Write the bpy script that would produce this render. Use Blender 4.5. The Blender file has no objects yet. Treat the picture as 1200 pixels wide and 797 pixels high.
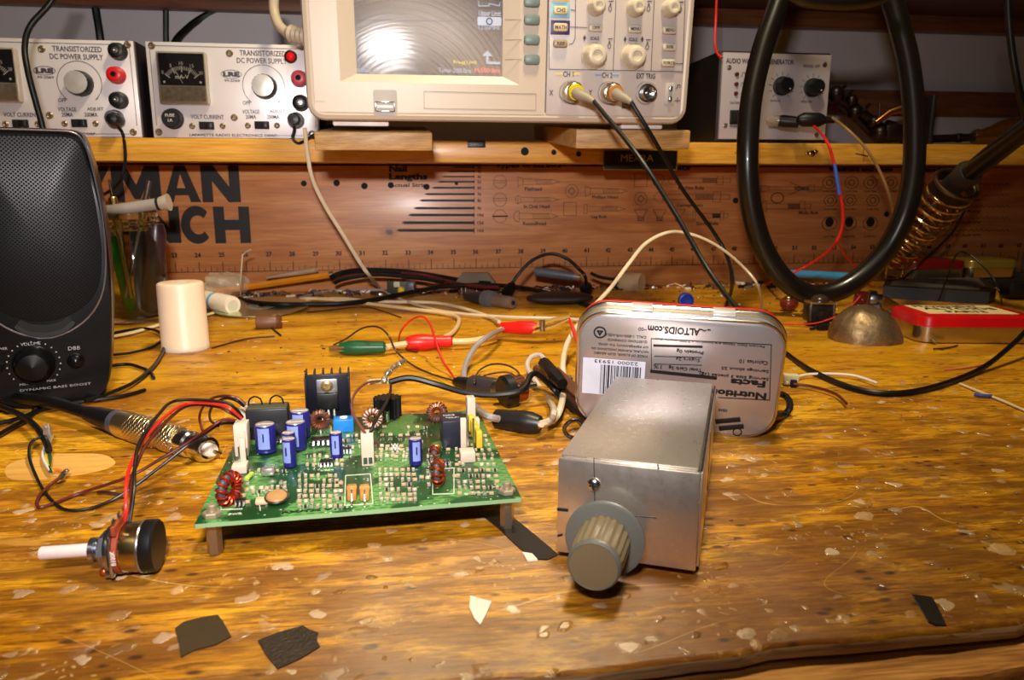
import bpy, bmesh, math, random
from mathutils import Vector as V, Matrix as MX
random.seed(7)
C = bpy.context.scene.collection
PI = math.pi
R = math.radians
# ------------------------------------------------------------------ camera model (image 1200x797)
F, TH, H = 871.99, .2037, .1147
CT, ST = math.cos(TH), math.sin(TH)
def ray(px, py):
    u, v = (px-600)/F, (py-398.5)/F
    return V((u, CT-v*ST, -ST-v*CT))
CAM = V((0, 0, H))
def G(px, py, z=0.0):                     # point of the height z seen at a pixel
    d = ray(px, py); return CAM + d*((z-H)/d.z)
def D(px, py, y):                         # point of the distance y seen at a pixel
    d = ray(px, py); return CAM + d*(y/d.y)
class Fr:                                 # a local frame standing in the place
    def __init__(s, loc, yaw=0, pitch=0, roll=0):
        s.M = MX.Translation(V(loc)) @ MX.Rotation(yaw, 4, 'Z') @ MX.Rotation(pitch, 4, 'X') @ MX.Rotation(roll, 4, 'Y')
        s.I = s.M.inverted()
    def y(s, px, py, y=0.0):              # local point on the plane y
        o = s.I @ CAM; d = s.I.to_3x3() @ ray(px, py); return o + d*((y-o.y)/d.y)
    def z(s, px, py, z=0.0):
        o = s.I @ CAM; d = s.I.to_3x3() @ ray(px, py); return o + d*((z-o.z)/d.z)
BE = R(7.9)
O0 = V((.0614, .8617, 0))
bench = Fr(O0, BE)
def L(a, b, z=0): return bench.M @ V((a, b, z))
# ------------------------------------------------------------------ materials
MATS = {}
def nodes(name):
    m = bpy.data.materials.new(name); m.use_nodes = True
    nt = m.node_tree; nt.nodes.clear()
    out = nt.nodes.new('ShaderNodeOutputMaterial'); bs = nt.nodes.new('ShaderNodeBsdfPrincipled')
    nt.links.new(bs.outputs[0], out.inputs[0])
    MATS[name] = m
    return m, nt, bs
def lin(c):
    return tuple((x/12.92 if x <= .04045 else ((x+.055)/1.055)**2.4) for x in [k/255 for k in c[:3]]) + (1,)
def mat(name, rgb, rough=.5, metal=0, var=.12, scale=60, bump=0, bscale=None, emit=0, alpha=1, trans=0, ior=1.45, spec=.5, stretch=None, coat=0):
    if name in MATS: return MATS[name]
    m, nt, bs = nodes(name); N = nt.nodes; K = nt.links
    col = lin(rgb)
    tc = N.new('ShaderNodeTexCoord'); mp = N.new('ShaderNodeMapping'); K.new(tc.outputs['Object'], mp.inputs[0])
    if stretch: mp.inputs['Scale'].default_value = stretch
    nz = N.new('ShaderNodeTexNoise'); nz.inputs['Scale'].default_value = scale; nz.inputs['Detail'].default_value = 4
    K.new(mp.outputs[0], nz.inputs['Vector'])
    rp = N.new('ShaderNodeValToRGB'); K.new(nz.outputs[0], rp.inputs[0])
    rp.color_ramp.elements[0].position = .3; rp.color_ramp.elements[1].position = .7
    rp.color_ramp.elements[0].color = tuple(x*(1-var) for x in col[:3])+(1,)
    rp.color_ramp.elements[1].color = tuple(min(1, x*(1+var*.6)) for x in col[:3])+(1,)
    K.new(rp.outputs[0], bs.inputs['Base Color'])
    bs.inputs['Roughness'].default_value = rough; bs.inputs['Metallic'].default_value = metal
    bs.inputs['Transmission Weight'].default_value = trans; bs.inputs['IOR'].default_value = ior
    bs.inputs['Specular IOR Level'].default_value = spec
    bs.inputs['Alpha'].default_value = alpha
    bs.inputs['Coat Weight'].default_value = coat
    if emit:
        bs.inputs['Emission Color'].default_value = col; bs.inputs['Emission Strength'].default_value = emit
    if bump:
        n2 = N.new('ShaderNodeTexNoise'); n2.inputs['Scale'].default_value = bscale or scale*3; n2.inputs['Detail'].default_value = 5
        K.new(mp.outputs[0], n2.inputs['Vector'])
        b = N.new('ShaderNodeBump'); b.inputs['Strength'].default_value = bump; b.inputs['Distance'].default_value = .001
        K.new(n2.outputs[0], b.inputs['Height']); K.new(b.outputs[0], bs.inputs['Normal'])
    return m
class NT:                                  # small node writer
    def __init__(s, nt): s.nt = nt; s.N = nt.nodes; s.K = nt.links
    def put(s, t, **kw):
        n = s.N.new(t)
        for k, v in kw.items(): setattr(n, k, v)
        return n
    def set(s, n, i, v):
        if isinstance(v, bpy.types.NodeSocket): s.K.new(v, n.inputs[i])
        else: n.inputs[i].default_value = v
    def coord(s, sc, loc=(0, 0, 0), rot=(0, 0, 0)):
        t = s.put('ShaderNodeTexCoord'); m = s.put('ShaderNodeMapping')
        s.K.new(t.outputs['Object'], m.inputs[0]); m.inputs['Scale'].default_value = sc; m.inputs['Location'].default_value = loc; m.inputs['Rotation'].default_value = rot
        return m.outputs[0]
    def noise(s, vec, scale, detail=4, rough=.5, dist=0):
        n = s.put('ShaderNodeTexNoise'); s.K.new(vec, n.inputs['Vector'])
        s.set(n, 'Scale', scale); s.set(n, 'Detail', detail); s.set(n, 'Roughness', rough); s.set(n, 'Distortion', dist)
        return n.outputs[0]
    def vor(s, vec, scale, feature='F1', rnd=1.0):
        n = s.put('ShaderNodeTexVoronoi', feature=feature); s.K.new(vec, n.inputs['Vector']); s.set(n, 'Scale', scale); s.set(n, 'Randomness', rnd)
        return n
    def ramp(s, fac, stops, interp='LINEAR'):
        n = s.put('ShaderNodeValToRGB'); s.K.new(fac, n.inputs[0]); cr = n.color_ramp; cr.interpolation = interp
        while len(cr.elements) < len(stops): cr.elements.new(.5)
        for e, (p, c) in zip(cr.elements, stops):
            e.position = p; e.color = c if isinstance(c, tuple) and len(c) == 4 else (lin(c) if isinstance(c, tuple) else (c, c, c, 1))
        return n.outputs[0]
    def mix(s, fac, a, b, mode='MIX'):
        n = s.put('ShaderNodeMix', data_type='RGBA', blend_type=mode)
        s.set(n, 0, fac)
        for i, x in ((6, a), (7, b)):
            if isinstance(x, tuple): n.inputs[i].default_value = x if len(x) == 4 else lin(x)
            else: s.K.new(x, n.inputs[i])
        return n.outputs[2]
    def math(s, op, a, b=0.0, c=0.0):
        n = s.put('ShaderNodeMath', operation=op); s.set(n, 0, a); s.set(n, 1, b); s.set(n, 2, c); return n.outputs[0]
    def bump(s, h, strength, dist=.001, normal=None):
        n = s.put('ShaderNodeBump'); s.set(n, 'Strength', strength); s.set(n, 'Distance', dist); s.K.new(h, n.inputs['Height'])
        if normal: s.K.new(normal, n.inputs['Normal'])
        return n.outputs[0]
def bench_material():
    m, nt, bs = nodes('worn_varnished_bench_wood'); t = NT(nt)
    g = t.coord((1, 9, 9)); p = t.coord((1, 1, 1)); w = t.coord((1, 3, 3), rot=(0, 0, .06))
    sx = t.put('ShaderNodeSeparateXYZ'); t.K.new(p, sx.inputs[0])
    fr = t.math('MULTIPLY_ADD', sx.outputs[1], -3.6, -1.40)       # 0 at mid bench, rises toward the front edge
    fr = t.math('MINIMUM', t.math('MAXIMUM', fr, 0.0), 1.0)
    big = t.noise(w, 9, 5, .6, .6)
    col = t.ramp(big, [(.25, (140, 84, 10)), (.42, (184, 124, 14)), (.58, (208, 152, 26)), (.78, (226, 176, 50))])
    fine = t.noise(g, 70, 8, .7, .4)
    gr = t.ramp(fine, [(.38, (112, 70, 30)), (.53, (255, 250, 240))])
    col = t.mix(t.math('MULTIPLY_ADD', fr, .40, .45), col, gr, 'MULTIPLY')
    streak = t.noise(t.coord((1, 34, 34)), 22, 5, .65, .2)
    col = t.mix(t.math('MULTIPLY', t.ramp(streak, [(.57, 0.0), (.66, .8)]), t.math('MULTIPLY_ADD', fr, .6, .35)), col, (104, 54, 12))
    dn = t.noise(t.coord((1, 3.4, 1)), 24, 9, .72, .5)
    thr = t.math('MULTIPLY_ADD', fr, .15, dn)
    col = t.mix(t.ramp(thr, [(.54, 0.0), (.59, .48), (.70, .84)]), col, (102, 58, 12))
    d2 = t.noise(t.coord((1, 2.2, 1), loc=(7, 2, 0)), 7, 6, .65, .4)
    col = t.mix(t.ramp(d2, [(.55, 0.0), (.66, .6)]), col, (118, 66, 20))
    pale = t.noise(t.coord((1, 2.4, 1), loc=(3, 1, 0)), 34, 7, .68, .3)
    col = t.mix(t.ramp(t.math('MULTIPLY_ADD', fr, .05, pale), [(.62, 0.0), (.70, .38)]), col, (206, 152, 66))
    nv = t.vor(t.coord((1, 2.0, 1)), 90)
    nick = t.math('MULTIPLY', t.ramp(nv.outputs['Distance'], [(.12, 1.0), (.24, 0.0)]), t.ramp(t.noise(p, 30, 2), [(.48, 0.0), (.54, .85)]))
    col = t.mix(nick, col, (48, 24, 10))
    warp = t.put('ShaderNodeVectorMath', operation='MULTIPLY_ADD')
    nn = t.put('ShaderNodeTexNoise'); t.K.new(p, nn.inputs['Vector']); nn.inputs['Scale'].default_value = 110; nn.inputs['Detail'].default_value = 4
    t.K.new(nn.outputs['Color'], warp.inputs[0]); warp.inputs[1].default_value = (.012, .009, .0); t.K.new(p, warp.inputs[2])
    def blobs(scale, lo, k, d0, d1):
        vb = t.vor(warp.outputs[0], scale); cw = t.put('ShaderNodeSeparateColor'); t.K.new(vb.outputs['Color'], cw.inputs[0])
        dens = t.ramp(t.math('MULTIPLY_ADD', fr, .34, t.noise(p, 9, 3, .6)), [(d0, 0.0), (d1, 1.0)])
        r1 = t.math('MULTIPLY', t.math('MULTIPLY', t.math('SUBTRACT', cw.outputs[0], lo), k), dens)
        bd = t.math('SUBTRACT', r1, vb.outputs['Distance'])
        return t.ramp(bd, [(0.0, 0.0), (.03, 1.0)]), t.ramp(bd, [(0.0, 0.0), (.16, 1.0)], 'EASE'), cw
    b1, h1, c1 = blobs(150, .22, .60, .42, .64)
    b2, h2, c2 = blobs(70, .60, .85, .50, .72)
    for bl, cw in ((b1, c1), (b2, c2)):
        bc = t.ramp(cw.outputs[1], [(.1, (186, 148, 104)), (.4, (150, 124, 96)), (.65, (206, 180, 146)), (.92, (118, 84, 50))])
        col = t.mix(t.math('MULTIPLY', bl, t.math('MULTIPLY_ADD', cw.outputs[2], .6, .15)), col, bc)
    vs = t.vor(warp.outputs[0], 330)
    spk = t.math('MULTIPLY', t.ramp(vs.outputs['Distance'], [(.16, 1.0), (.26, 0.0)]), t.ramp(t.math('MULTIPLY_ADD', fr, .08, t.noise(p, 26, 3)), [(.60, 0.0), (.70, .5)]))
    col = t.mix(spk, col, (196, 160, 104))
    wv = t.noise(t.coord((1, 1, 1), rot=(0, 0, .9)), 6, 1, .4, 1.5)
    ln = t.math('ABSOLUTE', t.math('SUBTRACT', t.math('FRACT', t.math('MULTIPLY', wv, 11.0)), .5))
    scr = t.math('MULTIPLY', t.ramp(ln, [(.002, 1.0), (.006, 0.0)]), t.ramp(t.noise(p, 22, 3), [(.5, 0.0), (.58, .45)]))
    col = t.mix(scr, col, (236, 190, 104))
    nt.links.new(col, bs.inputs['Base Color'])
    rg = t.ramp(t.noise(p, 25, 4), [(.3, .28), (.75, .5)])
    rg = t.mix(b1, rg, (.14, .14, .14, 1))
    nt.links.new(rg, bs.inputs['Roughness'])
    bs.inputs['Coat Weight'].default_value = .08; bs.inputs['Coat Roughness'].default_value = .15; bs.inputs['Specular IOR Level'].default_value = .38
    hh = t.math('ADD', h1, h2)
    nb = t.bump(fine, .14); nb = t.bump(t.noise(p, 150, 4), .14, .001, nb); nb = t.bump(hh, .45, .0010, nb); nb = t.bump(t.math('MULTIPLY', thr, -1.0), .15, .002, nb)
    nt.links.new(nb, bs.inputs['Normal']); nt.links.new(nb, bs.inputs['Coat Normal'])
    return m
def wood(name, c0, c1, c2, sc=(1, 12, 12), scale=10, rough=.45, streak=.5, coat=0.0, knot=None, bump=.15):
    if name in MATS: return MATS[name]
    m, nt, bs = nodes(name); t = NT(nt)
    g = t.coord(sc)
    a = t.noise(g, scale, 6, .6, 1.2)
    col = t.ramp(a, [(.28, c0), (.5, c1), (.75, c2)])
    b = t.noise(t.coord((sc[0], sc[1]*3, sc[2]*3)), scale*3, 5, .6, .3)
    col = t.mix(streak, col, t.ramp(b, [(.38, (170, 150, 130)), (.58, (255, 255, 255))]), 'MULTIPLY')
    for (kx, kz, kr) in knot or []:
        mp = t.coord((1, 0, 1.5), loc=(-kx, 0, -kz*1.5))
        ln = t.put('ShaderNodeVectorMath', operation='LENGTH'); t.K.new(mp, ln.inputs[0])
        d = t.math('MULTIPLY_ADD', t.noise(t.coord((1, 1, 1)), 90, 3), kr*.9, ln.outputs['Value'])
        col = t.mix(t.ramp(t.math('DIVIDE', d, kr*3), [(.3, .92), (.45, .35), (.9, 0.0)]), col, (52, 22, 12))
    nt.links.new(col, bs.inputs['Base Color'])
    bs.inputs['Roughness'].default_value = rough; bs.inputs['Coat Weight'].default_value = coat; bs.inputs['Coat Roughness'].default_value = .2
    nt.links.new(t.bump(b, bump), bs.inputs['Normal'])
    return m
# ------------------------------------------------------------------ mesh builder
_rb = {}
def rbox_data(size, r, seg=2):
    key = (round(size[0], 6), round(size[1], 6), round(size[2], 6), round(r, 6), seg)
    if key in _rb: return _rb[key]
    bm = bmesh.new(); bmesh.ops.create_cube(bm, size=1)
    for v in bm.verts: v.co = V((v.co.x*size[0], v.co.y*size[1], v.co.z*size[2]))
    if r > 0:
        bmesh.ops.bevel(bm, geom=list(bm.edges), offset=min(r, min(size)*.49), segments=seg, profile=.5, affect='EDGES')
    bm.verts.index_update()
    d = ([v.co.copy() for v in bm.verts], [[v.index for v in f.verts] for f in bm.faces]); bm.free()
    _rb[key] = d
    return d
_tx = {}
def text_data(s, bold=0, depth=.02):
    key = (s, bold, depth)
    if key in _tx: return _tx[key]
    cu = bpy.data.curves.new('t', 'FONT'); cu.body = s; cu.size = 1; cu.align_x = 'CENTER'; cu.offset = bold; cu.extrude = depth; cu.resolution_u = 2
    o = bpy.data.objects.new('t', cu); me = o.to_mesh()
    vs = [v.co.copy() for v in me.vertices]; fs = [list(p.vertices) for p in me.polygons]
    o.to_mesh_clear(); bpy.data.objects.remove(o); bpy.data.curves.remove(cu)
    if vs:
        x0 = min(v.x for v in vs); x1 = max(v.x for v in vs); y0 = min(v.y for v in vs); y1 = max(v.y for v in vs)
    else: x0 = x1 = y0 = y1 = 0
    _tx[key] = (vs, fs, x0, x1, y0, y1)
    return _tx[key]
FACE = MX.Rotation(PI/2, 4, 'X')           # xy drawing -> stands on the plane facing -y
def crom(P, n=8, closed=False):
    P = [V(p) for p in P]; m = len(P)
    if m == 2: return [P[0].lerp(P[1], i/n) for i in range(n+1)]
    out = []
    rng = range(m if closed else m-1)
    for i in rng:
        g = (lambda k: P[k % m]) if closed else (lambda k: P[max(0, min(m-1, k))])
        a, b, c, d = g(i-1), g(i), g(i+1), g(i+2)
        for j in range(n):
            t = j/n; t2 = t*t; t3 = t2*t
            out.append(.5*((2*b)+(c-a)*t+(2*a-5*b+4*c-d)*t2+(3*b-a-3*c+d)*t3))
    if not closed: out.append(P[-1].copy())
    return out
class MB:
    def __init__(s): s.v = []; s.f = []; s.m = []
    def add(s, vs, fs, mi=0, mx=None):
        n = len(s.v)
        s.v += [(mx @ V(v) if mx is not None else V(v)) for v in vs]
        s.f += [[i+n for i in f] for f in fs]; s.m += [mi]*len(fs)
        return s
    def box(s, c, size, r=0, mi=0, mx=None, rz=0, rx=0, ry=0, seg=2):
        vs, fs = rbox_data(size, r, seg)
        T = MX.Translation(V(c)) @ MX.Rotation(rz, 4, 'Z') @ MX.Rotation(rx, 4, 'X') @ MX.Rotation(ry, 4, 'Y')
        return s.add(vs, fs, mi, mx @ T if mx is not None else T)
    def lathe(s, prof, n=24, mi=0, mx=None, cap=True, ribs=0, ribd=0):
        vs = []; fs = []; k = len(prof)
        for i in range(n):
            a = 2*PI*i/n
            for j, p in enumerate(prof):
                r = p[0]
                if ribs and len(p) > 2 and p[2]: r -= ribd*(.5+.5*math.cos(a*ribs))
                vs.append((r*math.cos(a), r*math.sin(a), p[1]))
        for i in range(n):
            q = (i+1) % n
            for j in range(k-1): fs.append([i*k+j, q*k+j, q*k+j+1, i*k+j+1])
        if cap:
            if prof[0][0] > 1e-7: fs.append([i*k for i in range(n)][::-1])
            if prof[-1][0] > 1e-7: fs.append([i*k+k-1 for i in range(n)])
        return s.add(vs, fs, mi, mx)
    def cyl(s, p0, p1, r0, r1=None, n=16, mi=0, mx=None, bev=0):
        p0, p1 = V(p0), V(p1); d = p1-p0; h = d.length
        r1 = r0 if r1 is None else r1
        T = MX.Translation(p0) @ (d.to_track_quat('Z', 'Y').to_matrix().to_4x4() if h > 1e-9 else MX())
        pr = [(r0-bev, 0), (r0, bev), (r1, h-bev), (r1-bev, h)] if bev else [(r0, 0), (r1, h)]
        return s.lathe(pr, n, mi, mx @ T if mx is not None else T)
    def lat(s, p0, p1, prof, n=24, mi=0, mx=None, ribs=0, ribd=0):  # lathe along p0->p1, profile z in metres
        p0, p1 = V(p0), V(p1)
        T = MX.Translation(p0) @ (p1-p0).to_track_quat('Z', 'Y').to_matrix().to_4x4()
        return s.lathe(prof, n, mi, mx @ T if mx is not None else T, True, ribs, ribd)
    def sph(s, c, r, n=16, mi=0, mx=None, sc=(1, 1, 1), half=False):
        m = n//2; pr = []
        for j in range(m+1):
            a = -PI/2+PI*j/m
            if half and a < -1e-6: continue
            pr.append((max(0.0, math.cos(a)*r), math.sin(a)*r))
        T = MX.Translation(V(c)) @ MX.Diagonal((sc[0], sc[1], sc[2], 1))
        return s.lathe(pr, n, mi, mx @ T if mx is not None else T)
    def tube(s, pts, r, n=8, mi=0, mx=None, closed=False, flat=1.0):
        pts = [V(p) for p in pts]; m = len(pts); vs = []; fs = []
        rr = r if callable(r) else (lambda t: r)
        up = None
        for i, p in enumerate(pts):
            if closed: tg = (pts[(i+1) % m]-pts[i-1])
            else: tg = pts[min(m-1, i+1)]-pts[max(0, i-1)]
            if tg.length < 1e-9: tg = V((1, 0, 0))
            tg.normalize()
            if up is None:
                up = V((0, 0, 1)) if abs(tg.z) < .95 else V((0, 1, 0))
            up = up - tg*up.dot(tg)
            if up.length < 1e-6: up = tg.orthogonal()
            up.normalize()
            sd = tg.cross(up); q = rr(i/(m-1) if m > 1 else 0)
            for k in range(n):
                a = 2*PI*k/n; vs.append(p+sd*(math.cos(a)*q)+up*(math.sin(a)*q*flat))
        for i in range(m if closed else m-1):
            j = (i+1) % m
            for k in range(n): fs.append([i*n+k, i*n+(k+1) % n, j*n+(k+1) % n, j*n+k])
        if not closed:
            fs.append([k for k in range(n)][::-1]); fs.append([(m-1)*n+k for k in range(n)])
        return s.add(vs, fs, mi, mx)
    def prism(s, out, h, mi=0, mx=None, z0=0):
        n = len(out)
        vs = [(x, y, z0) for x, y in out]+[(x, y, z0+h) for x, y in out]
        fs = [list(range(n))[::-1], list(range(n, 2*n))]+[[i, (i+1) % n, n+(i+1) % n, n+i] for i in range(n)]
        return s.add(vs, fs, mi, mx)
    def poly(s, out, h, mi=0, mx=None):      # concave outline, triangulated
        from mathutils.geometry import tessellate_polygon
        n = len(out); tr = tessellate_polygon([[V((x, y, 0)) for x, y in out]])
        vs = [(x, y, 0) for x, y in out]+[(x, y, h) for x, y in out]
        fs = [list(t) for t in tr]+[[i+n for i in t] for t in tr]+[[i, (i+1) % n, n+(i+1) % n, n+i] for i in range(n)]
        return s.add(vs, fs, mi, mx)
    def text(s, body, c, h=None, w=None, mi=0, mx=None, bold=0, depth=.02, rot=0, flip=FACE, both=False):
        # text centred at c (local), fitted to cap height h and/or width w, standing on the plane facing -y
        vs, fs, x0, x1, y0, y1 = text_data(body, bold, depth)
        if not vs: return s
        hh = (y1-y0) or 1; ww = (x1-x0) or 1
        sy = (h/hh) if h else (w/ww); sx = (w/ww) if w else sy
        T = MX.Translation(V(c)) @ flip @ MX.Rotation(rot, 4, 'Z') @ MX.Diagonal((sx, sy, .006/1 if depth else 1, 1)) @ MX.Translation((-(x0+x1)/2, -(y0+y1)/2, 0))
        return s.add(vs, fs, mi, mx @ T if mx is not None else T)
    def rrect(s, c, w, h, r, t, mi=0, mx=None, n=4, flip=FACE):
        out = rr_outline(w, h, r, n)
        T = MX.Translation(V(c)) @ flip
        return s.prism(out, t, mi, mx @ T if mx is not None else T)
    def line(s, a, b, w, mi=0, mx=None, t=.0003):    # thin printed line on plane facing -y
        a, b = V(a), V(b); d = b-a; l = d.length
        T = MX.Translation((a+b)/2) @ MX.Rotation(-math.atan2(d.z, d.x), 4, 'Y')
        vs, fs = rbox_data((l+w, t, w), 0)
        return s.add(vs, fs, mi, mx @ T if mx is not None else T)
    def pline(s, P, w, mi=0, mx=None, closed=False, t=.0003):
        for i in range(len(P) if closed else len(P)-1): s.line(P[i], P[(i+1) % len(P)], w, mi, mx, t)
        return s
    def ring(s, c, rx, rz, w, n=20, a0=0, a1=2*PI, mi=0, mx=None, t=.0003):
        P = [V((c[0]+rx*math.cos(a0+(a1-a0)*i/n), c[1], c[2]+rz*math.sin(a0+(a1-a0)*i/n))) for i in range(n+1)]
        return s.pline(P, w, mi, mx, False, t)
    def build(s, name, mats, parent=None, loc=None, sharp=38, yaw=None):
        if not isinstance(mats, (list, tuple)): mats = [mats]
        me = bpy.data.meshes.new(name)
        off = V(loc) if loc is not None else V((0, 0, 0))
        me.from_pydata([v-off for v in s.v], [], s.f)
        for mm in mats: me.materials.append(mm)
        me.polygons.foreach_set('material_index', s.m)
        me.polygons.foreach_set('use_smooth', [True]*len(s.f))
        me.update()
        bm = bmesh.new(); bm.from_mesh(me); bmesh.ops.recalc_face_normals(bm, faces=bm.faces); bm.to_mesh(me); bm.free()
        me.set_sharp_from_angle(angle=R(sharp))
        o = bpy.data.objects.new(name, me); C.objects.link(o)
        if parent is not None: o.parent = parent
        o.location = off
        return o
def rr_outline(w, h, r, n=4):
    out = []
    for cx, cy, a0 in ((w/2-r, h/2-r, 0), (-w/2+r, h/2-r, PI/2), (-w/2+r, -h/2+r, PI), (w/2-r, -h/2+r, 1.5*PI)):
        for i in range(n+1):
            a = a0+PI/2*i/n; out.append((cx+r*math.cos(a), cy+r*math.sin(a)))
    return out
def tag(o, label=None, cat=None, group=None, kind=None):
    if label: o['label'] = label
    if cat: o['category'] = cat
    if group: o['group'] = group
    if kind: o['kind'] = kind
    return o
def empty(name, frame_or_loc, label=None, cat=None, group=None, yaw=0):
    o = bpy.data.objects.new(name, None); C.objects.link(o); o.empty_display_size = .01
    if isinstance(frame_or_loc, Fr): o.matrix_world = frame_or_loc.M
    else:
        o.location = V(frame_or_loc); o.rotation_euler = (0, 0, yaw)
    return tag(o, label, cat, group)
def dup(root, label=None):
    r = root.copy(); C.objects.link(r)
    if label: r['label'] = label
    for ch in list(root.children):
        c = ch.copy(); C.objects.link(c); c.parent = r
        for g in list(ch.children):
            d = g.copy(); C.objects.link(d); d.parent = c
    return r
def wire(name, label, cat, pts, r, m, n=8, group=None, sub=8, flat=1.0, closed=False):
    P = crom(pts, sub, closed)
    b = MB().tube(P, r, n, flat=flat, closed=closed)
    return tag(b.build(name, m, None, loc=P[0]), label, cat, group)
# ------------------------------------------------------------------ shared materials
black = mat('black_plastic', (15, 14, 16), .42)
black_rub = mat('black_rubber', (13, 12, 12), .42, var=.2, spec=.4)
dark = mat('dark_recess', (10, 9, 9), .8)
ink = mat('black_ink', (20, 16, 16), .6)
cream = mat('cream_plastic', (226, 208, 186), .42, var=.03)
cream2 = mat('pale_lilac_plastic', (222, 208, 200), .4, var=.03)
white_p = mat('white_plastic', (232, 222, 214), .4, var=.04)
chrome = mat('chrome', (225, 222, 218), .18, 1, var=.05)
steel = mat('steel', (165, 160, 155), .3, 1, var=.15)
brass = mat('brass', (186, 158, 100), .28, 1, var=.15)
tinned = mat('tinned_solder', (200, 198, 192), .25, 1, var=.1)
redp = mat('red_plastic', (205, 22, 22), .35)
whitewire = mat('ivory_wire', (215, 196, 160), .45)
greywire = mat('grey_wire', (150, 142, 140), .45)
redwire = mat('red_wire', (205, 32, 22), .4)
brownwire = mat('brown_wire', (90, 30, 22), .45)
blackwire = mat('black_wire', (18, 14, 13), .4)
# ------------------------------------------------------------------ the setting
tag(MB().box((0, -.6, -.86), (3.9, 3.5, .02), 0).build('floor', mat('grey_concrete_floor', (92, 86, 80), .8, bump=.2), loc=(0, 0, -.85)), kind='structure')
wl = mat('grey_white_wall_paint', (196, 190, 192), .8, var=.04, scale=12, bump=.1)
WB = .145
w = MB().box((0, WB+.05, .35), (4.2, .1, 2.42), 0).build('wall_back', wl); w.matrix_world = bench.M; tag(w, kind='structure')
cleat = wood('brown_cleat_wood', (92, 54, 34), (120, 72, 44), (140, 88, 56), streak=.4)
pw = mat('off_white_room_paint', (206, 198, 186), .85, var=.04, scale=6)
for nm, c_, s_ in (('wall_front', (0, -2.3, .35), (3.9, .05, 2.45)), ('wall_left', (-1.93, -.6, .35), (.05, 3.4, 2.45)), ('wall_right', (1.93, -.6, .35), (.05, 3.4, 2.45)), ('ceiling', (0, -.6, 1.56), (3.9, 3.5, .04))):
    tag(MB().box((0, 0, 0), s_, 0).build(nm, pw, loc=(0, 0, 0)), kind='structure').location = c_
# upper shelf, its underside shows along the top of the view
us = empty('upper_shelf', Fr(L(0, WB, .338), BE), 'brown wooden shelf high on the back wall, its underside seen above the power supplies', 'shelf')
upw = wood('dark_shelf_wood', (74, 42, 26), (104, 62, 38), (126, 78, 48))
MB().box((0, -.10, .009), (2.4, .20, .018), .001).build('board', upw, us)
MB().box((.0, -.010, -.010), (2.4, .018, .020), .001).build('cleat', cleat, us)
MB().box((0, -.206, .004), (2.4, .012, .034), .001).build('edge_strip', upw, us)
# wooden rail fixed to the wall behind the soldering gear
p = Fr(L(0, WB, 0), BE)
q0 = p.y(1075, 108); q1 = p.y(1075, 137)
o = MB().box((.75, -.008, (q0.z+q1.z)/2), (1.3, .016, q0.z-q1.z), .001).build('wall_rail', cleat); o.matrix_world = p.M
tag(o, 'brown wooden rail screwed along the back wall at the right', 'rail')
# workbench
BF = -.684                               # front edge of the bench top, in bench coordinates
wb = empty('workbench', Fr(L(0, 0, 0), BE), 'large varnished wooden workbench covered in solder blobs and stains', 'workbench')
bmt = bench_material()
# top slab with a worn, chipped front edge
nx = 220; vs = []; fs = []
def eb(x): return -.6835+.042*max(-.25, min(.12, x+.016))
for i in range(nx+1):
    x = -1.1+2.2*i/nx
    e = eb(x) + .0005*math.sin(x*31)+.0009*math.sin(x*71+1)+random.uniform(-.0007, .0007)
    vs += [(x, .10, 0), (x, e+.0012, 0), (x, e, -.0012), (x, e+random.uniform(-.0006, .0006), -.0045), (x, e+.006, -.0055), (x, e+.006, -.03), (x, .10, -.03)]
for i in range(nx):
    for j in range(6): fs.append([i*7+j, i*7+j+1, i*7+8+j, i*7+7+j])
bt_vs, bt_fs = vs, fs
edge = wood('raw_worn_edge_wood', (130, 104, 76), (180, 148, 108), (208, 178, 136), sc=(1, 14, 14), rough=.6, streak=.7)
b = MB(); b.add(bt_vs, bt_fs); b.m = [1 if (k % 6) in (2, 3, 4) else 0 for k in range(len(bt_fs))]
b.build('bench_top', [bmt, edge], wb, sharp=50)
# front rail a little lower than the top, split along its length
vs = []; fs = []
for i in range(nx+1):
    x = -1.1+2.2*i/nx
    e = eb(x)-.012+.0008*math.sin(x*17+2)+random.uniform(-.0008, .0008)+.0
    vs += [(x, eb(x)+.005, -.0068), (x, e, -.0060), (x, e-.0012, -.008), (x, e-.001, -.10), (x, eb(x)+.005, -.10)]
for i in range(nx):
    for j in range(4): fs.append([i*5+j, i*5+j+1, i*5+6+j, i*5+5+j])
    fs.append([i*5+4, i*5, i*5+5, i*5+9])
railw = wood('stained_brown_rail', (116, 70, 30), (184, 128, 62), (214, 162, 92), sc=(1, 7, 7), scale=16, rough=.45, streak=.7)
MB().add(vs, fs).build('front_rail', railw, wb, sharp=50)
MB().box((0, BF-.035, -.055), (2.2, .040, .09), .003).build('front_apron', wood('brown_apron_wood', (112, 66, 30), (156, 98, 46), (186, 128, 66), streak=.6, rough=.4), wb)
for sx in (-1, 1):
    for yy in (BF+.06, 0.0): MB().box((sx*.95, yy, -.435), (.09, .09, .81), .004).build('leg', edge, wb)
# oval wood plug let into the top
pc = wb.matrix_world.inverted() @ G(70, 547.5)
b = MB(); out = []
A = [wb.matrix_world.inverted() @ G(x, y) for x, y in [(6, 550), (14, 543), (35, 537), (60, 533), (95, 532), (120, 533), (133, 539), (134, 545), (120, 551), (95, 556), (60, 561), (25, 563), (9, 560)]]
out = [(q.x, q.y) for q in crom(A, 4, True)]
b.poly(out, .0012, mx=MX.Translation((0, 0, -.001)))
b.build('wood_plug', wood('bare_pale_wood_plug', (206, 150, 66), (226, 172, 84), (238, 190, 104), sc=(1, 10, 10), rough=.5, streak=.3), wb)
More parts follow.
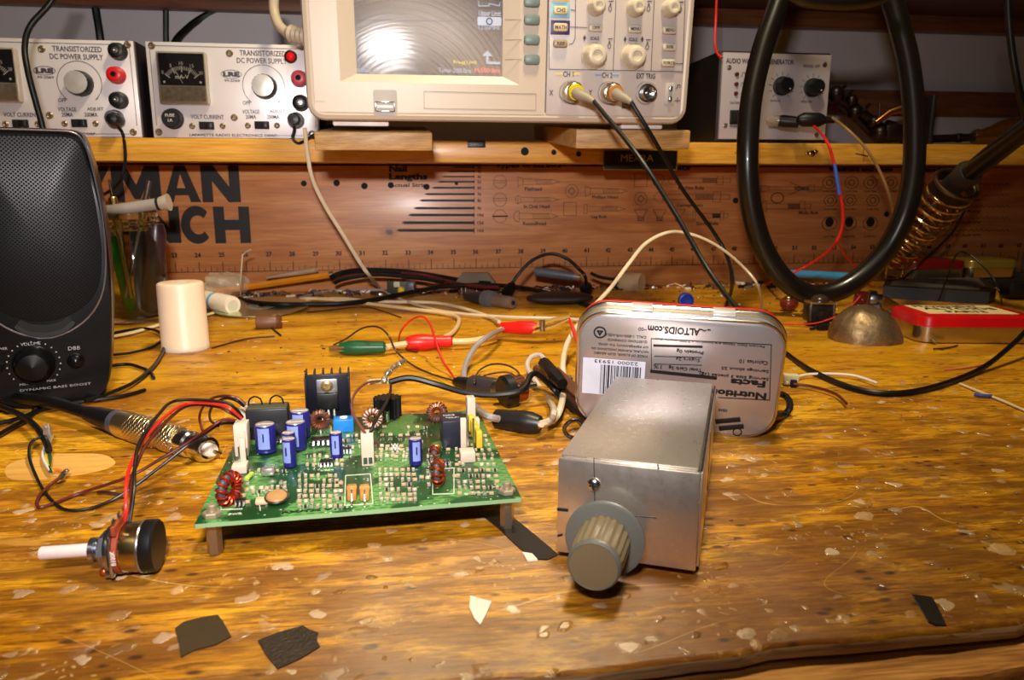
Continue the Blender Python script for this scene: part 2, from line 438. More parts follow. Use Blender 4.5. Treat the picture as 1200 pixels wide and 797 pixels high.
# ------------------------------------------------------------------ printed back board
_s = Fr(L(0, -.08, 0), BE); ZSB = _s.y(300, 190).z-.0008
bb = empty('printed_backboard', Fr(L(0, 0, 0), BE), 'reddish pine board behind the bench, printed with a ruler, nail lengths and screw types', 'backboard')
k1 = bench.y(456, 272)
bw = wood('reddish_pine_board', (162, 98, 54), (188, 122, 70), (206, 148, 92), sc=(1, 10, 10), scale=7, rough=.42, streak=.30, knot=[(k1.x, k1.z, .0062)], coat=.15, bump=.08)
aL, aR = -.78, bench.y(1206, 250).x
MB().box(((aL+aR)/2, .009, ZSB/2), (aR-aL, .018, ZSB), .0005).build('board', bw, bb)
pr = MB()
def B(px, py, y=-.0002): return bench.y(px, py, y)
T0 = .0001
# ruler: measured inch marks
tk = {23:206,24:233.7,25:261.5,26:289,27:316.8,28:343.8,29:371.3,30:398.2,31:425.3,32:452.3,33:479.2,34:505.5,35:532,36:558,37:584.7,39:636.7,40:662,41:687.2,42:712.5,43:738,45:787,47:835.5,50:906.7,51:929.7,53:975.5,54:998.3,58:1086,59:1108,60:1128,61:1149,62:1170,63:1191}
ks = sorted(tk)
def tx(n):
    if n < 23: return tk[23]-(23-n)*28
    for i in range(len(ks)-1):
        if ks[i] <= n <= ks[i+1]: return tk[ks[i]]+(tk[ks[i+1]]-tk[ks[i]])*(n-ks[i])/(ks[i+1]-ks[i])
    return tk[63]
RZ = .0235
def ra(n): return B(tx(n), 315).x
pr.line((ra(16), -.0002, RZ), (ra(63), -.0002, RZ), .0007)
for n in range(16, 64):
    x = ra(n)
    pr.line((x, -.0002, RZ), (x, -.0002, RZ+.0105), .0007)
    pr.text(str(n), (x-.0005, -.0002, RZ+.0185), h=.0052, w=.0062 if n > 9 else .003, bold=.035)
    if n < 63:
        x2 = ra(n+1)
        for k in (1, 2, 3): 
            pr.line((x+(x2-x)*k/4, -.0002, RZ), (x+(x2-x)*k/4, -.0002, RZ+(.0058 if k == 2 else .004)), .00045)
# big lettering
def letter(ch, x0, w, z0, h):
    P = {
     'M': [[(0,0),(0,1),(.30,1),(.5,.47),(.70,1),(1,1),(1,0),(.76,0),(.76,.62),(.56,0.08),(.44,.08),(.24,.62),(.24,0)]],
     'A': [[(0,0),(.36,1),(.64,1),(1,0),(.73,0),(.675,.19),(.325,.19),(.27,0)]],
     'N': [[(0,0),(0,1),(.33,1),(.72,.42),(.72,1),(1,1),(1,0),(.68,0),(.28,.58),(.28,0)]],
     'H': [[(0,0),(0,1),(.3,1),(.3,.64),(.7,.64),(.7,1),(1,1),(1,0),(.7,0),(.7,.36),(.3,.36),(.3,0)]],
     'Y': [[(.36,0),(.36,.38),(0,1),(.30,1),(.5,.60),(.70,1),(1,1),(.64,.38),(.64,0)]],
     'E': [[(0,0),(0,1),(.95,1),(.95,.77),(.32,.77),(.32,.61),(.85,.61),(.85,.39),(.32,.39),(.32,.23),(.97,.23),(.97,0)]],
    }
    if ch == 'C':
        o = []; i_ = []
        for k in range(25):
            a = R(42)+R(276)*k/24
            o.append((.5+.52*math.cos(a), .5+.52*math.sin(a)))
        for k in range(25):
            a = R(318)-R(276)*k/24
            i_.append((.55+.27*math.cos(a), .5+.26*math.sin(a)))
        polys = [o+i_]
    else: polys = P[ch]
    for q in polys:
        pr.poly([(x0+u*w, z0+v*h) for u, v in q], .0003, mx=MX.Translation((0, -.0002, 0)) @ FACE)
def bigrow(spec, y0, y1):
    for ch, xa, xb in spec:
        a, c = B(xa, (y0+y1)/2), B(xb, (y0+y1)/2)
        zt, zb = B((xa+xb)/2, y0).z, B((xa+xb)/2, y1).z
        letter(ch, a.x, c.x-a.x, zb, zt-zb)
bigrow([('Y', 88, 131), ('M', 131, 188), ('A', 190, 234), ('N', 236, 281)], 194, 237)
bigrow([('E', 130, 160), ('N', 165, 211), ('C', 213, 248), ('H', 251, 293)], 242, 285)
# counter of the A is left as board showing
cA = B(212, 216)
pr2 = MB(); pr2.prism([(cA.x-.0042, cA.z-.004), (cA.x+.0042, cA.z-.004), (cA.x, cA.z+.0105)], .0005, mx=MX.Translation((0, -.0002, 0)) @ FACE)
pr2.build('letter_counter', bw, bb)
def ptxt(s, px0, px1, py, hpx, bold=.03):
    a, c = B(px0, py), B(px1, py); h = B(px0, py-hpx/2).z-B(px0, py+hpx/2).z
    pr.text(s, ((a.x+c.x)/2, -.0002, a.z), h=h, w=c.x-a.x, bold=bold)
ptxt('Nail', 456, 477, 197.5, 8, .05); ptxt('Lengths', 456, 501, 208, 10, .05); ptxt('Actual Strip', 456, 500, 217.5, 6)
ptxt('Types of Screws', 580, 658, 194, 8, .05)
nl = [(530,196,'3d'),(524,201,'4d'),(517,207,'4d'),(512,213,'5d'),(505,220,'6d'),(497,227.5,'7d'),(491,235,'8d'),(484,244,'9d'),(478,252,'10d'),(470,261,'12d'),(464,270,'16d')]
for i, (x0, y, s) in enumerate(nl):
    a, c = B(x0, y), B(555, y); hw = .0006+.00010*i
    pr.prism([(a.x, a.z), (a.x+.004, a.z-hw), (c.x, c.z-hw), (c.x, c.z-hw*1.9), (c.x+.001, c.z-hw*1.9), (c.x+.001, c.z+hw*1.9), (c.x, c.z+hw*1.9), (c.x, c.z+hw), (a.x+.004, a.z+hw)], .0003, mx=MX.Translation((0, -.0002, 0)) @ FACE)
    ptxt(s, 559.5, 563.5+(3 if len(s) > 2 else 0), y, 4)
def screw(px0, px1, py, head, ph=10, lab=None, lx=None, bolt=False):
    a, c = B(px0, py), B(px1, py); r = (B(px0, py-ph/2).z-B(px0, py+ph/2).z)/2; x0, x1, z = a.x, c.x, a.z; wd = .00038
    q = lambda x, zz: V((x, -.0002, z+zz))
    l = x1-x0; b0 = x0+l*.12; m = x0+l*.42; s = r*.55
    if head == 'flat': pr.pline([q(x0, r), q(b0, s), q(b0, -s), q(x0, -r)], wd, closed=True)
    elif head == 'round': pr.ring((b0, -.0002, z), l*.12, r, wd, 10, PI/2, 1.5*PI); pr.line(q(b0, r), q(b0, -r), wd)
    elif head == 'oval':
        pr.ring((x0+l*.06, -.0002, z), l*.06, r, wd, 8, PI/2, 1.5*PI); pr.pline([q(x0+l*.06, r), q(b0, s), q(b0, -s), q(x0+l*.06, -r)], wd, closed=True)
    else: pr.pline([q(x0, r), q(b0*.6+x0*.4, r), q(b0*.6+x0*.4, -r), q(x0, -r)], wd, closed=True)
    e = x1 if bolt else x1-l*.18
    pr.line(q(b0, s), q(e, s*.8), wd); pr.line(q(b0, -s), q(e, -s*.8), wd)
    if not bolt: pr.line(q(e, s*.8), q(x1, 0), wd); pr.line(q(e, -s*.8), q(x1, 0), wd)
    if bolt:
        m = x0+l*.55
        pr.pline([q(x0+l*.78, r), q(x0+l*.88, r), q(x0+l*.88, -r), q(x0+l*.78, -r)], wd, closed=True); pr.line(q(x1, s), q(x1, -s), wd)
        for k in range(12): xx = m+(x0+l*.78-m)*k/12; pr.line(q(xx, s*.9), q(xx+.0008, -s*.9), wd*1.6)
    else:
        for k in range(9): xx = m+(e-m)*k/9; pr.line(q(xx, s*.9), q(xx+.0012, -s*.9), wd)
    if lab: ptxt(lab, lx[0], lx[1], lx[2], 4.4, .02)
screw(607, 656, 213, 'flat', 12, 'Flathead', (615, 635, 221.5)); screw(604, 655, 234, 'oval', 10, 'In Oval Head', (614, 644, 242)); screw(602, 654, 253.5, 'round', 13, 'Roundhead', (613, 640, 262))
screw(686, 735, 224, 'flat', 12, 'Phillips Head', (694, 724, 231.5)); screw(684.5, 733, 245, 'lag', 11, 'Lag Bolt', (693, 711, 254.5))
for px, py, k in [(586, 213, 1), (586, 234, 1), (586, 253.5, 2), (670, 224, 3), (668, 245, 4), (751, 233, 5), (751, 211, 4), (771, 211, 6)]:
    c = B(px, py); r = .0074
    if k == 4: pr.pline([V((c.x-r, -.0002, c.z-r)), V((c.x+r, -.0002, c.z-r)), V((c.x+r, -.0002, c.z+r)), V((c.x-r, -.0002, c.z+r))], .0004, closed=True)
    elif k == 6: pr.ring((c.x, -.0002, c.z), r, r, .0004, 6)
    else: pr.ring((c.x, -.0002, c.z), r, r, .0004, 22)
    if k == 1: pr.line((c.x-r, -.0002, c.z+.0012), (c.x+r, -.0002, c.z+.0012), .0004); pr.line((c.x-r, -.0002, c.z-.0012), (c.x+r, -.0002, c.z-.0012), .0004)
    if k == 2: pr.line((c.x-r*1.1, -.0002, c.z), (c.x+r*1.1, -.0002, c.z), .0016)
    if k in (3, 5): s = r*.55; pr.pline([V((c.x-s, -.0002, c.z)), V((c.x, -.0002, c.z+s)), V((c.x+s, -.0002, c.z)), V((c.x, -.0002, c.z-s))], .0006, closed=True)
screw(783, 856, 211.5, 'round', 10, 'Machine Bolts', (795, 825, 220), True); screw(766, 855, 231, 'round', 12, 'Carriage Bolts', (793, 824, 241), True); screw(812, 853, 253, 'lag', 10, 'Stove Bolts', (816, 842, 262), True)
ptxt('Bolts', 780, 809, 196.5, 6, .05)
for px in (751, 773, 795):
    c = B(px, 252)
    pr.pline([V((c.x-.008, -.0002, c.z+.006)), V((c.x+.008, -.0002, c.z+.006)), V((c.x+.0035, -.0002, c.z-.001)), V((c.x+.0035, -.0002, c.z-.0065)), V((c.x-.0035, -.0002, c.z-.0065)), V((c.x-.0035, -.0002, c.z-.001))], .0005, closed=True)
    for k in range(4): pr.line((c.x-.0035, -.0002, c.z-.0015-k*.0014), (c.x+.0035, -.0002, c.z-.0021-k*.0014), .0005)
screw(892, 963, 221, 'flat', 8, None, None, True)
c = B(937, 221); pr.pline([V((c.x-.012, -.0002, c.z+.007)), V((c.x+.006, -.0002, c.z)), V((c.x-.012, -.0002, c.z-.007))], .0006)
screw(891, 950, 242, 'round', 12, 'Molly Bolt', (936, 959, 250), True)
c = B(911, 232); pr.ring((c.x, -.0002, c.z), .008, .006, .0009, 12)
ptxt('Washers and Nuts', 971, 1046, 198, 5.5, .05); ptxt('Hand Saws', 1078, 1128, 199, 5, .05)
for r_, (yy, xs) in enumerate([(214, (972, 998, 1020, 1044)), (235, (973, 996, 1023)), (262, (972, 995, 1020))]):
    for k, xx in enumerate(xs):
        c = B(xx, yy); r = .0085 if r_ < 2 else .0095
        pr.ring((c.x, -.0002, c.z), r, r*.85, .0006, 6 if r_ == 1 else 16); pr.ring((c.x, -.0002, c.z), r*.45, r*.4, .0007, 12)
        if r_ == 2: pr.sph((c.x, -.0001, c.z+.002), r*.6, 10, sc=(1, .02, 1))
        ptxt('Lock Nut', xx-7, xx+7, yy+(10 if r_ < 2 else 15), 2.2, .01)
for i, y0 in enumerate((216, 229, 242, 255, 270)):
    xs = [1072+k*3 for k in range(38)]
    pr.pline([V((B(x, y0).x, -.0002, B(x, y0+(1.5 if k % 2 else -1.5)).z)) for k, x in enumerate(xs)], .0003)
    ptxt('8 POINT SAW', 1085, 1150, y0+6, 2.6, .01)
pr.build('printing', ink, bb, sharp=30)
# small bolt holes through the board
b = MB()
for px, py, r in [(356, 215, 3.2), (394.5, 214.5, 3.6), (427, 218, 3.6), (458, 217, 3.4), (500, 219, 3.4), (535, 215, 2), (862, 235, 3.5), (1039, 251, 3.5)]:
    c = B(px, py); b.cyl((c.x, -.0004, c.z), (c.x, .002, c.z), r*.00098, n=14)
b.build('bolt_hole', dark, bb)
# ------------------------------------------------------------------ pine shelf above it
SB = -.08
sh = Fr(L(0, SB, 0), BE)
zt = sh.y(300, 163).z; zb = sh.y(300, 190).z
ps = empty('pine_shelf', Fr(L(0, SB, 0), BE), 'yellow pine shelf carrying the instruments above the printed board', 'shelf')
pine = wood('yellow_pine', (198, 134, 40), (222, 160, 56), (236, 184, 84), sc=(1, 8, 8), scale=9, rough=.4, streak=.35, coat=.2)
MB().box((0, .1125, (zt+zb)/2+.0005), (2.0, .222, zt-zb-.001), .001).build('board', pine, ps)
MB().box((0, -.004, (zt+zb)/2), (2.0, .010, zt-zb), .0012).build('edge_strip', pine, ps)
b = MB()
for px, py, r in [(615, 177.5, 4.5), (649, 178.5, 3), (678, 180.5, 3)]:
    c = sh.y(px, py, -.009); b.cyl((c.x, -.0096, c.z), (c.x, -.004, c.z), r*.0009, n=14)
b.build('screw_hole', dark, ps)
b = MB(); c = sh.y(951, 180, -.009)
b.sph((c.x, -.010, c.z), .0035, 10, sc=(1.2, .5, 1)); b.sph((c.x+.004, -.010, c.z+.002), .0022, 8, sc=(1.2, .6, 1)); b.sph((c.x-.005, -.010, c.z+.0005), .0018, 8, sc=(1.5, .6, 1))
b.build('screw_head', brass, ps)
# pencil marks
b = MB()
for px, py in [(1010, 181), (869, 180)]:
    a = sh.y(px-7, py-1, -.0092); c = sh.y(px+7, py+2, -.0092); b.line(a, c, .0009); a = sh.y(px+2, py-9, -.0092); c = sh.y(px+2, py+9, -.0092); b.line(a, c, .0005)
b.build('pencil_mark', ink, ps)
# little label and name plate on the shelf edge
f = Fr(L(0, SB, 0), BE); a, c = f.y(548, 165, -.010), f.y(569, 173, -.010)
o = empty('label_sticker', Fr(bench.M @ V(((a.x+c.x)/2, SB-.009, (a.z+c.z)/2)), BE), 'tiny dark blue label stuck on the shelf edge below the oscilloscope', 'label')
MB().box((0, -.0006, 0), (c.x-a.x, .001, a.z-c.z), .0002).build('plate', mat('dark_blue_label', (24, 30, 46), .4), o)
MB().text('SURPLUS', (0, -.0013, 0), h=.0028, w=.012).build('lettering', mat('dim_silver_ink', (120, 120, 130), .4), o)
a, c = f.y(708, 176, -.014), f.y(793, 199, -.014)
o = empty('name_plate', Fr(bench.M @ V(((a.x+c.x)/2, SB-.0095, (a.z+c.z)/2)), BE), 'black name plate on the shelf front under the right wooden block', 'name plate')
MB().box((0, -.0024, 0), (c.x-a.x, .0028, a.z-c.z), .0003).build('plate', mat('black_engraving_stock', (20, 17, 17), .3), o)
b = MB(); hw, hh = (c.x-a.x)/2, (a.z-c.z)/2
b.pline([V((-hw, -.0041, -hh)), V((hw, -.0041, -hh)), V((hw, -.0041, hh)), V((-hw, -.0041, hh))], .0007, closed=True, t=.0006); b.build('border', mat('brass_border', (150, 110, 60), .35, .6), o)
MB().text('MEARA', ((f.y(747, 184, -.014).x-(a.x+c.x)/2), -.0042, .002), h=.0068, w=.034, depth=.03).build('lettering', mat('gold_lettering', (200, 150, 60), .35, .6), o)
# ------------------------------------------------------------------ oscilloscope on two blocks, leaning slightly forward
TILT = R(5.5)
def width_at(bv):
    fr = Fr(L(0, bv, 0), BE); return fr.y(806.5, 80).x-fr.y(360, 80).x
lo, hi = -.5, 0.0
for _ in range(40):
    m_ = (lo+hi)/2
    if width_at(m_) < .303: lo = m_
    else: hi = m_
SCB = lo
f0 = Fr(L(0, SCB, 0), BE); c0 = f0.y(584, 140)
sf = Fr(f0.M @ V((c0.x, 0, c0.z)), BE, TILT)         # origin: bottom centre of the front
scope = empty('oscilloscope', sf, 'cream digital oscilloscope perched on two wooden blocks on the shelf edge', 'oscilloscope')
S = lambda px, py, y=0.0: sf.y(px, py, y)
xl, xr = S(360, 80).x, S(806.5, 80).x; SW = xr-xl; cx = (xl+xr)/2; SHT = .155
warmcream = mat('oscilloscope_cream', (186, 170, 152), .38, var=.02, scale=20)
lilac = mat('oscilloscope_control_panel', (188, 176, 170), .4, var=.02, scale=20)
pale = mat('pale_key', (200, 188, 164), .35, var=.03)
grey_print = mat('grey_print', (66, 56, 66), .5)
# front frame with a real opening for the screen
sx0, sx1 = S(397, 60).x, S(609, 60).x; sz0 = S(500, 97.5).z; sz1 = sz0+.098
ix0, ix1 = S(417, 60, .004).x, S(589, 60, .004).x; iz0 = S(500, 88, .004).z; iz1 = iz0+.086
b = MB()
def plate(b, x0, x1, z0, z1, y0, y1, mi=0, r=0): b.box(((x0+x1)/2, (y0+y1)/2, (z0+z1)/2), (x1-x0, y1-y0, z1-z0), r, mi)
plate(b, xl+.004, sx0, .004, SHT-.004, 0, .020); plate(b, sx1, S(640, 60).x, .004, SHT-.004, 0, .020)
plate(b, sx0, sx1, .004, sz0, 0, .020); plate(b, sx0, sx1, sz1, SHT-.004, 0, .020)
# sloping bevel around the screen
vs = [(sx0, 0, sz0), (sx1, 0, sz0), (sx1, 0, sz1), (sx0, 0, sz1), (ix0, .005, iz0), (ix1, .005, iz0), (ix1, .005, iz1), (ix0, .005, iz1)]
b.add(vs, [[0, 1, 5, 4], [1, 2, 6, 5], [2, 3, 7, 6], [3, 0, 4, 7]])
# rounded rim running round the front
rim = rr_outline(SW-.004, SHT-.004, .009, 6)
P = [V((cx+x, .004, SHT/2+z)) for x, z in rim]
b.tube(P, .0042, 8, closed=True)
plate(b, xl+.0045, xl+.012, .012, SHT-.012, -.0003, .02)
b.build('front_frame', warmcream, scope)
b = MB(); px0 = S(640.5, 60).x
plate(b, px0+.0004, xr-.0035, .0035, SHT-.004, -.0004, .02, r=.0015)
b.build('control_panel', lilac, scope)
b = MB(); b.box((cx, .068, SHT/2), (SW-.004, .125, SHT-.003), .006); b.build('case', warmcream, scope)
MB().box((cx, .0685, SHT+.010), (.20, .012, .010), .004).build('carry_handle', warmcream, scope)
# screen with its lit picture
m, nt, bs = nodes('lcd_glass'); t = NT(nt)
g = t.coord((1, 1, 1)); sx = t.put('ShaderNodeSeparateXYZ'); t.K.new(g, sx.inputs[0])
bs.inputs['Base Color'].default_value = lin((16, 18, 26)); bs.inputs['Roughness'].default_value = .13; bs.inputs['Specular IOR Level'].default_value = .5
bs.inputs['Emission Color'].default_value = lin((72, 80, 116)); bs.inputs['Emission Strength'].default_value = .6
scr = MB(); scr.box(((ix0+ix1)/2, .0065, (iz0+iz1)/2), (ix1-ix0+.002, .002, iz1-iz0+.002)); so = scr.build('screen', m, scope)
glow = mat('lcd_white', (150, 154, 168), .5, emit=.7); gy = mat('lcd_yellow', (200, 190, 70), .5, emit=.7); gr_ = mat('lcd_red', (215, 120, 100), .5, emit=.6)
b = MB(); Y = .0053
b.text('Upper Limit', (S(574, 16.5, Y).x, Y, S(574, 16.5, Y).z), h=.0052, w=S(588, 16).x-S(560, 16).x-.0012, mi=0, bold=.01)
c = S(573.5, 25, Y); b.rrect((c.x, Y, c.z), .0185, .0062, .001, .0003, 0)
b.text('12.50MHz', (c.x, Y, S(574, 32, Y).z), h=.0036, w=.0165)
c = S(577, 69, Y); b.pline([V((c.x+.005, Y, c.z-.003)), V((c.x-.004, Y, c.z-.003)), V((c.x-.004, Y, c.z+.003))], .0018); b.prism([(c.x-.008, c.z+.002), (c.x, c.z+.002), (c.x-.004, c.z+.006)], .0003, mx=MX.Translation((0, Y, 0)) @ FACE)
b.pline([S(561, 2, Y), S(561, 7, Y), S(573, 7, Y), S(573, 4, Y), S(585, 7, Y), S(586, 3, Y)], .0005)
b.text('Time 200.0ns', (S(533, 82.5, Y).x, Y, S(533, 82.5, Y).z), h=.0035, w=.026)
b.line(S(419, 23.5, Y), S(557, 25, Y), .0002, mi=3); b.text('0.000us', (S(424, 82.5, Y).x, Y, S(424, 82.5, Y).z), h=.003, w=.014)
b.text('Freq(1)=0', (S(545, 73.5, Y).x, Y, S(545, 73.5, Y).z), h=.0033, w=.018, mi=1)
b.text('M:500.0ns', (S(571, 82.5, Y).x, Y, S(571, 82.5, Y).z), h=.0034, w=.020, mi=2)
b.build('readout', [glow, gy, gr_, mat('lcd_dim', (96, 98, 112), .5, emit=.3)], so)
c = S(573.5, 25, Y-.0005); MB().ring((c.x, c.y, c.z), .0022, .0022, .0007, 14).build('readout_symbol', mat('lcd_dark', (40, 44, 60), .5), so)
# soft keys beside the screen
teal = mat('grey_teal_key', (108, 124, 120), .4)
for py in (-20, 2.5, 23.5, 47, 70):
    c = S(623, py); b = MB(); b.box((c.x, -.0012, c.z), (.0125, .005, .0078), .0022); b.build('soft_key', teal, scope)
b = MB()
for py in (23.5, 47, 70): b.line(S(592, py-.5, -.0002), S(611, py-.5, -.0002), .0004)
b.pline([S(497, 107, -.0002), S(628, 110, -.0002), S(628, 129, -.0002), S(497, 127, -.0002)], .0004, closed=True)
b.build('panel_line', mat('cream_seam', (140, 126, 106), .5), scope)
# printed frames on the control panel
b = MB(); Y = -.0007
q = lambda px, py: S(px, py, Y)
for P in ([(643, -30), (643.5, 81), (800, 84), (804, -30)], [(723, -30), (718.5, 82)], [(768, -30), (763, 82.5)], [(669, 11.5), (674.5, 12), (674, -30)], [(667, 31.5), (688, 32.3)], [(674.5, 12), (674, 45), (671, 51), (667, 52)], [(790, 74.5), (800, 74.5)]):
    b.pline([q(*k) for k in P], .00045)
def stx(s, px, py, h, w, mi=0, bold=.02): c = q(px, py); b.text(s, (c.x, Y, c.z), h=h, w=w, mi=mi, bold=bold)
stx('CH 1', 666, 87, .0042, .0085); stx('CH 2', 711.5, 88.2, .0042, .0085); stx('EXT TRIG', 757, 89.2, .0042, .0155); stx('X', 646, 108.5, .0042, .0032); stx('Y', 692, 108.5, .0042, .0032)
stx('SCALE', 697, 45, .0026, .007); stx('SCALE', 742, 46.3, .0026, .007); stx('ALL INPUTS', 735, 122, .0022, .009); stx('300V CAT I', 735, 126, .0022, .009)
for px, py in ((685, 44.5), (732.5, 46), (752.5, 46)): c = q(px, py); b.prism([(c.x-.0012, c.z), (c.x, c.z+.0022), (c.x+.0012, c.z), (c.x, c.z-.0022)], .0003, mx=MX.Translation((0, Y, 0)) @ FACE)
for px, py in ((715, 10), (760, 10), (797, 11), (714, 54), (758.5, 55)):
    c = q(px, py); b.ring((c.x, Y, c.z), .0013, .0018, .0004, 8); b.prism([(c.x-.001, c.z+.0022), (c.x+.001, c.z+.0022), (c.x, c.z+.004)], .0003, mx=MX.Translation((0, Y, 0)) @ FACE); b.line(V((c.x-.001, Y, c.z+.0052)), V((c.x+.0022, Y, c.z+.0055)), .0006)
b.pline([q(792, 103), q(794, 103), q(794, 99.5), q(797, 99.5), q(797, 103)], .0005); b.line(q(791, 118), q(797, 118), .0005); b.line(q(794, 114.5), q(794, 120), .0005)
b.build('panel_print', grey_print, scope)
b = MB(); 
for x0, x1 in ((652, 658.5), (672.5, 679)): b.line(q(x0, 87), q(x1, 87), .0009)
b.build('channel_one_mark', mat('print_yellow', (232, 196, 60), .5), scope)
b = MB()
for x0, x1 in ((698, 704), (718, 725)): b.line(q(x0, 88), q(x1, 88), .0009)
b.build('channel_two_mark', mat('print_blue', (90, 150, 196), .5), scope)
for py0, py1, rgb, s in ((-18, 1, (236, 214, 40), 'CH1'), (3, 21.5, (128, 186, 208), 'CH2'), (23.5, 41, (62, 52, 104), 'MATH')):
    a, c = q(645.5, py0), q(667.5, py1)
    pt = MB(); pt.box(((a.x+c.x)/2, -.0006, (a.z+c.z)/2), (c.x-a.x, .0008, a.z-c.z), .0002); pt = pt.build('key_patch', mat('patch_'+s.lower(), rgb, .45), scope)
    kb = MB(); kb.box(((a.x+c.x)/2, -.002, (a.z+c.z)/2), (.0115, .0035, .0062), .0017); kb = kb.build('key', mat('tan_key', (222, 196, 148), .4), pt)
    tb = MB(); tb.text(s, ((a.x+c.x)/2, -.0039, (a.z+c.z)/2), h=.003, w=.0022*len(s)+.0005, bold=.02); tb.build('key_print', grey_print, pt)
def button(px, py, s, w=.0112, h=.0058, m=pale):
    c = S(px, py); o = MB().box((c.x, -.0018, c.z), (w, .005, h), .0016).build('button', m, scope)
    MB().text(s, (c.x, -.0044, c.z), h=.0024, w=.0017*len(s)+.001, bold=.02).build('button_print', grey_print, o)
button(656, 51.5, 'REF', m=mat('tan_grey_key', (160, 142, 114), .4)); button(697, 33, 'OFF'); button(743, 34.5, 'MENU'); button(783.5, 36, 'MENU'); button(783, 55.5, '50%'); button(782, 74, 'FORCE')
def knob(px, py, r, h, name='knob'):
    c = S(px, py, -h*.5); b = MB()
    b.lat((c.x, 0, c.z), (c.x, -1, c.z), [(0, 0), (r*1.03, 0), (r*1.03, h*.15), (r*.98, h*.2, 1), (r*.9, h*.55, 1), (r*.80, h*.85, 1), (r*.70, h*.97), (r*.62, h), (r*.40, h), (r*.34, h*.93), (0, h*.9)], 36, ribs=12, ribd=r*.05)
    b.build(name, pale, scope)
knob(700, 7, .0066, .014, 'small_knob'); knob(746.5, 8.5, .0066, .014, 'small_knob'); knob(787.5, 9.5, .0066, .014, 'small_knob')
knob(698, 65, .0098, .014, 'large_knob'); knob(744, 66, .0098, .014, 'large_knob')
# connectors
ringm = mat('connector_recess', (150, 142, 138), .4)
def bnc(px, py, plugged):
    c = S(px, py)
    MB().lat((c.x, .001, c.z), (c.x, -1, c.z), [(.0094, 0), (.0094, .0018), (.0086, .0021), (.0078, .0012), (.0045, .0010)], 24).build('connector_recess', ringm, scope)
    o = MB().lat((c.x, 0, c.z), (c.x, -1, c.z), [(.0072, 0), (.0072, .003), (.0056, .0032), (.0056, .011), (.0046, .011), (.0040, .004), (.0012, .004), (.0012, .007), (0, .0072)], 24).build('coaxial_socket', chrome, scope)
for px, py, pl in ((668, 108, 1), (713, 109, 1), (757, 109, 0)): bnc(px, py, pl)
a, c = S(780, 97), S(789, 123)
o = MB().box(((a.x+c.x)/2, -.0006, (a.z+c.z)/2), (c.x-a.x, .001, a.z-c.z), .0004).build('probe_terminal', mat('terminal_grey', (170, 162, 158), .4), scope)
b = MB()
for dz in (.004, -.004): b.box(((a.x+c.x)/2, -.0022, (a.z+c.z)/2+dz), (.003, .003, .0045), .001)
b.build('terminal_hook', steel, o)
a, c = S(437, 105), S(466, 136)
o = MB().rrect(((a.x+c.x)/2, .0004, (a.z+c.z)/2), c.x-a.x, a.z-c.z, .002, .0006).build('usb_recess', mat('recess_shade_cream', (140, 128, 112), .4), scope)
a, c = S(440, 119), S(462.5, 130.5); w_, h_ = c.x-a.x, a.z-c.z; mx = MX.Translation(((a.x+c.x)/2, 0, (a.z+c.z)/2))
b = MB()
for dx, dz, sx, sz in ((0, h_/2, w_, .0008), (0, -h_/2, w_, .0008), (-w_/2, 0, .0008, h_), (w_/2, 0, .0008, h_)): b.box((dx, -.0012, dz), (sx, .002, sz), .0002, mx=mx)
b.build('usb_port', chrome, o)
MB().box((0, -.0008, 0), (w_*.86, .0008, h_*.35), .0002, mx=mx).build('usb_tongue', mat('usb_tongue_white', (226, 220, 214), .5), o)
# feet under the case
for px in (423, 752):
    c = S(px, 145, .012); MB().box((c.x, .022, -.0030), (.044 if px < 500 else .036, .022, .0072), .0015).build('foot', mat('pale_grey_foot', (214, 208, 206), .45), scope)
# ------------------------------------------------------------------ the two blocks under it
blockw = wood('pale_oak_block', (158, 116, 64), (184, 142, 86), (206, 168, 114), sc=(1.4, 8, 8), scale=14, rough=.5, streak=.5)
def block(x0p, x1p, ytop, ybot, lab):
    bf = f0.M.inverted() @ (sf.M @ V((0, .010, 0)))
    fr = Fr(f0.M @ V((0, bf.y, 0)), BE)
    a, c = fr.y(x0p, ytop), fr.y(x1p, ybot)
    h = a.z-c.z; w_ = c.x-a.x
    fo = Fr(fr.M @ V(((a.x+c.x)/2, 0, c.z)), BE, TILT)
    o = MB().box((0, .105, h/2), (w_, .21, h), .0012).build('wooden_block', blockw); o.matrix_world = fo.M
    return tag(o, lab, 'wooden block', 'blocks under the oscilloscope')
block(368, 507, 154, 177, 'pale wooden block under the left end of the oscilloscope')
block(675, 808, 151.5, 175, 'pale wooden block under the right end of the oscilloscope, above the name plate')
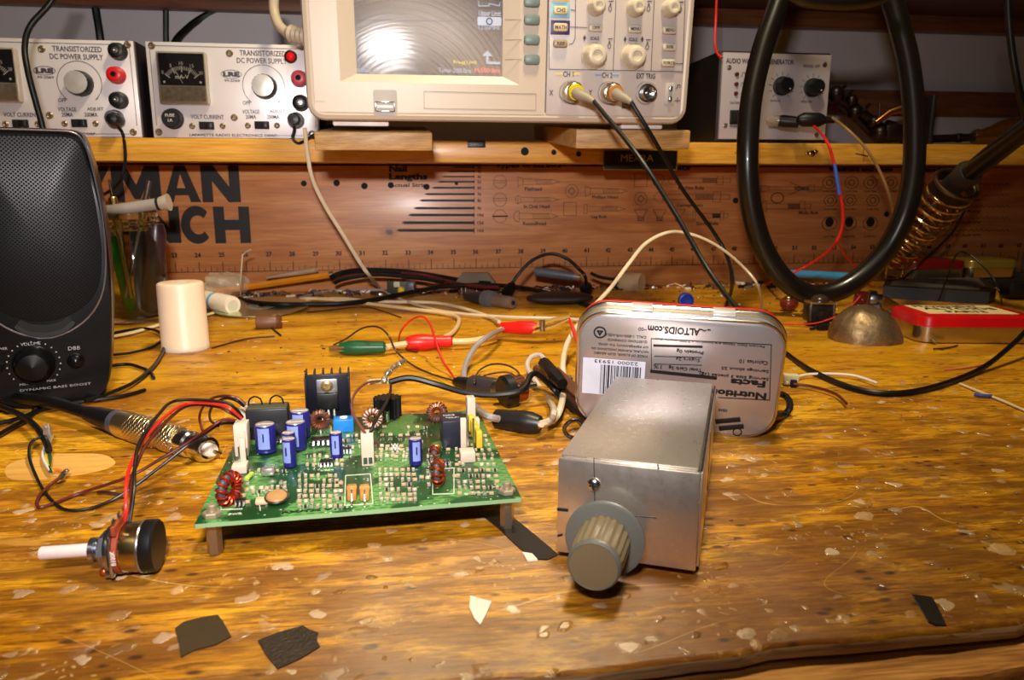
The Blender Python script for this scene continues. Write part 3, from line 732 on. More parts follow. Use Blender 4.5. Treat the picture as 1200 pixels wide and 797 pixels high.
# ------------------------------------------------------------------ probe leads plugged into the scope
greyboot = mat('grey_probe_boot', (150, 138, 118), .5)
def probe(px, py, ringcol, lab, tip, pts, rmat):
    c = S(px, py); o3 = sf.M @ V((c.x, -.003, c.z)); n = (sf.M.to_3x3() @ V((0, -1, 0)))
    e = empty('probe_lead', o3, lab, 'probe lead', 'probe leads on the oscilloscope inputs'); o = lambda p: V(p)-o3
    b = MB(); b.lat((0, 0, 0), n, [(.0074, .0025), (.0082, .003), (.0082, .011, 1), (.0076, .012), (.0066, .012), (.0066, .017), (.0055, .018)], 30, ribs=10, ribd=.0006); b.build('plug', mat('nickel_plug', (196, 184, 160), .25, 1), e)
    t1 = V(tip[0])-o3; b = MB(); s0 = n*.014
    pts_ = crom([s0, s0+n*.008+V((.001, 0, -.002)), s0.lerp(t1, .62)+n*.0025, t1], 6)
    b.tube(pts_, lambda t: .0056-.0036*t, 12)
    b.build('strain_relief', greyboot, e)
    b = MB(); k = s0+n*.003; b.lat(k, k+n+V((.08, 0, -.2)), [(.0060, 0), (.0060, .0035)], 20); b.build('colour_ring', rmat, e)
    cp = [t1]+[V(p)-o3 for p in pts]
    MB().tube(crom(cp, 10), .0017, 8).build('cable', black_rub, e)
yring = mat('yellow_ring', (225, 205, 30), .4); oring = mat('orange_tan_ring', (196, 128, 70), .45)
yT = (sf.M @ V((0, -.02, 0))).y
t1 = D(696, 119, yT-.008); t2 = D(740, 120, yT-.004)
probe(668, 108, 0, 'black probe lead with a yellow ring, sweeping from the oscilloscope over the right bench', [t1], [D(745, 179, .54), D(790, 248, .515), D(829, 315, .49), D(864, 362, .455), D(893, 390, .425), G(917, 411, .004), G(950, 434, .002), G(1000, 455, .002), G(1050, 461, .002), G(1100, 452, .002), G(1150, 432, .003), G(1185, 405, .012), G(1205, 385, .02)], yring)
probe(713, 109, 0, 'black probe lead with an orange-tan ring, hanging behind the yellow-ringed one', [t2], [D(766, 163, .60), D(800, 222, .64), D(835, 270, .66), D(852, 300, .655), D(858, 330, .62), G(853, 352, .004), G(842, 366, .003), G(790, 378, .0025), G(740, 386, .0025)], oring)
# ------------------------------------------------------------------ transistor power supplies
PB = SB+.004
pf0 = Fr(L(0, PB, 0), BE); bl = pf0.y(180, 162.5); tr = pf0.y(371, 49)
PW, PH = tr.x-bl.x, pf0.y(171, 47.5).z-bl.z
pf = Fr(pf0.M @ V((bl.x, 0, bl.z)), BE)
face = mat('brushed_aluminium_face', (222, 214, 214), .38, .25, var=.04, scale=25, stretch=(1, 1, 1))
case = mat('dark_wrinkle_case', (34, 24, 28), .5)
psu = empty('power_supply', pf, 'silver faced power supply with a red lamp, right beside the oscilloscope', 'power supply', 'twin transistor power supplies')
Pp = lambda px, py, y=0.0: pf.y(px, py, y)
MB().box((PW/2, .063, PH/2), (PW, .122, PH), .002).build('case', case, psu)
MB().box((PW/2, -.0005, PH/2), (PW-.002, .003, PH-.002), .0006).build('face_plate', face, psu)
b = MB(); i_ = .0045; Y = -.0022
b.pline([V((i_, Y, PH-i_)), V((i_, Y, .012))], .0004); b.line((i_, Y, PH-i_), (PW-i_, Y, PH-i_), .0004); b.line((PW-i_, Y, .012), (PW-i_, Y, PH-i_), .0004)
z = Pp(275, 158.5).z; b.line((.035, Y, z), (.048, Y, z), .0004); b.line((PW-.052, Y, z), (PW-.012, Y, z), .0004)
def pt(s, px, py, hp, wp, bold=.0): c = Pp(px, py, Y); b.text(s, (c.x, Y, c.z), h=hp*.00088, w=wp*.00088, bold=bold+.012)
pt('TRANSISTORIZED', 308, 62.5, 5.5, 48); pt('DC POWER SUPPLY', 307, 71.3, 5.5, 52); pt('OFF', 289, 120.5, 4, 8)
pt('VOLTAGE', 294, 131, 4.3, 18); pt('ADJUST', 325, 131, 4.3, 16); pt('20MA', 294, 137, 4.3, 11); pt('200MA', 320, 137, 4.3, 13); pt('VOLT CURRENT', 243, 137, 4.5, 34)
pt('LAFAYETTE RADIO ELECTRONICS CORP.', 274, 158.5, 2.8, 92); pt('LRE', 271, 87, 5, 17, .06); pt('99-5069', 272, 94.5, 2.6, 16)
c = Pp(271, 87, Y); b.ring((c.x, Y, c.z), .0092, .0038, .0004, 20)
c = Pp(309, 101, Y); b.ring((c.x, Y, c.z), .0192, .0192, .00045, 40, R(-50), R(230))
for a_ in (-50, 230): x, z = c.x+.0192*math.cos(R(a_)), c.z+.0192*math.sin(R(a_)); b.line((x, Y, z), (x+(.002 if a_ < 0 else -.002), Y, z+.001), .0005)
b.build('face_print', grey_print, psu)
# meter
a, c = Pp(185, 61), Pp(248, 124); mw, mh = c.x-a.x, a.z-c.z; mxm = MX.Translation(((a.x+c.x)/2, 0, (a.z+c.z)/2))
mo = MB().box((0, -.004, 0), (mw, .008, mh), .002, mx=mxm).build('meter', mat('meter_bezel_clear', (176, 164, 150), .25, var=.03), psu)
MB().box((0, -.0084, mh*.16), (mw*.90, .0012, mh*.60), .0004, mx=mxm).build('dial', mat('meter_black_dial', (30, 28, 34), .35), mo)
MB().box((0, -.0084, -mh*.30), (mw*.90, .0012, mh*.28), .0004, mx=mxm).build('lower_window', mat('meter_lower_window', (150, 136, 118), .3, .3, var=.3, scale=250), mo)
b = MB(); ctr = V((0, -.0092, -mh*.18)); rr = mw*.42
for k in range(21):
    a_ = R(142-104*k/20); l = .0045 if k % 5 == 0 else .0028
    p0 = ctr+V((rr*math.cos(a_), 0, rr*math.sin(a_))); b.line(p0, ctr+V(((rr-l)*math.cos(a_), 0, (rr-l)*math.sin(a_))), .0005 if k % 5 else .0009, mx=mxm)
for k, s in ((0, '0'), (5, '5'), (10, '10'), (15, '15'), (20, '20')):
    a_ = R(142-104*k/20); p0 = ctr+V(((rr+.0028)*math.cos(a_), 0, (rr+.0028)*math.sin(a_))); b.text(s, p0, h=.0030, w=.0017*len(s), mx=mxm, bold=.0)
b.text('mA-V', (0, -.0092, mh*.02), h=.0036, w=.012, mx=mxm, bold=.03)
for x in (-.016, .016): b.sph((x, -.0092, -mh*.08), .0011, 8, mx=mxm)
b.line(ctr+V((0, 0, .004)), ctr+V((-.006, 0, rr-.003)), .0005, mx=mxm)
b.build('scale_marks', mat('meter_white_marks', (230, 228, 222), .5), mo)
MB().box((0, -.0099, 0), (mw*.97, .0006, mh*.97), .0002, mx=mxm).build('meter_glass', mat('clear_glass', (255, 255, 255), .05, var=0, trans=1, ior=1.1), mo)
for px, py in ((178.5, 54), (269.5, 63), (275, 138), (187, 155), (364, 58), (366, 157)):
    c = Pp(px, py); MB().lat((c.x, -.001, c.z), (c.x, -1, c.z), [(.0033, 0), (.0033, .0012), (.0022, .0022), (.0012, .0012), (0, .0012)], 12).build('screw', mat('dull_nickel_screw', (150, 136, 112), .35, .8), psu)
for px, py in ((226, 148), (261.5, 148), (291, 147.5), (325, 147.5)):
    c = Pp(px, py); MB().lat((c.x, -.001, c.z), (c.x, -1, c.z), [(.0028, 0), (.0028, .0012), (.0018, .002), (.001, .0012), (0, .0012)], 12).build('screw', mat('dull_nickel_screw', (150, 136, 112), .35, .8), psu)
for px, py in ((243, 147.5), (307.5, 147)):
    c = Pp(px, py); sw = MB().box((c.x, -.0025, c.z), (.0135, .003, .0072), .0006).build('slide_switch', dark, psu)
    MB().box((c.x+.003, -.0048, c.z), (.0055, .004, .0060), .0008).build('slider', black, sw)
c = Pp(202, 139, -.006)
fh = MB().lat((c.x, -.001, c.z), (c.x, -1, c.z), [(.0095, 0), (.0095, .003), (.0086, .0035, 1), (.0084, .011, 1), (.0074, .012), (0, .012)], 32, ribs=16, ribd=.0004).build('fuse_holder', black, psu)
MB().text('FUSE', (c.x, -.0132, c.z+.0025), h=.0026, w=.008).text('1A', (c.x, -.0132, c.z-.002), h=.0026, w=.004).build('fuse_print', white_p, fh)
c = Pp(309, 101, -.008)
kb = MB().lat((c.x, -.001, c.z), (c.x, -1, c.z), [(.0115, 0), (.0115, .004, 1), (.0104, .012, 1), (.0098, .0125), (0, .0125)], 36, ribs=18, ribd=.0004).build('voltage_knob', black, psu)
kc = mat('spun_aluminium', (216, 212, 206), .35, .55, var=.08, scale=200)
MB().lat((c.x, -.013, c.z), (c.x, -1, c.z), [(.0100, 0), (.0098, .0013), (.004, .0019), (0, .002)], 28).build('knob_cap', kc, kb)
c = Pp(341, 67); lm = MB().lat((c.x, -.001, c.z), (c.x, -1, c.z), [(.0062, 0), (.0060, .002), (.0045, .0026), (.0040, .002)], 20).build('lamp_bezel', mat('dark_bezel', (70, 30, 34), .35, .5), psu)
MB().sph((c.x, -.0025, c.z), .0042, 14, sc=(1, .8, 1)).build('lamp_lens', mat('red_lamp_lens', (220, 20, 30), .12, emit=.25), lm)
def post(px, py, m, m2=black, par=None):
    c = Pp(px, py, -.006); o = MB().lat((c.x, -.001, c.z), (c.x, -1, c.z), [(.0078, 0), (.0078, .004), (.0070, .006), (.0066, .011), (.0050, .012), (.0026, .012), (.0026, .008), (0, .008)], 24).build('binding_post', m, par)
    MB().lat((c.x, -.0095, c.z), (c.x, -1, c.z), [(.0030, 0), (.0030, .0034), (.0016, .0036), (.0014, .001), (0, .001)], 14).build('post_core', steel if m2 is None else m2, o); return o
post(350.5, 92, mat('dull_red_post', (196, 70, 84), .4), dark, psu); post(352, 120.5, black, None, psu); post(346.5, 141, mat('grey_post', (110, 112, 122), .35, .4), dark, psu)
psu2 = dup(psu, 'silver faced power supply behind the loudspeaker, with a bright red binding post')
d = Pp(351, 92).x-Pp(138.5, 92).x
psu2.location = psu.location + (pf.M.to_3x3() @ V((-d, 0, 0)))
for ch in psu2.children:
    if ch.name.startswith('lamp_bezel'):
        for g_ in list(ch.children): bpy.data.objects.remove(g_)
        bpy.data.objects.remove(ch); break
lx = Pp(341, 67).x+.0
o = post(353.5, 65, black, None, psu2)
for ch in psu2.children:
    if ch.name.startswith('binding_post') and ch.data.materials[0].name == 'dull_red_post':
        ch.data = ch.data.copy(); ch.data.materials[0] = redp
# ------------------------------------------------------------------ audio waveform generator
gB = SB+.02
g0 = Fr(L(0, gB, 0), BE); a, c = g0.y(843.5, 61), g0.y(968, 165.5); c2 = g0.y(975.5, 68)
GW, GH = g0.y(970, 110).x-g0.y(843.5, 110).x, (a.z-g0.y(843, 163.5).z)
gf = Fr(g0.M @ V((g0.y(843.5, 110).x, 0, g0.y(843, 163.5).z)), BE)
gen = empty('waveform_generator', gf, 'black cased audio waveform generator with a grey face and two black knobs', 'signal generator')
MB().box((GW/2, .062, GH/2), (GW+.004, .12, GH+.004), .002).build('case', mat('black_painted_case', (20, 17, 19), .5), gen)
MB().box((GW/2, 0, GH/2), (GW-.001, .005, GH-.001), .0006).build('face_plate', mat('dull_grey_face', (176, 166, 172), .45, .15, var=.04), gen)
Gp = lambda px, py, y=-.0028: gf.y(px, py, y)
b = MB(); Y = -.0028
def gt(s, px, py, hp, wp, bold=0): c = Gp(px, py); b.text(s, (c.x, Y, c.z), h=hp*.00092, w=wp*.00092, bold=bold)
gt('AUDIO WAVEFORM GENERATOR', 891, 72, 5.5, 82, .02); gt('RANGE', 909, 118, 2.6, 12); gt('AMPLITUDE', 945, 119, 2.6, 14); gt('FUNCTION', 861, 120.5, 2.6, 11); gt('POWER', 861, 148, 2.6, 11); gt('OUTPUT', 907, 149.5, 2.6, 14); gt('MODEL 377', 951, 77.5, 3, 20)
for py, k in ((87, 0), (98.5, 1), (109.5, 2)):
    x = [868, 870, 870, 873, 873, 876] if k == 0 else [868, 870, 873, 875, 877, 878]; y_ = [2, 2, -2, -2, 2, 2] if k == 0 else ([2, -2, 2, -2, 2, 0] if k == 1 else [0, -2, 0, 2, 1, 0])
    b.pline([Gp(x[i], py+y_[i]) for i in range(6)], .0004)
for kx, ky in ((916, 101), (952, 103)):
    c = Gp(kx, ky)
    for k in range(11):
        a_ = R(-50+280*k/10); b.line((c.x+.0112*math.cos(a_), Y, c.z+.0112*math.sin(a_)), (c.x+.0145*math.cos(a_), Y, c.z+.0145*math.sin(a_)), .0004)
b.build('face_print', grey_print, gen)
for kx, ky in ((916, 101), (952, 103)):
    c = Gp(kx, ky); o = MB().lat((c.x, -.002, c.z), (c.x, -1, c.z), [(.0098, 0), (.0098, .003), (.0088, .0035, 1), (.0080, .013, 1), (.0070, .014), (0, .014)], 36, ribs=12, ribd=.0006).build('knob', black, gen)
    MB().sph((c.x+.003, -.0162, c.z-.004), .0008, 6).build('knob_pointer', white_p, o)
for px, py in ((863.5, 87), (863, 98.5), (862.5, 109.5), (884, 88)):
    c = Gp(px, py); MB().lat((c.x, -.002, c.z), (c.x, -1, c.z), [(.0024, 0), (.0024, .001), (.0016, .003), (0, .0035)], 12).build('indicator', mat('dark_red_led', (80, 14, 16), .3), gen)
for px, py in ((854.5, 79), (966.5, 75.5), (850, 147), (957, 158)):
    c = Gp(px, py); MB().lat((c.x, -.002, c.z), (c.x, -1, c.z), [(.0026, 0), (.0024, .0012), (.0012, .0016), (0, .0012)], 12).build('screw', steel, gen)
c = Gp(861, 137.5); o = MB().box((c.x, -.004, c.z), (.0115, .003, .0145), .0006).build('rocker_switch', black, gen); MB().box((c.x, -.006, c.z), (.008, .003, .011), .001, rx=R(12)).build('rocker', dark, o)
# ------------------------------------------------------------------ circuit board on standoffs
PBH = .0125
cb = Fr((-.0982, .2137, PBH), .1932)
BWd, BDp = .1034, .1015
m, nt, bs = nodes('green_solder_mask'); t = NT(nt)
p = t.coord((1, 1, 1))
col = t.ramp(t.noise(p, 38, 3), [(.3, (13, 50, 22)), (.7, (28, 78, 34))])
br = t.put('ShaderNodeTexBrick'); t.K.new(t.coord((1, 1, 1), rot=(0, 0, 0)), br.inputs[0]); br.inputs['Scale'].default_value = 130; br.inputs['Mortar Size'].default_value = .10
br.inputs['Color1'].default_value = (1, 1, 1, 1); br.inputs['Color2'].default_value = (1, 1, 1, 1); br.inputs['Mortar'].default_value = (0, 0, 0, 1)
tr_ = t.math('MULTIPLY', t.ramp(br.outputs[0], [(.3, 1.0), (.7, 0.0)]), t.ramp(t.noise(p, 60, 2), [(.5, 0.0), (.55, .7)]))
col = t.mix(tr_, col, (104, 160, 84))
via = t.vor(p, 420, rnd=.7); col = t.mix(t.math('MULTIPLY', t.ramp(via.outputs['Distance'], [(.12, 1.0), (.18, 0.0)]), t.ramp(t.noise(p, 90, 2), [(.5, 0.0), (.55, 1.0)])), col, (190, 200, 168))
nt.links.new(col, bs.inputs['Base Color']); bs.inputs['Roughness'].default_value = .3; bs.inputs['Coat Weight'].default_value = .3
pcbm = m
board = empty('circuit_board', Fr((-.0982, .2137, 0), .1932), 'green circuit board crowded with components, standing on four brass standoffs', 'circuit board')
def zoff(v): return V((v[0], v[1], v[2]+PBH))
TB = MX.Translation((0, 0, PBH))
b = MB(); b.box((BWd/2, BDp/2, -.0008), (BWd, BDp, .0016), .0002, mx=TB); b.build('board', [pcbm], board)
b = MB(); b.box((BWd/2, -.00002, -.0008), (BWd-.0004, .0003, .0013), 0, mx=TB); b.build('cut_edge', mat('pale_fibreglass_edge', (140, 176, 128), .5), board)
def bz(px, py, z=0.0): return cb.z(px, py, z)
def part(name, mb, m, par=None): return mb.build(name, m, par or board)
# standoffs and their nuts
for (x, y) in ((.0045, .0045), (BWd-.0042, .0045), (.0045, BDp-.0045), (BWd-.0042, BDp-.0045)):
    so = part('standoff', MB().cyl((x, y, 0), (x, y, PBH-.0016), .0024, n=6, bev=.0003), steel if y > .05 else mat('bronze_standoff', (176, 160, 140), .3, .9))
    part('standoff_nut', MB().cyl((x, y, PBH), (x, y, PBH+.0018), .0030, n=6, bev=.0003).cyl((x, y, PBH+.0016), (x, y, PBH+.0042), .0014, n=12, bev=.0004), mat('nickel_nut', (190, 176, 150), .3, .6), so)
# electrolytic capacitors
navy = mat('navy_can_sleeve', (34, 32, 110), .3); stripe = mat('light_blue_stripe', (132, 150, 210), .35); alu = mat('can_top', (190, 176, 172), .35, .6)
def ecap(px, py, r, h, sa=-95):
    c = bz(px, py); c = V((c.x, c.y+r, 0)); mx = TB @ MX.Translation(c)
    o = part('electrolytic_capacitor', MB().lathe([(r*.9, .0004), (r, .0009), (r*.94, .0016), (r, .0022), (r, h-.0006), (r*.93, h), (r*.90, h-.0001)], 28, mx=mx), navy)
    sb = MB(); n = 8; vs = []; fs = []
    for i in range(n+1):
        a = R(sa-32+64*i/n); vs += [((r+.0001)*math.cos(a), (r+.0001)*math.sin(a), .0024), ((r+.0001)*math.cos(a), (r+.0001)*math.sin(a), h-.0007)]
    for i in range(n): fs.append([2*i, 2*i+2, 2*i+3, 2*i+1])
    sb.add(vs, fs, mx=mx); part('stripe', sb, stripe, o)
    mb = MB(); a = R(sa); mb.box(((r+.0002)*math.cos(a), (r+.0002)*math.sin(a), h*.62), (.0005, .0004, h*.28), 0, rz=a+PI/2, mx=mx); part('polarity_mark', mb, navy, o)
    part('can_top', MB().lathe([(0, h-.0001), (r*.9, h-.0001), (r*.88, h+.0001), (0, h+.0001)], 24, mx=mx).line((-r*.7, 0, h+.00015), (r*.7, 0, h+.00015), .0002, mx=mx), alu, o)
ecap(311, 534, .0040, .0115); ecap(347, 531, .0040, .0115, -105); ecap(352, 516, .0040, .0115, -100)
ecap(339.5, 550, .0025, .0110, -110); ecap(339, 542, .0025, .0110, -110); ecap(394.5, 540, .0024, .0105, -95); ecap(488, 548, .0025, .0105, -85)
# large module behind the capacitors
olive = mat('dark_module_top', (70, 70, 52), .5)
a, c = bz(291, 516), bz(338, 512)
mo = part('power_module', MB().box(((a.x+c.x)/2, a.y+.0045, .0065), (c.x-a.x+.001, .009, .0125), .0006, mx=TB), mat('module_black', (30, 30, 34), .4))
part('module_top', MB().box(((a.x+c.x)/2, a.y+.0045, .0129), (c.x-a.x, .008, .0006), .0002, mx=TB), olive, mo)
for f_ in (.18, .72):
    x = a.x+(c.x-a.x)*f_; part('wire_loop', MB().tube(crom([(x-.0028, a.y+.006, .0128), (x-.0022, a.y+.006, .0155), (x, a.y+.006, .0168), (x+.0022, a.y+.006, .0155), (x+.0028, a.y+.006, .0128)], 5), .00035, 6, mx=TB), black_rub, mo)
# heat sink with its transistor
hs = bz(386, 492); 
b = MB(); hw = .0096; hh = .0205
b.box((hs.x, hs.y, hh/2+.0005), (hw*2, .0018, hh), .0002, mx=TB)
for k in range(6): x = hs.x-hw+.0004+(2*hw-.0008)*k/5; b.box((x, hs.y+.0035, hh/2+.0012), (.0007, .007, hh+.0012), .0001, mx=TB)
for s_ in (-1, 1): b.box((hs.x+s_*(hw-.0004), hs.y-.0012, hh/2), (.0009, .0040, hh-.001), .0001, mx=TB)
ho = part('heat_sink', b, mat('black_anodised', (22, 22, 34), .35, .3))
b = MB(); b.box((hs.x-.0002, hs.y-.0014, .0158), (.0090, .0010, .0066), .0003, mx=TB); part('transistor_tab', b, mat('tinned_tab', (205, 205, 205), .3, .9), ho)
b = MB(); b.box((hs.x-.0002, hs.y-.0026, .0096), (.0092, .0034, .0072), .0004, mx=TB); part('transistor_body', b, black, ho)
part('tab_screw', MB().lat((hs.x-.0002, hs.y-.0018, .0162), (hs.x-.0002, -1, .0162), [(.0027, 0), (.0026, .0012), (.0014, .0018), (.0007, .0010), (0, .001)], 16, mx=TB), mat('dull_brass_screw', (160, 134, 90), .35, .7), ho)
for k in (-1, 0, 1): part('transistor_lead', MB().box((hs.x+k*.0025, hs.y-.0026, .003), (.0008, .0006, .0064), 0, mx=TB), tinned, ho)
# ring coils
copper = mat('copper_winding', (196, 92, 44), .28, .85, var=.3, scale=400); copper2 = mat('pale_copper_winding', (158, 86, 56), .35, .7, var=.3, scale=400)
redcop = mat('red_copper_winding', (186, 54, 28), .3, .75, var=.3, scale=400)
def coil(c, RR, rr, wr, turns, mx, wm, cm, name='ring_coil'):
    T = TB @ MX.Translation(V(c)) @ mx
    P = [(RR+rr*math.cos(2*PI*k/16), rr*.9*math.sin(2*PI*k/16)) for k in range(17)]
    o = part(name, MB().lathe(P, 28, mx=T, cap=False), cm)
    pts = []; n = turns*9
    for i in range(n):
        a = 2*PI*i/n; q = 2*PI*i/9; k = rr+wr*.8
        pts.append(((RR+k*math.cos(q))*math.cos(a), (RR+k*math.cos(q))*math.sin(a), k*math.sin(q)))
    part('winding', MB().tube(pts, wr, 6, closed=True, mx=T), wm, o); return o
grey_core = mat('grey_ferrite', (76, 70, 76), .45)
RX = lambda d: MX.Rotation(R(d), 4, 'X'); RZ_ = lambda d: MX.Rotation(R(d), 4, 'Z'); RY = lambda d: MX.Rotation(R(d), 4, 'Y')
c = bz(376, 508); coil((c.x, c.y, .0060), .0030, .0011, .00036, 17, RX(90), copper2, grey_core); 
part('coil_stem', MB().box((c.x, c.y, .001), (.0006, .0006, .002), 0, mx=TB).tube([(c.x-.002, c.y, 0), (c.x, c.y-.0005, .003), (c.x+.002, c.y, 0)], .0003, 6, mx=TB), tinned)
c = bz(437, 503); coil((c.x, c.y, .0048), .0031, .0012, .00038, 16, RX(80), mat('white_copper_winding', (170, 104, 78), .35, .7, var=.5, scale=500), mat('pale_core', (200, 190, 180), .5))
c = bz(512, 494); coil((c.x, c.y, .0042), .0031, .0013, .00036, 17, RX(55) @ RY(-15), copper2, grey_core)
c = bz(270, 593); coil((c.x-.0002, c.y+.002, .0052), .0040, .0014, .00045, 15, RZ_(62) @ RX(90), redcop, grey_core)
c = bz(510, 545); coil((c.x, c.y+.001, .0036), .0023, .0013, .00045, 10, RZ_(-12) @ RY(90), copper, grey_core)
c = bz(514, 568); coil((c.x, c.y+.0008, .0042), .0028, .0014, .00048, 11, RZ_(-16) @ RY(84), copper, grey_core)
part('coil_shim', MB().box((bz(509, 545).x, bz(509, 545).y-.002, .0035), (.004, .002, .003), .0003, mx=TB), tinned)
# blue trimmer
a, c = bz(391, 508), bz(415, 508); w_ = c.x-a.x
tr2 = part('trimmer', MB().box(((a.x+c.x)/2, a.y+.0035, .0028), (w_, .0065, .0056), .0004, mx=TB), mat('bright_blue_trimmer', (30, 120, 200), .35))
part('trimmer_screw', MB().cyl(((a.x+c.x)/2, a.y+.0035, .0056), ((a.x+c.x)/2, a.y+.0035, .0060), .0016, n=16, mx=TB), white_p, tr2)
# chips
def ic(px, py, w, d, h, pins, name='chip', pitch=.00127, m=None, pl=.0022):
    c = bz(px, py); o = part(name, MB().box((c.x, c.y, h/2+.0004), (w, d, h), .0003, mx=TB), m or black)
    b = MB()
    for k in range(pins):
        x = c.x+(k-(pins-1)/2)*pitch
        for s_ in (-1, 1): b.box((x, c.y+s_*(d/2+pl*.4), .0006), (pitch*.5, pl, .0003), 0, mx=TB).box((x, c.y+s_*(d/2+.0002), .0012), (pitch*.5, .0003, .0013), 0, mx=TB)
    part('pin_row', b, tinned, o); return o
ic(376.5, 519, .0078, .0046, .0018, 4, pitch=.0019, pl=.0030); ic(328, 517, .006, .004, .0016, 4)
ic(405, 470+60, .004, .003, .0012, 4); ic(282, 591, .0032, .0026, .0014, 3); ic(522, 545, .003, .002, .001, 3)
ic(463, 526, .0028, .0026, .001, 3, m=mat('white_square_part', (216, 206, 190), .5))
ic(383, 545, .0050, .0040, .0014, 4)
# relay
a, c = bz(519, 527), bz(545, 524); w_ = c.x-a.x
ro = part('relay', MB().box(((a.x+c.x)/2, a.y+.0062, .0058), (w_, .0120, .0112), .0004, mx=TB), mat('relay_black', (34, 36, 48), .35))
part('relay_print', MB().text('NAIS', ((a.x+c.x)/2-.001, a.y+.0085, .01142), h=.0018, w=.0046, flip=MX(), mx=TB).text('TQ2-5V', ((a.x+c.x)/2, a.y+.0050, .01142), h=.0014, w=.0056, flip=MX(), mx=TB), mat('pale_print', (180, 170, 170), .5), ro)
# white pin headers with plug housings
hw_ = mat('off_white_nylon', (206, 188, 168), .5)
def header(px0, px1, py, h, d, name='plug_housing', y1=None):
    a, c = bz(px0, py), bz(px1, py); o = part(name, MB().box(((a.x+c.x)/2, a.y+d/2, h/2), (abs(c.x-a.x), d, h), .0004, mx=TB), hw_); return o, (a.x+c.x)/2, a.y+d/2, abs(c.x-a.x)
o, x, y, w_ = header(275.5, 291, 536, .0128, .0075)
part('housing_rib', MB().box((x+w_*.30, y-.0039, .0055), (.0008, .0006, .010), 0, mx=TB).box((x-w_*.2, y-.0039, .003), (.0006, .0006, .005), 0, mx=TB), hw_, o)
o2, x2, y2, w2_ = header(282, 295.5, 507, .0105, .006)
header(271.5, 289, 556.5, .0032, .006, 'pin_header')
hx = bz(281, 551); part('header_tab', MB().box((hx.x+.0015, hx.y+.0005, .0065), (.0020, .0012, .011), .0002, mx=TB), hw_)
for k in range(2): part('header_pin', MB().box((hx.x-.0018+k*.002, hx.y, .0045), (.0006, .0006, .009), 0, mx=TB), tinned)
o3, x3, y3, w3_ = header(424, 439, 547, .0125, .0060)
b = MB(); b.box((x3-w3_*.2, y3-.0031, .0022), (.0014, .0004, .0024), 0, mx=TB).box((x3+w3_*.2, y3-.0031, .0022), (.0014, .0004, .0024), 0, mx=TB); part('contact_window', b, mat('greenish_dark', (50, 70, 50), .5), o3)
header(540, 558, 543, .0040, .006, 'pin_header')
b = MB(); q = bz(549, 536)
for k in range(2): b.box((q.x+k*.0022, q.y+.0015, .0075), (.0007, .0007, .015), 0, mx=TB)
part('header_pin', b, tinned)
part('header_tab', MB().box((q.x-.0015, q.y+.003, .008), (.0022, .0012, .014), .0002, mx=TB), hw_)
o4, x4, y4, w4_ = header(548, 558, 500, .0125, .0060)
header(550, 563, 504, .0045, .0045, 'pin_header')
# yellow strip of film capacitors beside the relay
ym = mat('yellow_film_capacitor', (226, 186, 48), .4)
for k in range(4):
    c = bz(552.5+k*2.9, 507+k*6.3); part('film_capacitor', MB().box((c.x, c.y, .0042), (.0026, .0042, .0070), .0007, mx=TB), ym)
# round black heat sink with silver can
c = bz(455, 494); b = MB(); b.lathe([(.0062, .0012, 1), (.0062, .0102, 1)], 150, mx=TB @ MX.Translation((c.x, c.y+.004, 0)), ribs=15, ribd=.0018); o = part('round_heat_sink', b, mat('black_anodised2', (18, 18, 20), .4, .3))
part('metal_can', MB().cyl((c.x-.0006, c.y-.0024, .0005), (c.x-.0006, c.y-.0024, .0056), .0012, n=12, bev=.0002, mx=TB), tinned, o)
# amber parts with silver leads
amb = mat('amber_film_part', (186, 126, 62), .35)
for px in (412.5, 427.5):
    c = bz(px, 586); o = part('amber_component', MB().box((c.x, c.y+.0032, .0014), (.0032, .0090, .0028), .0006, mx=TB), amb)
    part('band', MB().box((c.x, c.y+.0038, .0022), (.0034, .0012, .0024), .0003, mx=TB), mat('gold_band', (214, 158, 90), .3, .3), o)
    part('lead', MB().tube([(c.x, c.y+.001, .0032), (c.x, c.y-.0012, .0024), (c.x, c.y-.0022, .0004), (c.x, c.y-.0050, .0003)], .0003, 6, mx=TB), tinned, o)
# crystal, disc capacitor and others
a = bz(314, 560); o = part('crystal_can', MB().box((a.x, a.y+.002, .0018), (.0052, .0036, .0034), .0014, mx=TB), mat('bright_tin', (214, 206, 200), .25, .8))
a = bz(324, 592); o = part('disc_capacitor', MB().lathe([(0, .0003), (.0030, .0005), (.0036, .0013), (.0030, .0021), (0, .0024)], 24, mx=TB @ MX.Translation((a.x, a.y+.002, .0010)) @ RX(12)), mat('tan_ceramic', (178, 134, 84), .35))
part('capacitor_rim', MB().tube([(.0036*math.cos(k*PI/12), .0036*math.sin(k*PI/12), .0013) for k in range(24)], .0004, 6, closed=True, mx=TB @ MX.Translation((a.x, a.y+.002, .0010)) @ RX(12)), tinned, o)
a = bz(307, 593); part('adhesive_pad', MB().box((a.x, a.y+.002, .001), (.0046, .0042, .0018), .0008, mx=TB), mat('beige_lump', (214, 186, 150), .6))
a = bz(291, 563); part('striped_inductor', MB().lat((a.x-.0004, a.y-.002, .0012), (a.x+.0010, a.y+.0035, .0012), [(.0006, 0), (.0010, .0005), (.0009, .0025), (.0010, .0050), (.0006, .0055)], 12, mx=TB), mat('yellow_green_body', (170, 190, 80), .3))
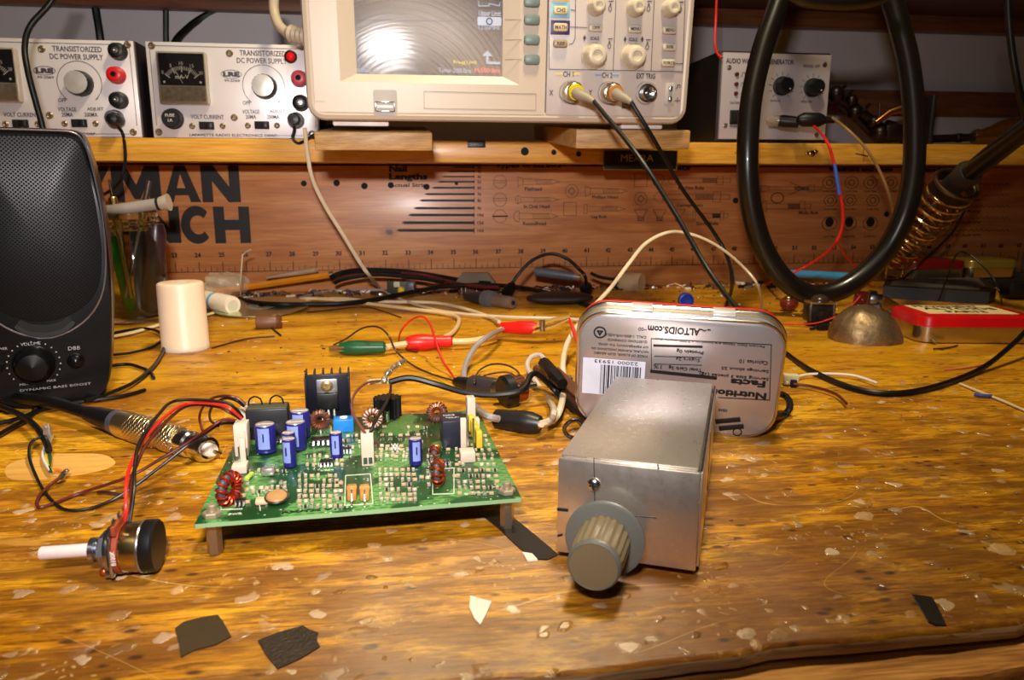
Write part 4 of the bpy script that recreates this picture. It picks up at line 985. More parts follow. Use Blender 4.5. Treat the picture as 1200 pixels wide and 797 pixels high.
# silk-screen outlines and lead wires
b = MB()
def sil(P, closed=True):
    Q = [bz(*k, .0002) for k in P]
    for i in range(len(Q) if closed else len(Q)-1):
        u, v = Q[i], Q[(i+1) % len(Q)]; d = v-u; b.box(((u.x+v.x)/2, (u.y+v.y)/2, .0001), (d.length, .0003, .0002), 0, rz=math.atan2(d.y, d.x), mx=TB)
sil([(507, 579), (507, 550), (532, 548), (532, 578)]); sil([(259, 590), (259, 597), (284, 596)], False); sil([(405, 557), (404, 592), (437, 590), (434, 555)]); sil([(305, 598), (302, 575), (336, 573)], False)
sil([(364, 500), (364, 510)], False); sil([(388, 499), (388, 510)], False)
c = bz(560, 580); b.text('OUT 50W', (c.x, c.y+.001, .0002), h=.0012, w=.009, flip=MX(), mx=TB); c = bz(276, 603); b.text('PWR', (c.x, c.y, .0002), h=.0010, w=.004, flip=MX(), mx=TB)
part('silk_screen', b, mat('silkscreen_white', (210, 214, 190), .5))
b = MB(); c = bz(368, 600); b.text('RX/TX V1.1', (c.x, c.y+.001, .0002), h=.0016, w=.020, flip=MX(), mx=TB, bold=.03); part('dark_marking', b, mat('dark_marking', (20, 40, 24), .5))
# surface-mount parts: the 100 that show best are separate, the rest one mass
random.seed(11)
chips = []
def grid(px0, py0, px1, py1, nx, ny, jit=.0002, skew=0, prob=.93):
    for j in range(ny):
        for i in range(nx):
            if random.random() > prob: continue
            px = px0+(px1-px0)*i/(nx-1)+skew*(ny-1-j)/max(1, ny-1); py = py0+(py1-py0)*j/max(1, ny-1)
            c = bz(px, py); chips.append((c.x+random.uniform(-jit, jit), c.y+random.uniform(-jit, jit), random.choice((0, 0, 0, 1, 2)), random.choice((0, 1))))
grid(351, 559, 394, 595, 7, 7, prob=.9); grid(447, 552, 487, 587, 7, 7, skew=-2, prob=.9); grid(539, 546, 583, 580, 7, 6, skew=-4, prob=.9)
grid(441, 524, 478, 536, 7, 4, .0006, prob=.85); grid(362, 536, 402, 546, 7, 3, .0006, prob=.8)
grid(297, 568, 335, 578, 6, 3, .0006, prob=.75); grid(293, 548, 335, 553, 6, 2, .0007, prob=.75)
grid(449, 502, 500, 511, 6, 2, .0008, prob=.7); grid(560, 512, 578, 540, 3, 6, .0004, prob=.9, skew=-10)
grid(400, 512, 420, 525, 4, 3, .0007, prob=.7); grid(395, 568, 399, 595, 2, 4, prob=.9); grid(527, 520, 536, 560, 2, 6, .0008, prob=.7); grid(493, 520, 503, 570, 2, 7, .0008, prob=.6); grid(284, 568, 290, 590, 2, 4, .0006, prob=.7)
body_ = [mat('chip_capacitor_tan', (206, 170, 122), .5), mat('chip_resistor_black', (44, 40, 38), .4), mat('chip_cream', (226, 210, 178), .5)]
def chipmesh(ty, rot, cx=0, cy=0, b=None):
    b = b or MB(); T = TB @ MX.Translation((cx, cy, 0)) @ MX.Rotation(PI/2*rot, 4, 'Z')
    b.box((0, 0, .0006), (.0009, .0010, .0009), .0001, mi=1+ty, mx=T)
    for s_ in (-1, 1): b.box((s_*.00062, 0, .0006), (.00045, .0011, .0010), .0001, mi=0, mx=T)
    return b
solder = mat('bright_solder', (206, 196, 172), .3, .55, var=.05)
chips.sort(key=lambda c: c[1]); cache = {}
for (x, y, ty, rt) in chips[:98]:
    k = (ty, rt)
    if k not in cache:
        o = chipmesh(ty, rt).build('chip_component', [solder]+body_, board); cache[k] = o.data; o.location = (x, y, 0)
    else:
        o = bpy.data.objects.new('chip_component', cache[k]); C.objects.link(o); o.parent = board; o.location = (x, y, 0)
b = MB()
for (x, y, ty, rt) in chips[98:]: chipmesh(ty, rt, x, y, b)
tag(b.build('small_chip_components', [solder]+body_, board), kind='stuff')
# ------------------------------------------------------------------ mint tin standing on edge
tf = Fr((.0757, .3370, .0006), -.2, .19, .035)
tin = empty('mint_tin', tf, 'mint tin standing on edge behind the aluminium box, its printed base facing forward upside down', 'mint tin')
tinm = mat('tinplate', (200, 194, 198), .27, .74, var=.06, scale=8)
goldt = mat('gold_lacquered_tinplate', (206, 186, 140), .3, .9, var=.08)
redt = mat('red_enamel', (196, 18, 20), .28, var=.05, coat=.4)
TW, THh = .0915, .0572
def tinbody(b, w, h, r, y0, y1, mi=0, cz=.0292, rnd=.0012):
    # rounded rectangular can lying along y, front corner rounded
    lv = [(y0, -rnd), (y0+rnd*.3, -rnd*.3), (y0+rnd, 0), (y1, 0)]
    rings = []
    for yy, gr in lv: rings.append([V((x, yy, z+cz)) for x, z in rr_outline(w+2*gr, h+2*gr, r, 8)])
    n = len(rings[0]); vs = [v for rg in rings for v in rg]; fs = [list(range(n))]
    for j in range(len(lv)-1):
        for i in range(n): fs.append([j*n+i, j*n+(i+1) % n, (j+1)*n+(i+1) % n, (j+1)*n+i])
    fs.append([(len(lv)-1)*n+i for i in range(n)]); b.add(vs, fs, mi); return b
o = tinbody(MB(), TW-.0012, THh-.0012, .0125, 0, .0105).build('base', [tinm], tin)
b = MB(); P = [V((x, .0012, z+.0292)) for x, z in rr_outline(TW-.0004, THh-.0004, .0127, 8)]; b.tube(P, .0007, 6, closed=True); b.build('rolled_edge', chrome, o)
b = tinbody(MB(), TW+.0014, THh+.0014, .0132, .0095, .0150); lid = b.build('lid', [goldt], tin)
b = MB(); P = [V((x, .0095, z+.0292)) for x, z in rr_outline(TW+.0020, THh+.0020, .0134, 8)]; b.tube(P, .0008, 6, closed=True); b.build('lid_lip', chrome, lid)
b = MB(); P = [V((x, .0118, z+.0292)) for x, z in rr_outline(TW+.0018, THh+.0018, .0134, 8)]; b.tube(P, .0006, 6, closed=True); b.build('lid_groove', dark, lid)
tinbody(MB(), TW+.0020, THh+.0020, .0134, .0143, .0160).build('red_lid_face', redt, lid)
tp = lambda px, py, y=-.0002: tf.y(px, py, y)
for px in (752, 848):
    c = tf.y(px, 371, .010); MB().box((c.x, .0098, .0292+THh/2+.0012), (.0098, .0056, .0012), .0004).box((c.x, .0072, .0292+THh/2+.0006), (.0098, .001, .0020), .0002).build('hinge', mat('white_tin_hinge', (226, 222, 214), .35, .5), tin)
b = MB(); Y = -.0002; UP = PI
def tt(s, px, py, hp, wp, bold=.0, mi=0): c = tp(px, py); b.text(s, (c.x, Y, c.z), h=hp*.00041, w=wp*.00041, bold=bold, rot=UP, mi=mi)
tt('ALTOIDS.com', 789.5, 387.5, 8.5, 56, .03); tt('-~', 826, 387, 3, 12); tt('~oo', 753, 386, 4, 9)
for i, s in enumerate(('MADE OF SUGAR, GUM ARABIC', 'NATURAL FLAVORS (INCLUDING OIL', 'OF PEPPERMINT) TO 427G.', 'QUESTIONS? COMMENTS?', 'CALL 1-800-WR-HELP')): tt(s, 727+(0, -1, 3, 8, 6)[i], 415.5-i*5.4, 3.2, (60, 64, 56, 44, 46)[i])
tt('Percent Daily Values are based on a 2,000 calorie diet.', 831, 401.5, 3.4, 116); tt('Protein 0g', 808.5, 412, 5, 29, .02); tt('Sugars 2g', 806, 421, 5, 26); tt('Total Carb 2g', 803, 432, 5, 36, .02); tt('1%', 770.5, 430, 5, 9)
tt('Calories 10', 883, 424.5, 4.6, 30, .01); tt('Servings about 25', 873, 433, 4.6, 50, .01); tt('Serving Size 3 pieces (2g)', 860, 441, 4.6, 74, .01)
tt('Facts', 876.5, 449, 8, 37, .04); tt('Nutrition', 865, 462, 8, 60, .04); tt('GEAR', 847, 481, 3, 10)
b.pline([tp(763, 397), tp(904, 404), tp(902, 469)], .0003); b.line(tp(763, 397), tp(763.5, 433), .0003); b.line(tp(902, 469), tp(842, 466), .0003)
b.line(tp(767, 405), tp(822, 406.5), .0010)
for y0 in (417.5, 426.5): b.line(tp(767, y0), tp(822, y0+1.5), .0003)
b.line(tp(764, 435), tp(838, 443), .0016)
c = tp(703, 389.5); b.ring((c.x, Y, c.z), .0026, .0026, .0006, 18); b.ring((c.x, Y, c.z), .0012, .0011, .0007, 3, R(30), R(390))
q0 = tp(864, 506.5); b.ring((q0.x, Y, q0.z), .0019, .0019, .0004, 16)
for i, (px, py, s) in enumerate(((857, 501, 'CHICAGO'), (853, 493, 'ALTOIDS'))):
    c = tp(px, py); T = MX.Translation((c.x, Y, c.z)) @ MX.Rotation(R(-12), 4, 'Y'); b.box((0, 0, 0), (.0112, .0002, .0024), .0001, mx=T)
b.build('printing', ink, tin)
a, c = tp(683.5, 419), tp(757, 419); e_ = tp(684.5, 460.5)
wbx = MB(); wbx.box(((a.x+c.x)/2, -.0001, (a.z+e_.z)/2), (c.x-a.x, .0002, a.z-e_.z), 0); bl_ = wbx.build('bar_code_panel', mat('label_lilac_white', (212, 214, 228), .4), tin)
b = MB(); random.seed(4); x = a.x+.0085
for k in range(26):
    w_ = random.choice((.00022, .0003, .0005, .0007)); b.box((x, -.0003, (a.z+e_.z)/2-.0012), (w_, .0002, (a.z-e_.z)*.82), 0); x += w_/2+random.choice((.0004, .0006, .0008))
    if x > c.x-.002: break
b.text('22000 15933', ((a.x+c.x)/2+.001, -.0003, a.z-.0012), h=.0016, w=.020, rot=UP); b.build('bar_code', ink, bl_)
# ------------------------------------------------------------------ aluminium project box and its big knob
ab = Fr((.0141, .2146, .0030), -.297, -.012)
BW_, BH_, BL_ = .0422, .0312, .1055
box = empty('aluminium_box', ab, 'bare folded aluminium project box with a big ribbed grey knob on its front', 'project box')
m, nt, bs = nodes('bare_aluminium'); t = NT(nt)
p = t.coord((1, 1, 1)); n1 = t.noise(p, 420, 5, .7); n2 = t.noise(p, 60, 5, .6, .4)
nt.links.new(t.mix(t.ramp(n1, [(.3, 0.0), (.8, .6)]), (238, 228, 216), (214, 204, 200)), bs.inputs['Base Color'])
bs.inputs['Metallic'].default_value = .92; nt.links.new(t.ramp(n1, [(.3, .26), (.75, .34)]), bs.inputs['Roughness'])
nt.links.new(t.bump(n1, .02, .0003), bs.inputs['Normal']); alm = m
b = MB(); b.box((BW_/2, BL_/2+.0005, BH_/2), (BW_-.0016, BL_, BH_-.0016), .0005); b.build('inner_chassis', alm, box)
b = MB(); b.box((BW_/2, 0, BH_/2-.0002), (BW_, .0012, BH_-.0004), .0005); b.build('front_plate', alm, box)
b = MB(); b.box((BW_/2-.0002, BL_/2+.0012, BH_-.0004), (BW_-.0010, BL_-.001, .0010), .0004); b.box((.0004, BL_/2+.0012, BH_/2), (.0008, BL_-.002, BH_-.002), .0003); b.build('cover', alm, box)
b = MB(); b.box((BW_+.0003, BL_/2+.001, BH_/2-.0002), (.0009, BL_-.001, BH_-.0016), .0003); b.build('side_plate', alm, box)
b = MB(); b.box((BW_+.0001, BL_/2+.001, BH_-.0010), (.0006, BL_-.003, .0009), .0001); b.box((BW_+.0008, BL_*.5, BH_*.5), (.0002, .0012, BH_*.7), 0); b.build('seam', dark, box)
bp = lambda px, py, y=0.0: ab.y(px, py, y)
c = bp(696.5, 567); sc_ = MB().sph((c.x, -.0006, c.z), .0022, 16, sc=(1, .6, 1)).build('screw', chrome, box)
MB().box((c.x, -.0020, c.z), (.0024, .0004, .0005), 0).box((c.x, -.0020, c.z), (.0005, .0004, .0024), 0).build('screw_slot', dark, sc_)
b = MB(); b.line(bp(696, 537, -.0007), bp(697, 590, -.0007), .00022); b.line(bp(745, 605, -.0007), bp(770, 607, -.0007), .0002); b.line(bp(654.5, 597, -.0007), bp(664, 598, -.0007), .0009); b.line(bp(654.5, 628, -.0007), bp(658, 627, -.0007), .0006); b.line(bp(771, 545, -.0007), bp(771.5, 549, -.0007), .0004); b.build('pen_mark', ink, box)
kc_ = bp(708, 633, -.0085); KX, KZ = kc_.x, kc_.z; kr = min((bp(755, 633, -.0085).x-bp(661, 633, -.0085).x)/2, KZ+.0047+.0)
kg = mat('grey_knob_plastic', (98, 98, 92), .38, var=.05); kb_ = mat('olive_grey_ribbed_knob', (118, 104, 78), .38, var=.08)
MB().lat((KX, 0, KZ), (KX, -1, KZ), [(.0050, 0), (.0050, .0030), (.0042, .0032), (.0042, .0065)], 24).build('bushing', chrome, box)
ko = MB().lat((KX, -.0068, KZ), (KX, -1, KZ), [(.0042, 0), (kr-.0004, 0), (kr, .0006), (kr, .0014), (kr-.0008, .0018), (.0030, .0018)], 48).build('knob_flange', kg, box)
vs = MB().lat((KX, -.0085, KZ), (KX, -1, KZ), [(.0079, 0, 1), (.0077, .0135, 1), (.0070, .0160), (.0068, .0168)], 96, ribs=20, ribd=.00055).build('knob_grip', kb_, ko)
MB().lat((KX, -.0235, KZ), (KX, -1, KZ), [(.0074, 0), (.0074, .0012), (.0068, .0019), (.0062, .0016), (.0059, .0014), (0, .0014)], 40).build('knob_face', kg, ko)
# ------------------------------------------------------------------ loose potentiometer at the front left
pc_ = G(155, 641, .0082); tipw = G(46, 637.5, .0112)
d = (pc_-tipw); d.z = 0; yaw = math.atan2(d.y, d.x)
pe = empty('potentiometer', (pc_.x, pc_.y, 0), 'loose potentiometer with a long white shaft, lying at the front left of the bench', 'potentiometer', yaw=yaw)
L_ = d.length; Z = .0082
zinc = mat('bright_zinc', (190, 196, 208), .25, 1, var=.1)
X = lambda x0, x1, pr, m, name, **k: MB().lat((x0, 0, Z), (x1, 0, Z), pr, 32, **k).build(name, m, pe)
X(-L_, 0, [(.0018, 0), (.0020, .0004), (.0020, L_*.70)], mat('white_nylon_shaft', (226, 206, 204), .35), 'shaft')
X(-.0115, 0, [(.0036, 0), (.0036, .0012), (.0031, .0014), (.0036, .0018), (.0031, .0022), (.0036, .0026), (.0031, .003), (.0036, .0034), (.0036, .0060)], zinc, 'threaded_bushing')
MB().cyl((-.0085, 0, Z), (-.0062, 0, Z), .0055, n=6, bev=.0004).build('hex_nut', zinc, pe)
X(-.0062, 0, [(.0068, 0), (.0070, .0004), (.0070, .0012), (.0064, .0014)], zinc, 'lock_washer')
b = MB(); b.box((-.0042, 0, Z), (.0011, .0132, .0132), .0005); b.box((-.0052, .0045, Z+.0062), (.0028, .002, .0012), .0003); b.box((-.0052, -.0045, Z-.0062), (.0028, .002, .0012), .0003); b.build('mounting_plate', zinc, pe)
MB().cyl((-.0036, 0, Z), (-.0020, 0, Z), .0076, n=32, bev=.0002).box((-.0028, -.0005, Z+.0078), (.0012, .011, .0030), .0003).build('phenolic_wafer', mat('brown_red_phenolic', (150, 60, 34), .5), pe)
X(-.0020, 1, [(.0072, 0), (.0074, .0004), (.0074, .0052), (.0070, .0056)], mat('yellow_passivated_can', (200, 176, 120), .25, 1, var=.15), 'can')
b = MB().text('B100K', (-.0028, -.0078, Z+.0005), h=.0013, w=.0045, flip=FACE, rot=PI/2); b.build('value_print', white_p, pe)
X(.0036, 1, [(.0076, 0), (.0079, .0004), (.0079, .0034), (.0074, .0040), (0, .0040)], black, 'rear_cover')
X(.0030, 1, [(.0077, 0), (.0079, .0003), (.0077, .0008)], steel, 'rim')
for k in (-.0045, 0, .0045): MB().box((-.0028, k, Z+.0096), (.0004, .0016, .0034), .0001).build('terminal_lug', tinned, pe)
MB().sph((-.0082, -.0012, .0014), .0014, 10).build('solder_drop', mat('orange_copper_drop', (190, 90, 40), .3, .7), pe)
# ------------------------------------------------------------------ loudspeaker
sp = Fr(G(43, 479, 0), R(27))
spk = empty('loudspeaker', sp, 'black computer loudspeaker with a perforated grille and volume knob, at the left of the bench', 'loudspeaker')
Q = lambda px, py, y=0.0: sp.y(px, py, y)
spb = mat('speaker_black_plastic', (8, 7, 9), .27, var=.1, spec=.3)
ax0 = Q(43, 300).x
def half(P, n=3, x0=None):                 # mirrored outline from right-hand pixel points, top to bottom
    x0 = ax0 if x0 is None else x0
    r_ = [(Q(*p).x-x0, Q(*p).z) for p in P]
    full = r_+[(-x, z) for x, z in r_[::-1]]
    return [(p.x+x0, p.y) for p in crom([(x, z, 0) for x, z in full], n, True)]
def loft(b, out, levels, zc, mi=0, capb=True, xc=0):
    n = len(out); vs = []; fs = []
    for y, s_ in levels: vs += [V(((x-xc)*s_+xc, y, (z-zc)*s_+zc)) for x, z in out]
    fs.append(list(range(n)))
    for j in range(len(levels)-1):
        for i in range(n): fs.append([j*n+i, j*n+(i+1) % n, (j+1)*n+(i+1) % n, (j+1)*n+i])
    if capb: fs.append([(len(levels)-1)*n+i for i in range(n)][::-1])
    b.add(vs, fs, mi); return b
so_ = half([(60, 150.5), (86, 153), (97, 160), (106, 180), (115, 215), (123, 255), (129, 300), (132, 350), (132.5, 400), (131, 436), (127, 452), (118, 464), (90, 474), (60, 478)])
mz = min(z for x, z in so_); so_ = [(x, z-mz) for x, z in so_]
b = loft(MB(), so_, [(-.001, .95), (.0, .975), (.004, .995), (.010, 1.0), (.03, 1.01), (.085, .99), (.10, .95)], .004, xc=ax0); b.build('cabinet', spb, spk)
m, nt, bs = nodes('perforated_grille'); t = NT(nt)
vn = t.vor(t.coord((1, 1, 1), rot=(0, PI/4, 0)), 720, rnd=0.0)
mp = t.coord((1, 0, 1.0), rot=(0, PI/4, 0)); t.K.new(mp, vn.inputs['Vector'])
hole = t.ramp(vn.outputs['Distance'], [(.30, 1.0), (.40, 0.0)])
nt.links.new(t.mix(hole, (15, 14, 18), (2, 2, 3)), bs.inputs['Base Color']); bs.inputs['Metallic'].default_value = .3; bs.inputs['Specular IOR Level'].default_value = .3
nt.links.new(t.ramp(hole, [(0, .38), (1, .9)]), bs.inputs['Roughness']); nt.links.new(t.bump(hole, -.6, .0006), bs.inputs['Normal'])
go = half([(60, 160), (80, 161), (92, 167), (100, 185), (108, 215), (115.5, 255), (120, 295), (118, 330), (108, 352), (90, 367), (68, 376), (55, 378)]); go = [(x, z-mz) for x, z in go]
zc = sum(z for x, z in go)/len(go)
loft(MB(), go, [(0, 1.0), (-.0016, .985), (-.0034, .8), (-.0052, .5), (-.0060, .2), (-.0061, .02)][::-1], zc, capb=False, xc=ax0).build('grille', m, spk)
lo_ = half([(60, 154), (84, 156), (96, 164), (104, 182), (112, 213), (119.5, 252), (124, 298), (121.5, 338), (110, 365), (90, 384), (66, 395), (53, 397)]); lo_ = [(x, z-mz) for x, z in lo_]
MB().tube([V((x, -.0012, z)) for x, z in lo_], .00045, 6, closed=True).build('silver_line', mat('silver_trim', (170, 172, 190), .25, .9), spk)
b = MB(); pc2 = half([(60, 380.5), (72, 377), (80, 372), (84, 377), (76, 386), (60, 391.5)]); pc2 = [(x, z-mz) for x, z in pc2]
po = MB().poly(pc2, .0010, mx=MX.Translation((0, -.0008, 0)) @ FACE).build('bass_port', dark, spk)
li = half([(60, 389), (74, 385), (84, 377.5), (88, 380), (76, 390), (60, 394.5)]); li = [(x, z-mz) for x, z in li]
MB().poly(li, .0014, mx=MX.Translation((0, -.0010, 0)) @ FACE).build('port_lip', mat('port_lip_dark', (20, 17, 18), .4), spk)
b = MB(); Y = -.0013
def st(s, px, py, hp, wp): c = Q(px, py, Y); b.text(s, (c.x, Y, c.z-mz), h=hp*.00046, w=wp*.00046)
st('VOLUME', 36, 404, 3.4, 19); st('DBB', 87, 409, 4, 12); st('MIN', 28, 451.5, 2.6, 8); st('MAX', 60.5, 447, 2.6, 9); st('DYNAMIC BASS BOOST', 66, 454.5, 2.6, 70); st('POWER', 0, 410, 2.6, 14)
c = Q(40, 428, Y)
for k in range(17):
    a_ = R(-125+250*k/16)+PI/2; b.box((c.x+.0118*math.cos(a_), Y, c.z-mz+.0118*math.sin(a_)), (.0007, .0003, .0007), .0001)
b.build('panel_print', mat('pale_speaker_print', (150, 148, 150), .5), spk)
MB().lat((c.x, .001, c.z-mz), (c.x, -1, c.z-mz), [(.0100, 0), (.0098, .0025), (.0086, .0038), (.0080, .0100), (.0066, .0118), (0, .0130)], 40).build('volume_knob', mat('knob_soft_black', (10, 9, 12), .28, spec=.3), spk)
c = Q(89, 424, Y); MB().lat((c.x, .001, c.z-mz), (c.x, -1, c.z-mz), [(.0044, 0), (.0042, .0024), (.0034, .0030), (.0032, .0045), (.002, .0056), (0, .006)], 24).build('bass_button', mat('knob_soft_black', (10, 9, 12), .28, spec=.3), spk)
c = Q(-6, 430, Y); MB().lat((c.x, .001, c.z-mz), (c.x, -1, c.z-mz), [(.0044, 0), (.0042, .0024), (.0034, .0030), (0, .004)], 24).build('power_button', mat('knob_soft_black', (10, 9, 12), .28, spec=.3), spk)
# ------------------------------------------------------------------ film canister
c = G(218, 409, 0)
fc = empty('film_canister', c, 'translucent milky film canister standing upside down beside the loudspeaker', 'film canister')
m, nt, bs = nodes('milky_polythene'); t = NT(nt)
bs.inputs['Base Color'].default_value = lin((230, 204, 178)); bs.inputs['Roughness'].default_value = .42
bs.inputs['Subsurface Weight'].default_value = .6; bs.inputs['Subsurface Radius'].default_value = (.012, .008, .005); bs.inputs['Subsurface Scale'].default_value = .6
nt.links.new(t.bump(t.noise(t.coord((1, 1, 1)), 60, 2), .05), bs.inputs['Normal'])
MB().lathe([(.0160, 0), (.0163, .0004), (.0163, .0032), (.0160, .0036), (.0157, .0460), (.0152, .0478), (.0138, .0486), (.0050, .0484), (.0038, .0479), (.0036, .0484), (0, .0486)], 48).build('canister', m, fc)
MB().lathe([(.0150, .001), (.0150, .002), (.0163, .0024), (.0165, .0018), (.0165, .0008), (.0163, .0004)], 48, cap=False).build('rim_ring', m, fc)
# ------------------------------------------------------------------ glass jar and what stands in it
c = G(164, 376, 0); JY = c.y; jr = .0250
jh = D(164, 250, JY-jr).z
jar = empty('glass_jar', c, 'clear glass jar holding small tools, behind the loudspeaker', 'jar')
gl = mat('clear_jar_glass', (236, 240, 226), .04, var=0, trans=1, ior=1.46)
MB().lathe([(0, .001), (.020, .0005), (jr-.001, .002), (jr, .006), (jr, jh*.74), (jr*.90, jh*.80), (jr*.88, jh*.84), (jr*.93, jh*.86), (jr*.93, jh*.875), (jr*.88, jh*.89), (jr*.93, jh*.91), (jr*.93, jh*.925), (jr*.88, jh*.94), (jr*.92, jh*.97), (jr*.90, jh), (jr*.84, jh),
            (jr*.83, jh*.84), (jr*.86, jh*.80), (jr-.0016, jh*.72), (jr-.0016, .008), (jr-.004, .0045), (0, .004)], 48, cap=False).build('glass', gl, jar)
def tool(name, label, cat, base, top, pr, n=16, grp=None):
    if n is None: n = 16
    base, top = V(base), V(top); o = empty(name, base, label, cat, grp); d = top-base
    for (nm, t0, t1, profile, mm) in pr:
        a_, c_ = d*t0, d*t1; l = (c_-a_).length
        MB().lat(a_, c_, [(r, z*l) for r, z in profile], n).build(nm, mm, o)
    return o
Jp = lambda px, py, dy=0: D(px, py, JY+dy)
tool('screwdriver', 'screwdriver with a green handle standing in the glass jar', 'screwdriver', c+V((-.008, .002, .006)), Jp(129, 262, 0), [('handle', 0, .85, [(.004, 0), (.0052, .05), (.0052, .9), (.003, 1)], mat('green_translucent_handle', (30, 150, 30), .15, trans=.4)), ('blade', .85, 1, [(.0015, 0), (.0015, 1)], steel)], None)
tool('screwdriver', 'fat dark handled tool standing at the right inside the glass jar', 'screwdriver', c+V((.010, .001, .006)), Jp(183, 262, 0), [('handle', 0, 1, [(.006, 0), (.0085, .06), (.0085, .9), (.006, 1)], mat('dark_purple_brown_handle', (52, 32, 38), .3))], None)
tool('screwdriver', 'dark handled tool leaning in the middle of the glass jar', 'screwdriver', c+V((.002, .006, .006)), Jp(160, 262, .006), [('handle', 0, 1, [(.004, 0), (.0064, .06), (.0064, .9), (.004, 1)], mat('dark_handle', (38, 28, 30), .35))], None)
tool('tweezers', 'gold toned tweezers sticking out at the left of the glass jar', 'tweezers', c+V((.0, -.010, .02)), Jp(131, 226, -.004), [('blade', 0, .80, [(.0014, 0), (.0024, .6), (.0032, 1)], brass), ('joint', .80, .96, [(.0036, 0), (.0036, .9), (.003, 1)], brass), ('tip', .96, 1.12, [(.0016, 0), (.0010, 1)], mat('dark_steel', (70, 50, 40), .35, .8))], None)
tool('probe_pick', 'thin dark pick leaning to the right out of the glass jar', 'pick', c+V((-.007, -.006, .02)), Jp(175, 212, .004), [('shaft', 0, .62, [(.0014, 0), (.0016, 1)], steel), ('collar', .62, .74, [(.0030, 0), (.0030, 1)], brass), ('handle', .74, 1, [(.0018, 0), (.0026, .3), (.0022, 1)], mat('dark_brown_shaft', (60, 44, 38), .35))], None)
a_, c_ = D(122, 248, JY-.012), D(198, 237, JY-.008)
tool('paint_brush_tube', 'grey rolled tube lying across the mouth of the glass jar', 'tube', a_, c_, [('tube', 0, .82, [(.0046, 0), (.0048, 1)], mat('grey_tube', (150, 140, 132), .5)), ('band', .82, .86, [(.0054, 0), (.0054, 1)], dark), ('flared_end', .86, 1, [(.0052, 0), (.0072, 1)], mat('frayed_pale_end', (176, 160, 142), .6))], None)
# ------------------------------------------------------------------ odds and ends behind the canister
cc = G(306, 360, .0035)
cd = empty('compact_disc', Fr(cc, .1, R(3.5)), 'shiny compact disc lying on the bench behind the circuit board', 'compact disc')
m, nt, bs = nodes('iridescent_disc'); t = NT(nt)
bs.inputs['Base Color'].default_value = lin((206, 212, 176)); bs.inputs['Metallic'].default_value = 1; bs.inputs['Roughness'].default_value = .3
g_ = t.coord((1, 1, 1)); gn = t.put('ShaderNodeTexGradient', gradient_type='RADIAL'); t.K.new(g_, gn.inputs[0])
bs.inputs['Thin Film Thickness'].default_value = 520; bs.inputs['Thin Film IOR'].default_value = 1.5
nt.links.new(t.bump(t.noise(t.coord((1, 1, 30)), 20), .03), bs.inputs['Normal'])
MB().lathe([(.006, 0), (.0430, 0), (.0433, .0006), (.0430, .0012), (.006, .0012), (.006, 0)], 64, cap=False).build('disc', m, cd)
MB().lathe([(.0055, -.0001), (.0135, -.0001), (.0135, .0014), (.0055, .0014), (.0055, -.0001)], 40, cap=False).build('clear_hub', mat('clear_hub_plastic', (190, 190, 170), .15, trans=.6), cd)
a_, c_ = G(236, 350, .011), G(273, 358, .0095)
tool('tape_roll_tube', 'rolled white paper tube lying beside the film canister', 'paper tube', a_, c_, [('paper', 0, 1, [(.0082, 0), (.0084, .05), (.0086, .95), (.0078, 1)], mat('white_tissue_paper', (226, 212, 188), .7, bump=.5, bscale=120)), ('end_core', .995, 1.01, [(.0052, 0), (.005, 1)], mat('pale_core_end', (198, 190, 170), .6)), ('blue_stripe', .42, .50, [(.0086, 0), (.0087, 1)], mat('pale_blue_stripe', (120, 160, 196), .5))], None, 20)
def crumple(c_, s_, seed, amp=.35, n=14):
    random.seed(seed); b = MB().sph((0, 0, 0), 1, n)
    vs = []
    for v in b.v:
        k = 1+amp*(math.sin(v.x*5+seed)+math.sin(v.y*7+seed*2)+math.sin(v.z*6+v.x*4))/3+random.uniform(-amp, amp)*.3
        vs.append(V((v.x*s_[0]*k, v.y*s_[1]*k, max(-s_[2]*.9, v.z*s_[2]*k))))
    b.v = [v+V(c_) for v in vs]; return b
film = mat('crinkled_clear_film', (240, 228, 196), .10, alpha=.30, var=.3, scale=120, bump=.9, bscale=150, spec=1)
bc = G(262, 334, .012); o = crumple((0, 0, 0), (.024, .014, .013), 3, .3, 20).build('plastic_bag', film, loc=(0, 0, 0)); o.location = bc; tag(o, 'crumpled clear plastic bag behind the film canister', 'plastic bag')
bc = G(192, 330, .008); o = crumple((0, 0, 0), (.016, .010, .008), 8, .3, 16).build('plastic_scrap', film); o.location = bc; tag(o, 'small crumpled scrap of clear film between jar and canister', 'plastic scrap')
wire('bent_wire', 'thin white wire standing bent up beside the crumpled bag', 'wire', [G(282, 349, .002), D(282, 330, .74), D(284, 302, .74), D(286, 297, .74), D(294, 292.5, .735)], .0007, whitewire, 6)
a_, c_ = G(250, 342, .0045), D(390, 321.5, .795)
pn = empty('pencil', a_, 'orange pencil lying on the bench by the ruler markings', 'pencil')
dd = c_-a_; MB().cyl((0, 0, 0), dd*.97, .0036, n=6).build('barrel', mat('orange_pencil_paint', (216, 134, 26), .35), pn)
MB().cyl(dd*.97, dd*1.0, .0037, n=16).build('ferrule', steel, pn); MB().cyl(-dd*.06, (0, 0, 0), .0006, .0036, n=12).build('point', mat('bare_pencil_wood', (206, 170, 120), .6), pn)
a_, c_ = D(312, 325.5, .79), D(372, 316, .805)
tag(MB().lat((0, 0, 0), c_-a_, [(.0010, 0), (.0026, .02), (.0034, .05), (.0036, (c_-a_).length*.94), (.0022, (c_-a_).length)], 14).build('wooden_stick', mat('grey_brown_wood_stick', (168, 140, 108), .6), loc=(0, 0, 0)), 'grey brown wooden stick lying behind the orange pencil', 'stick').location = a_
a_, c_ = G(300, 378, .0055), G(329, 377, .0055)
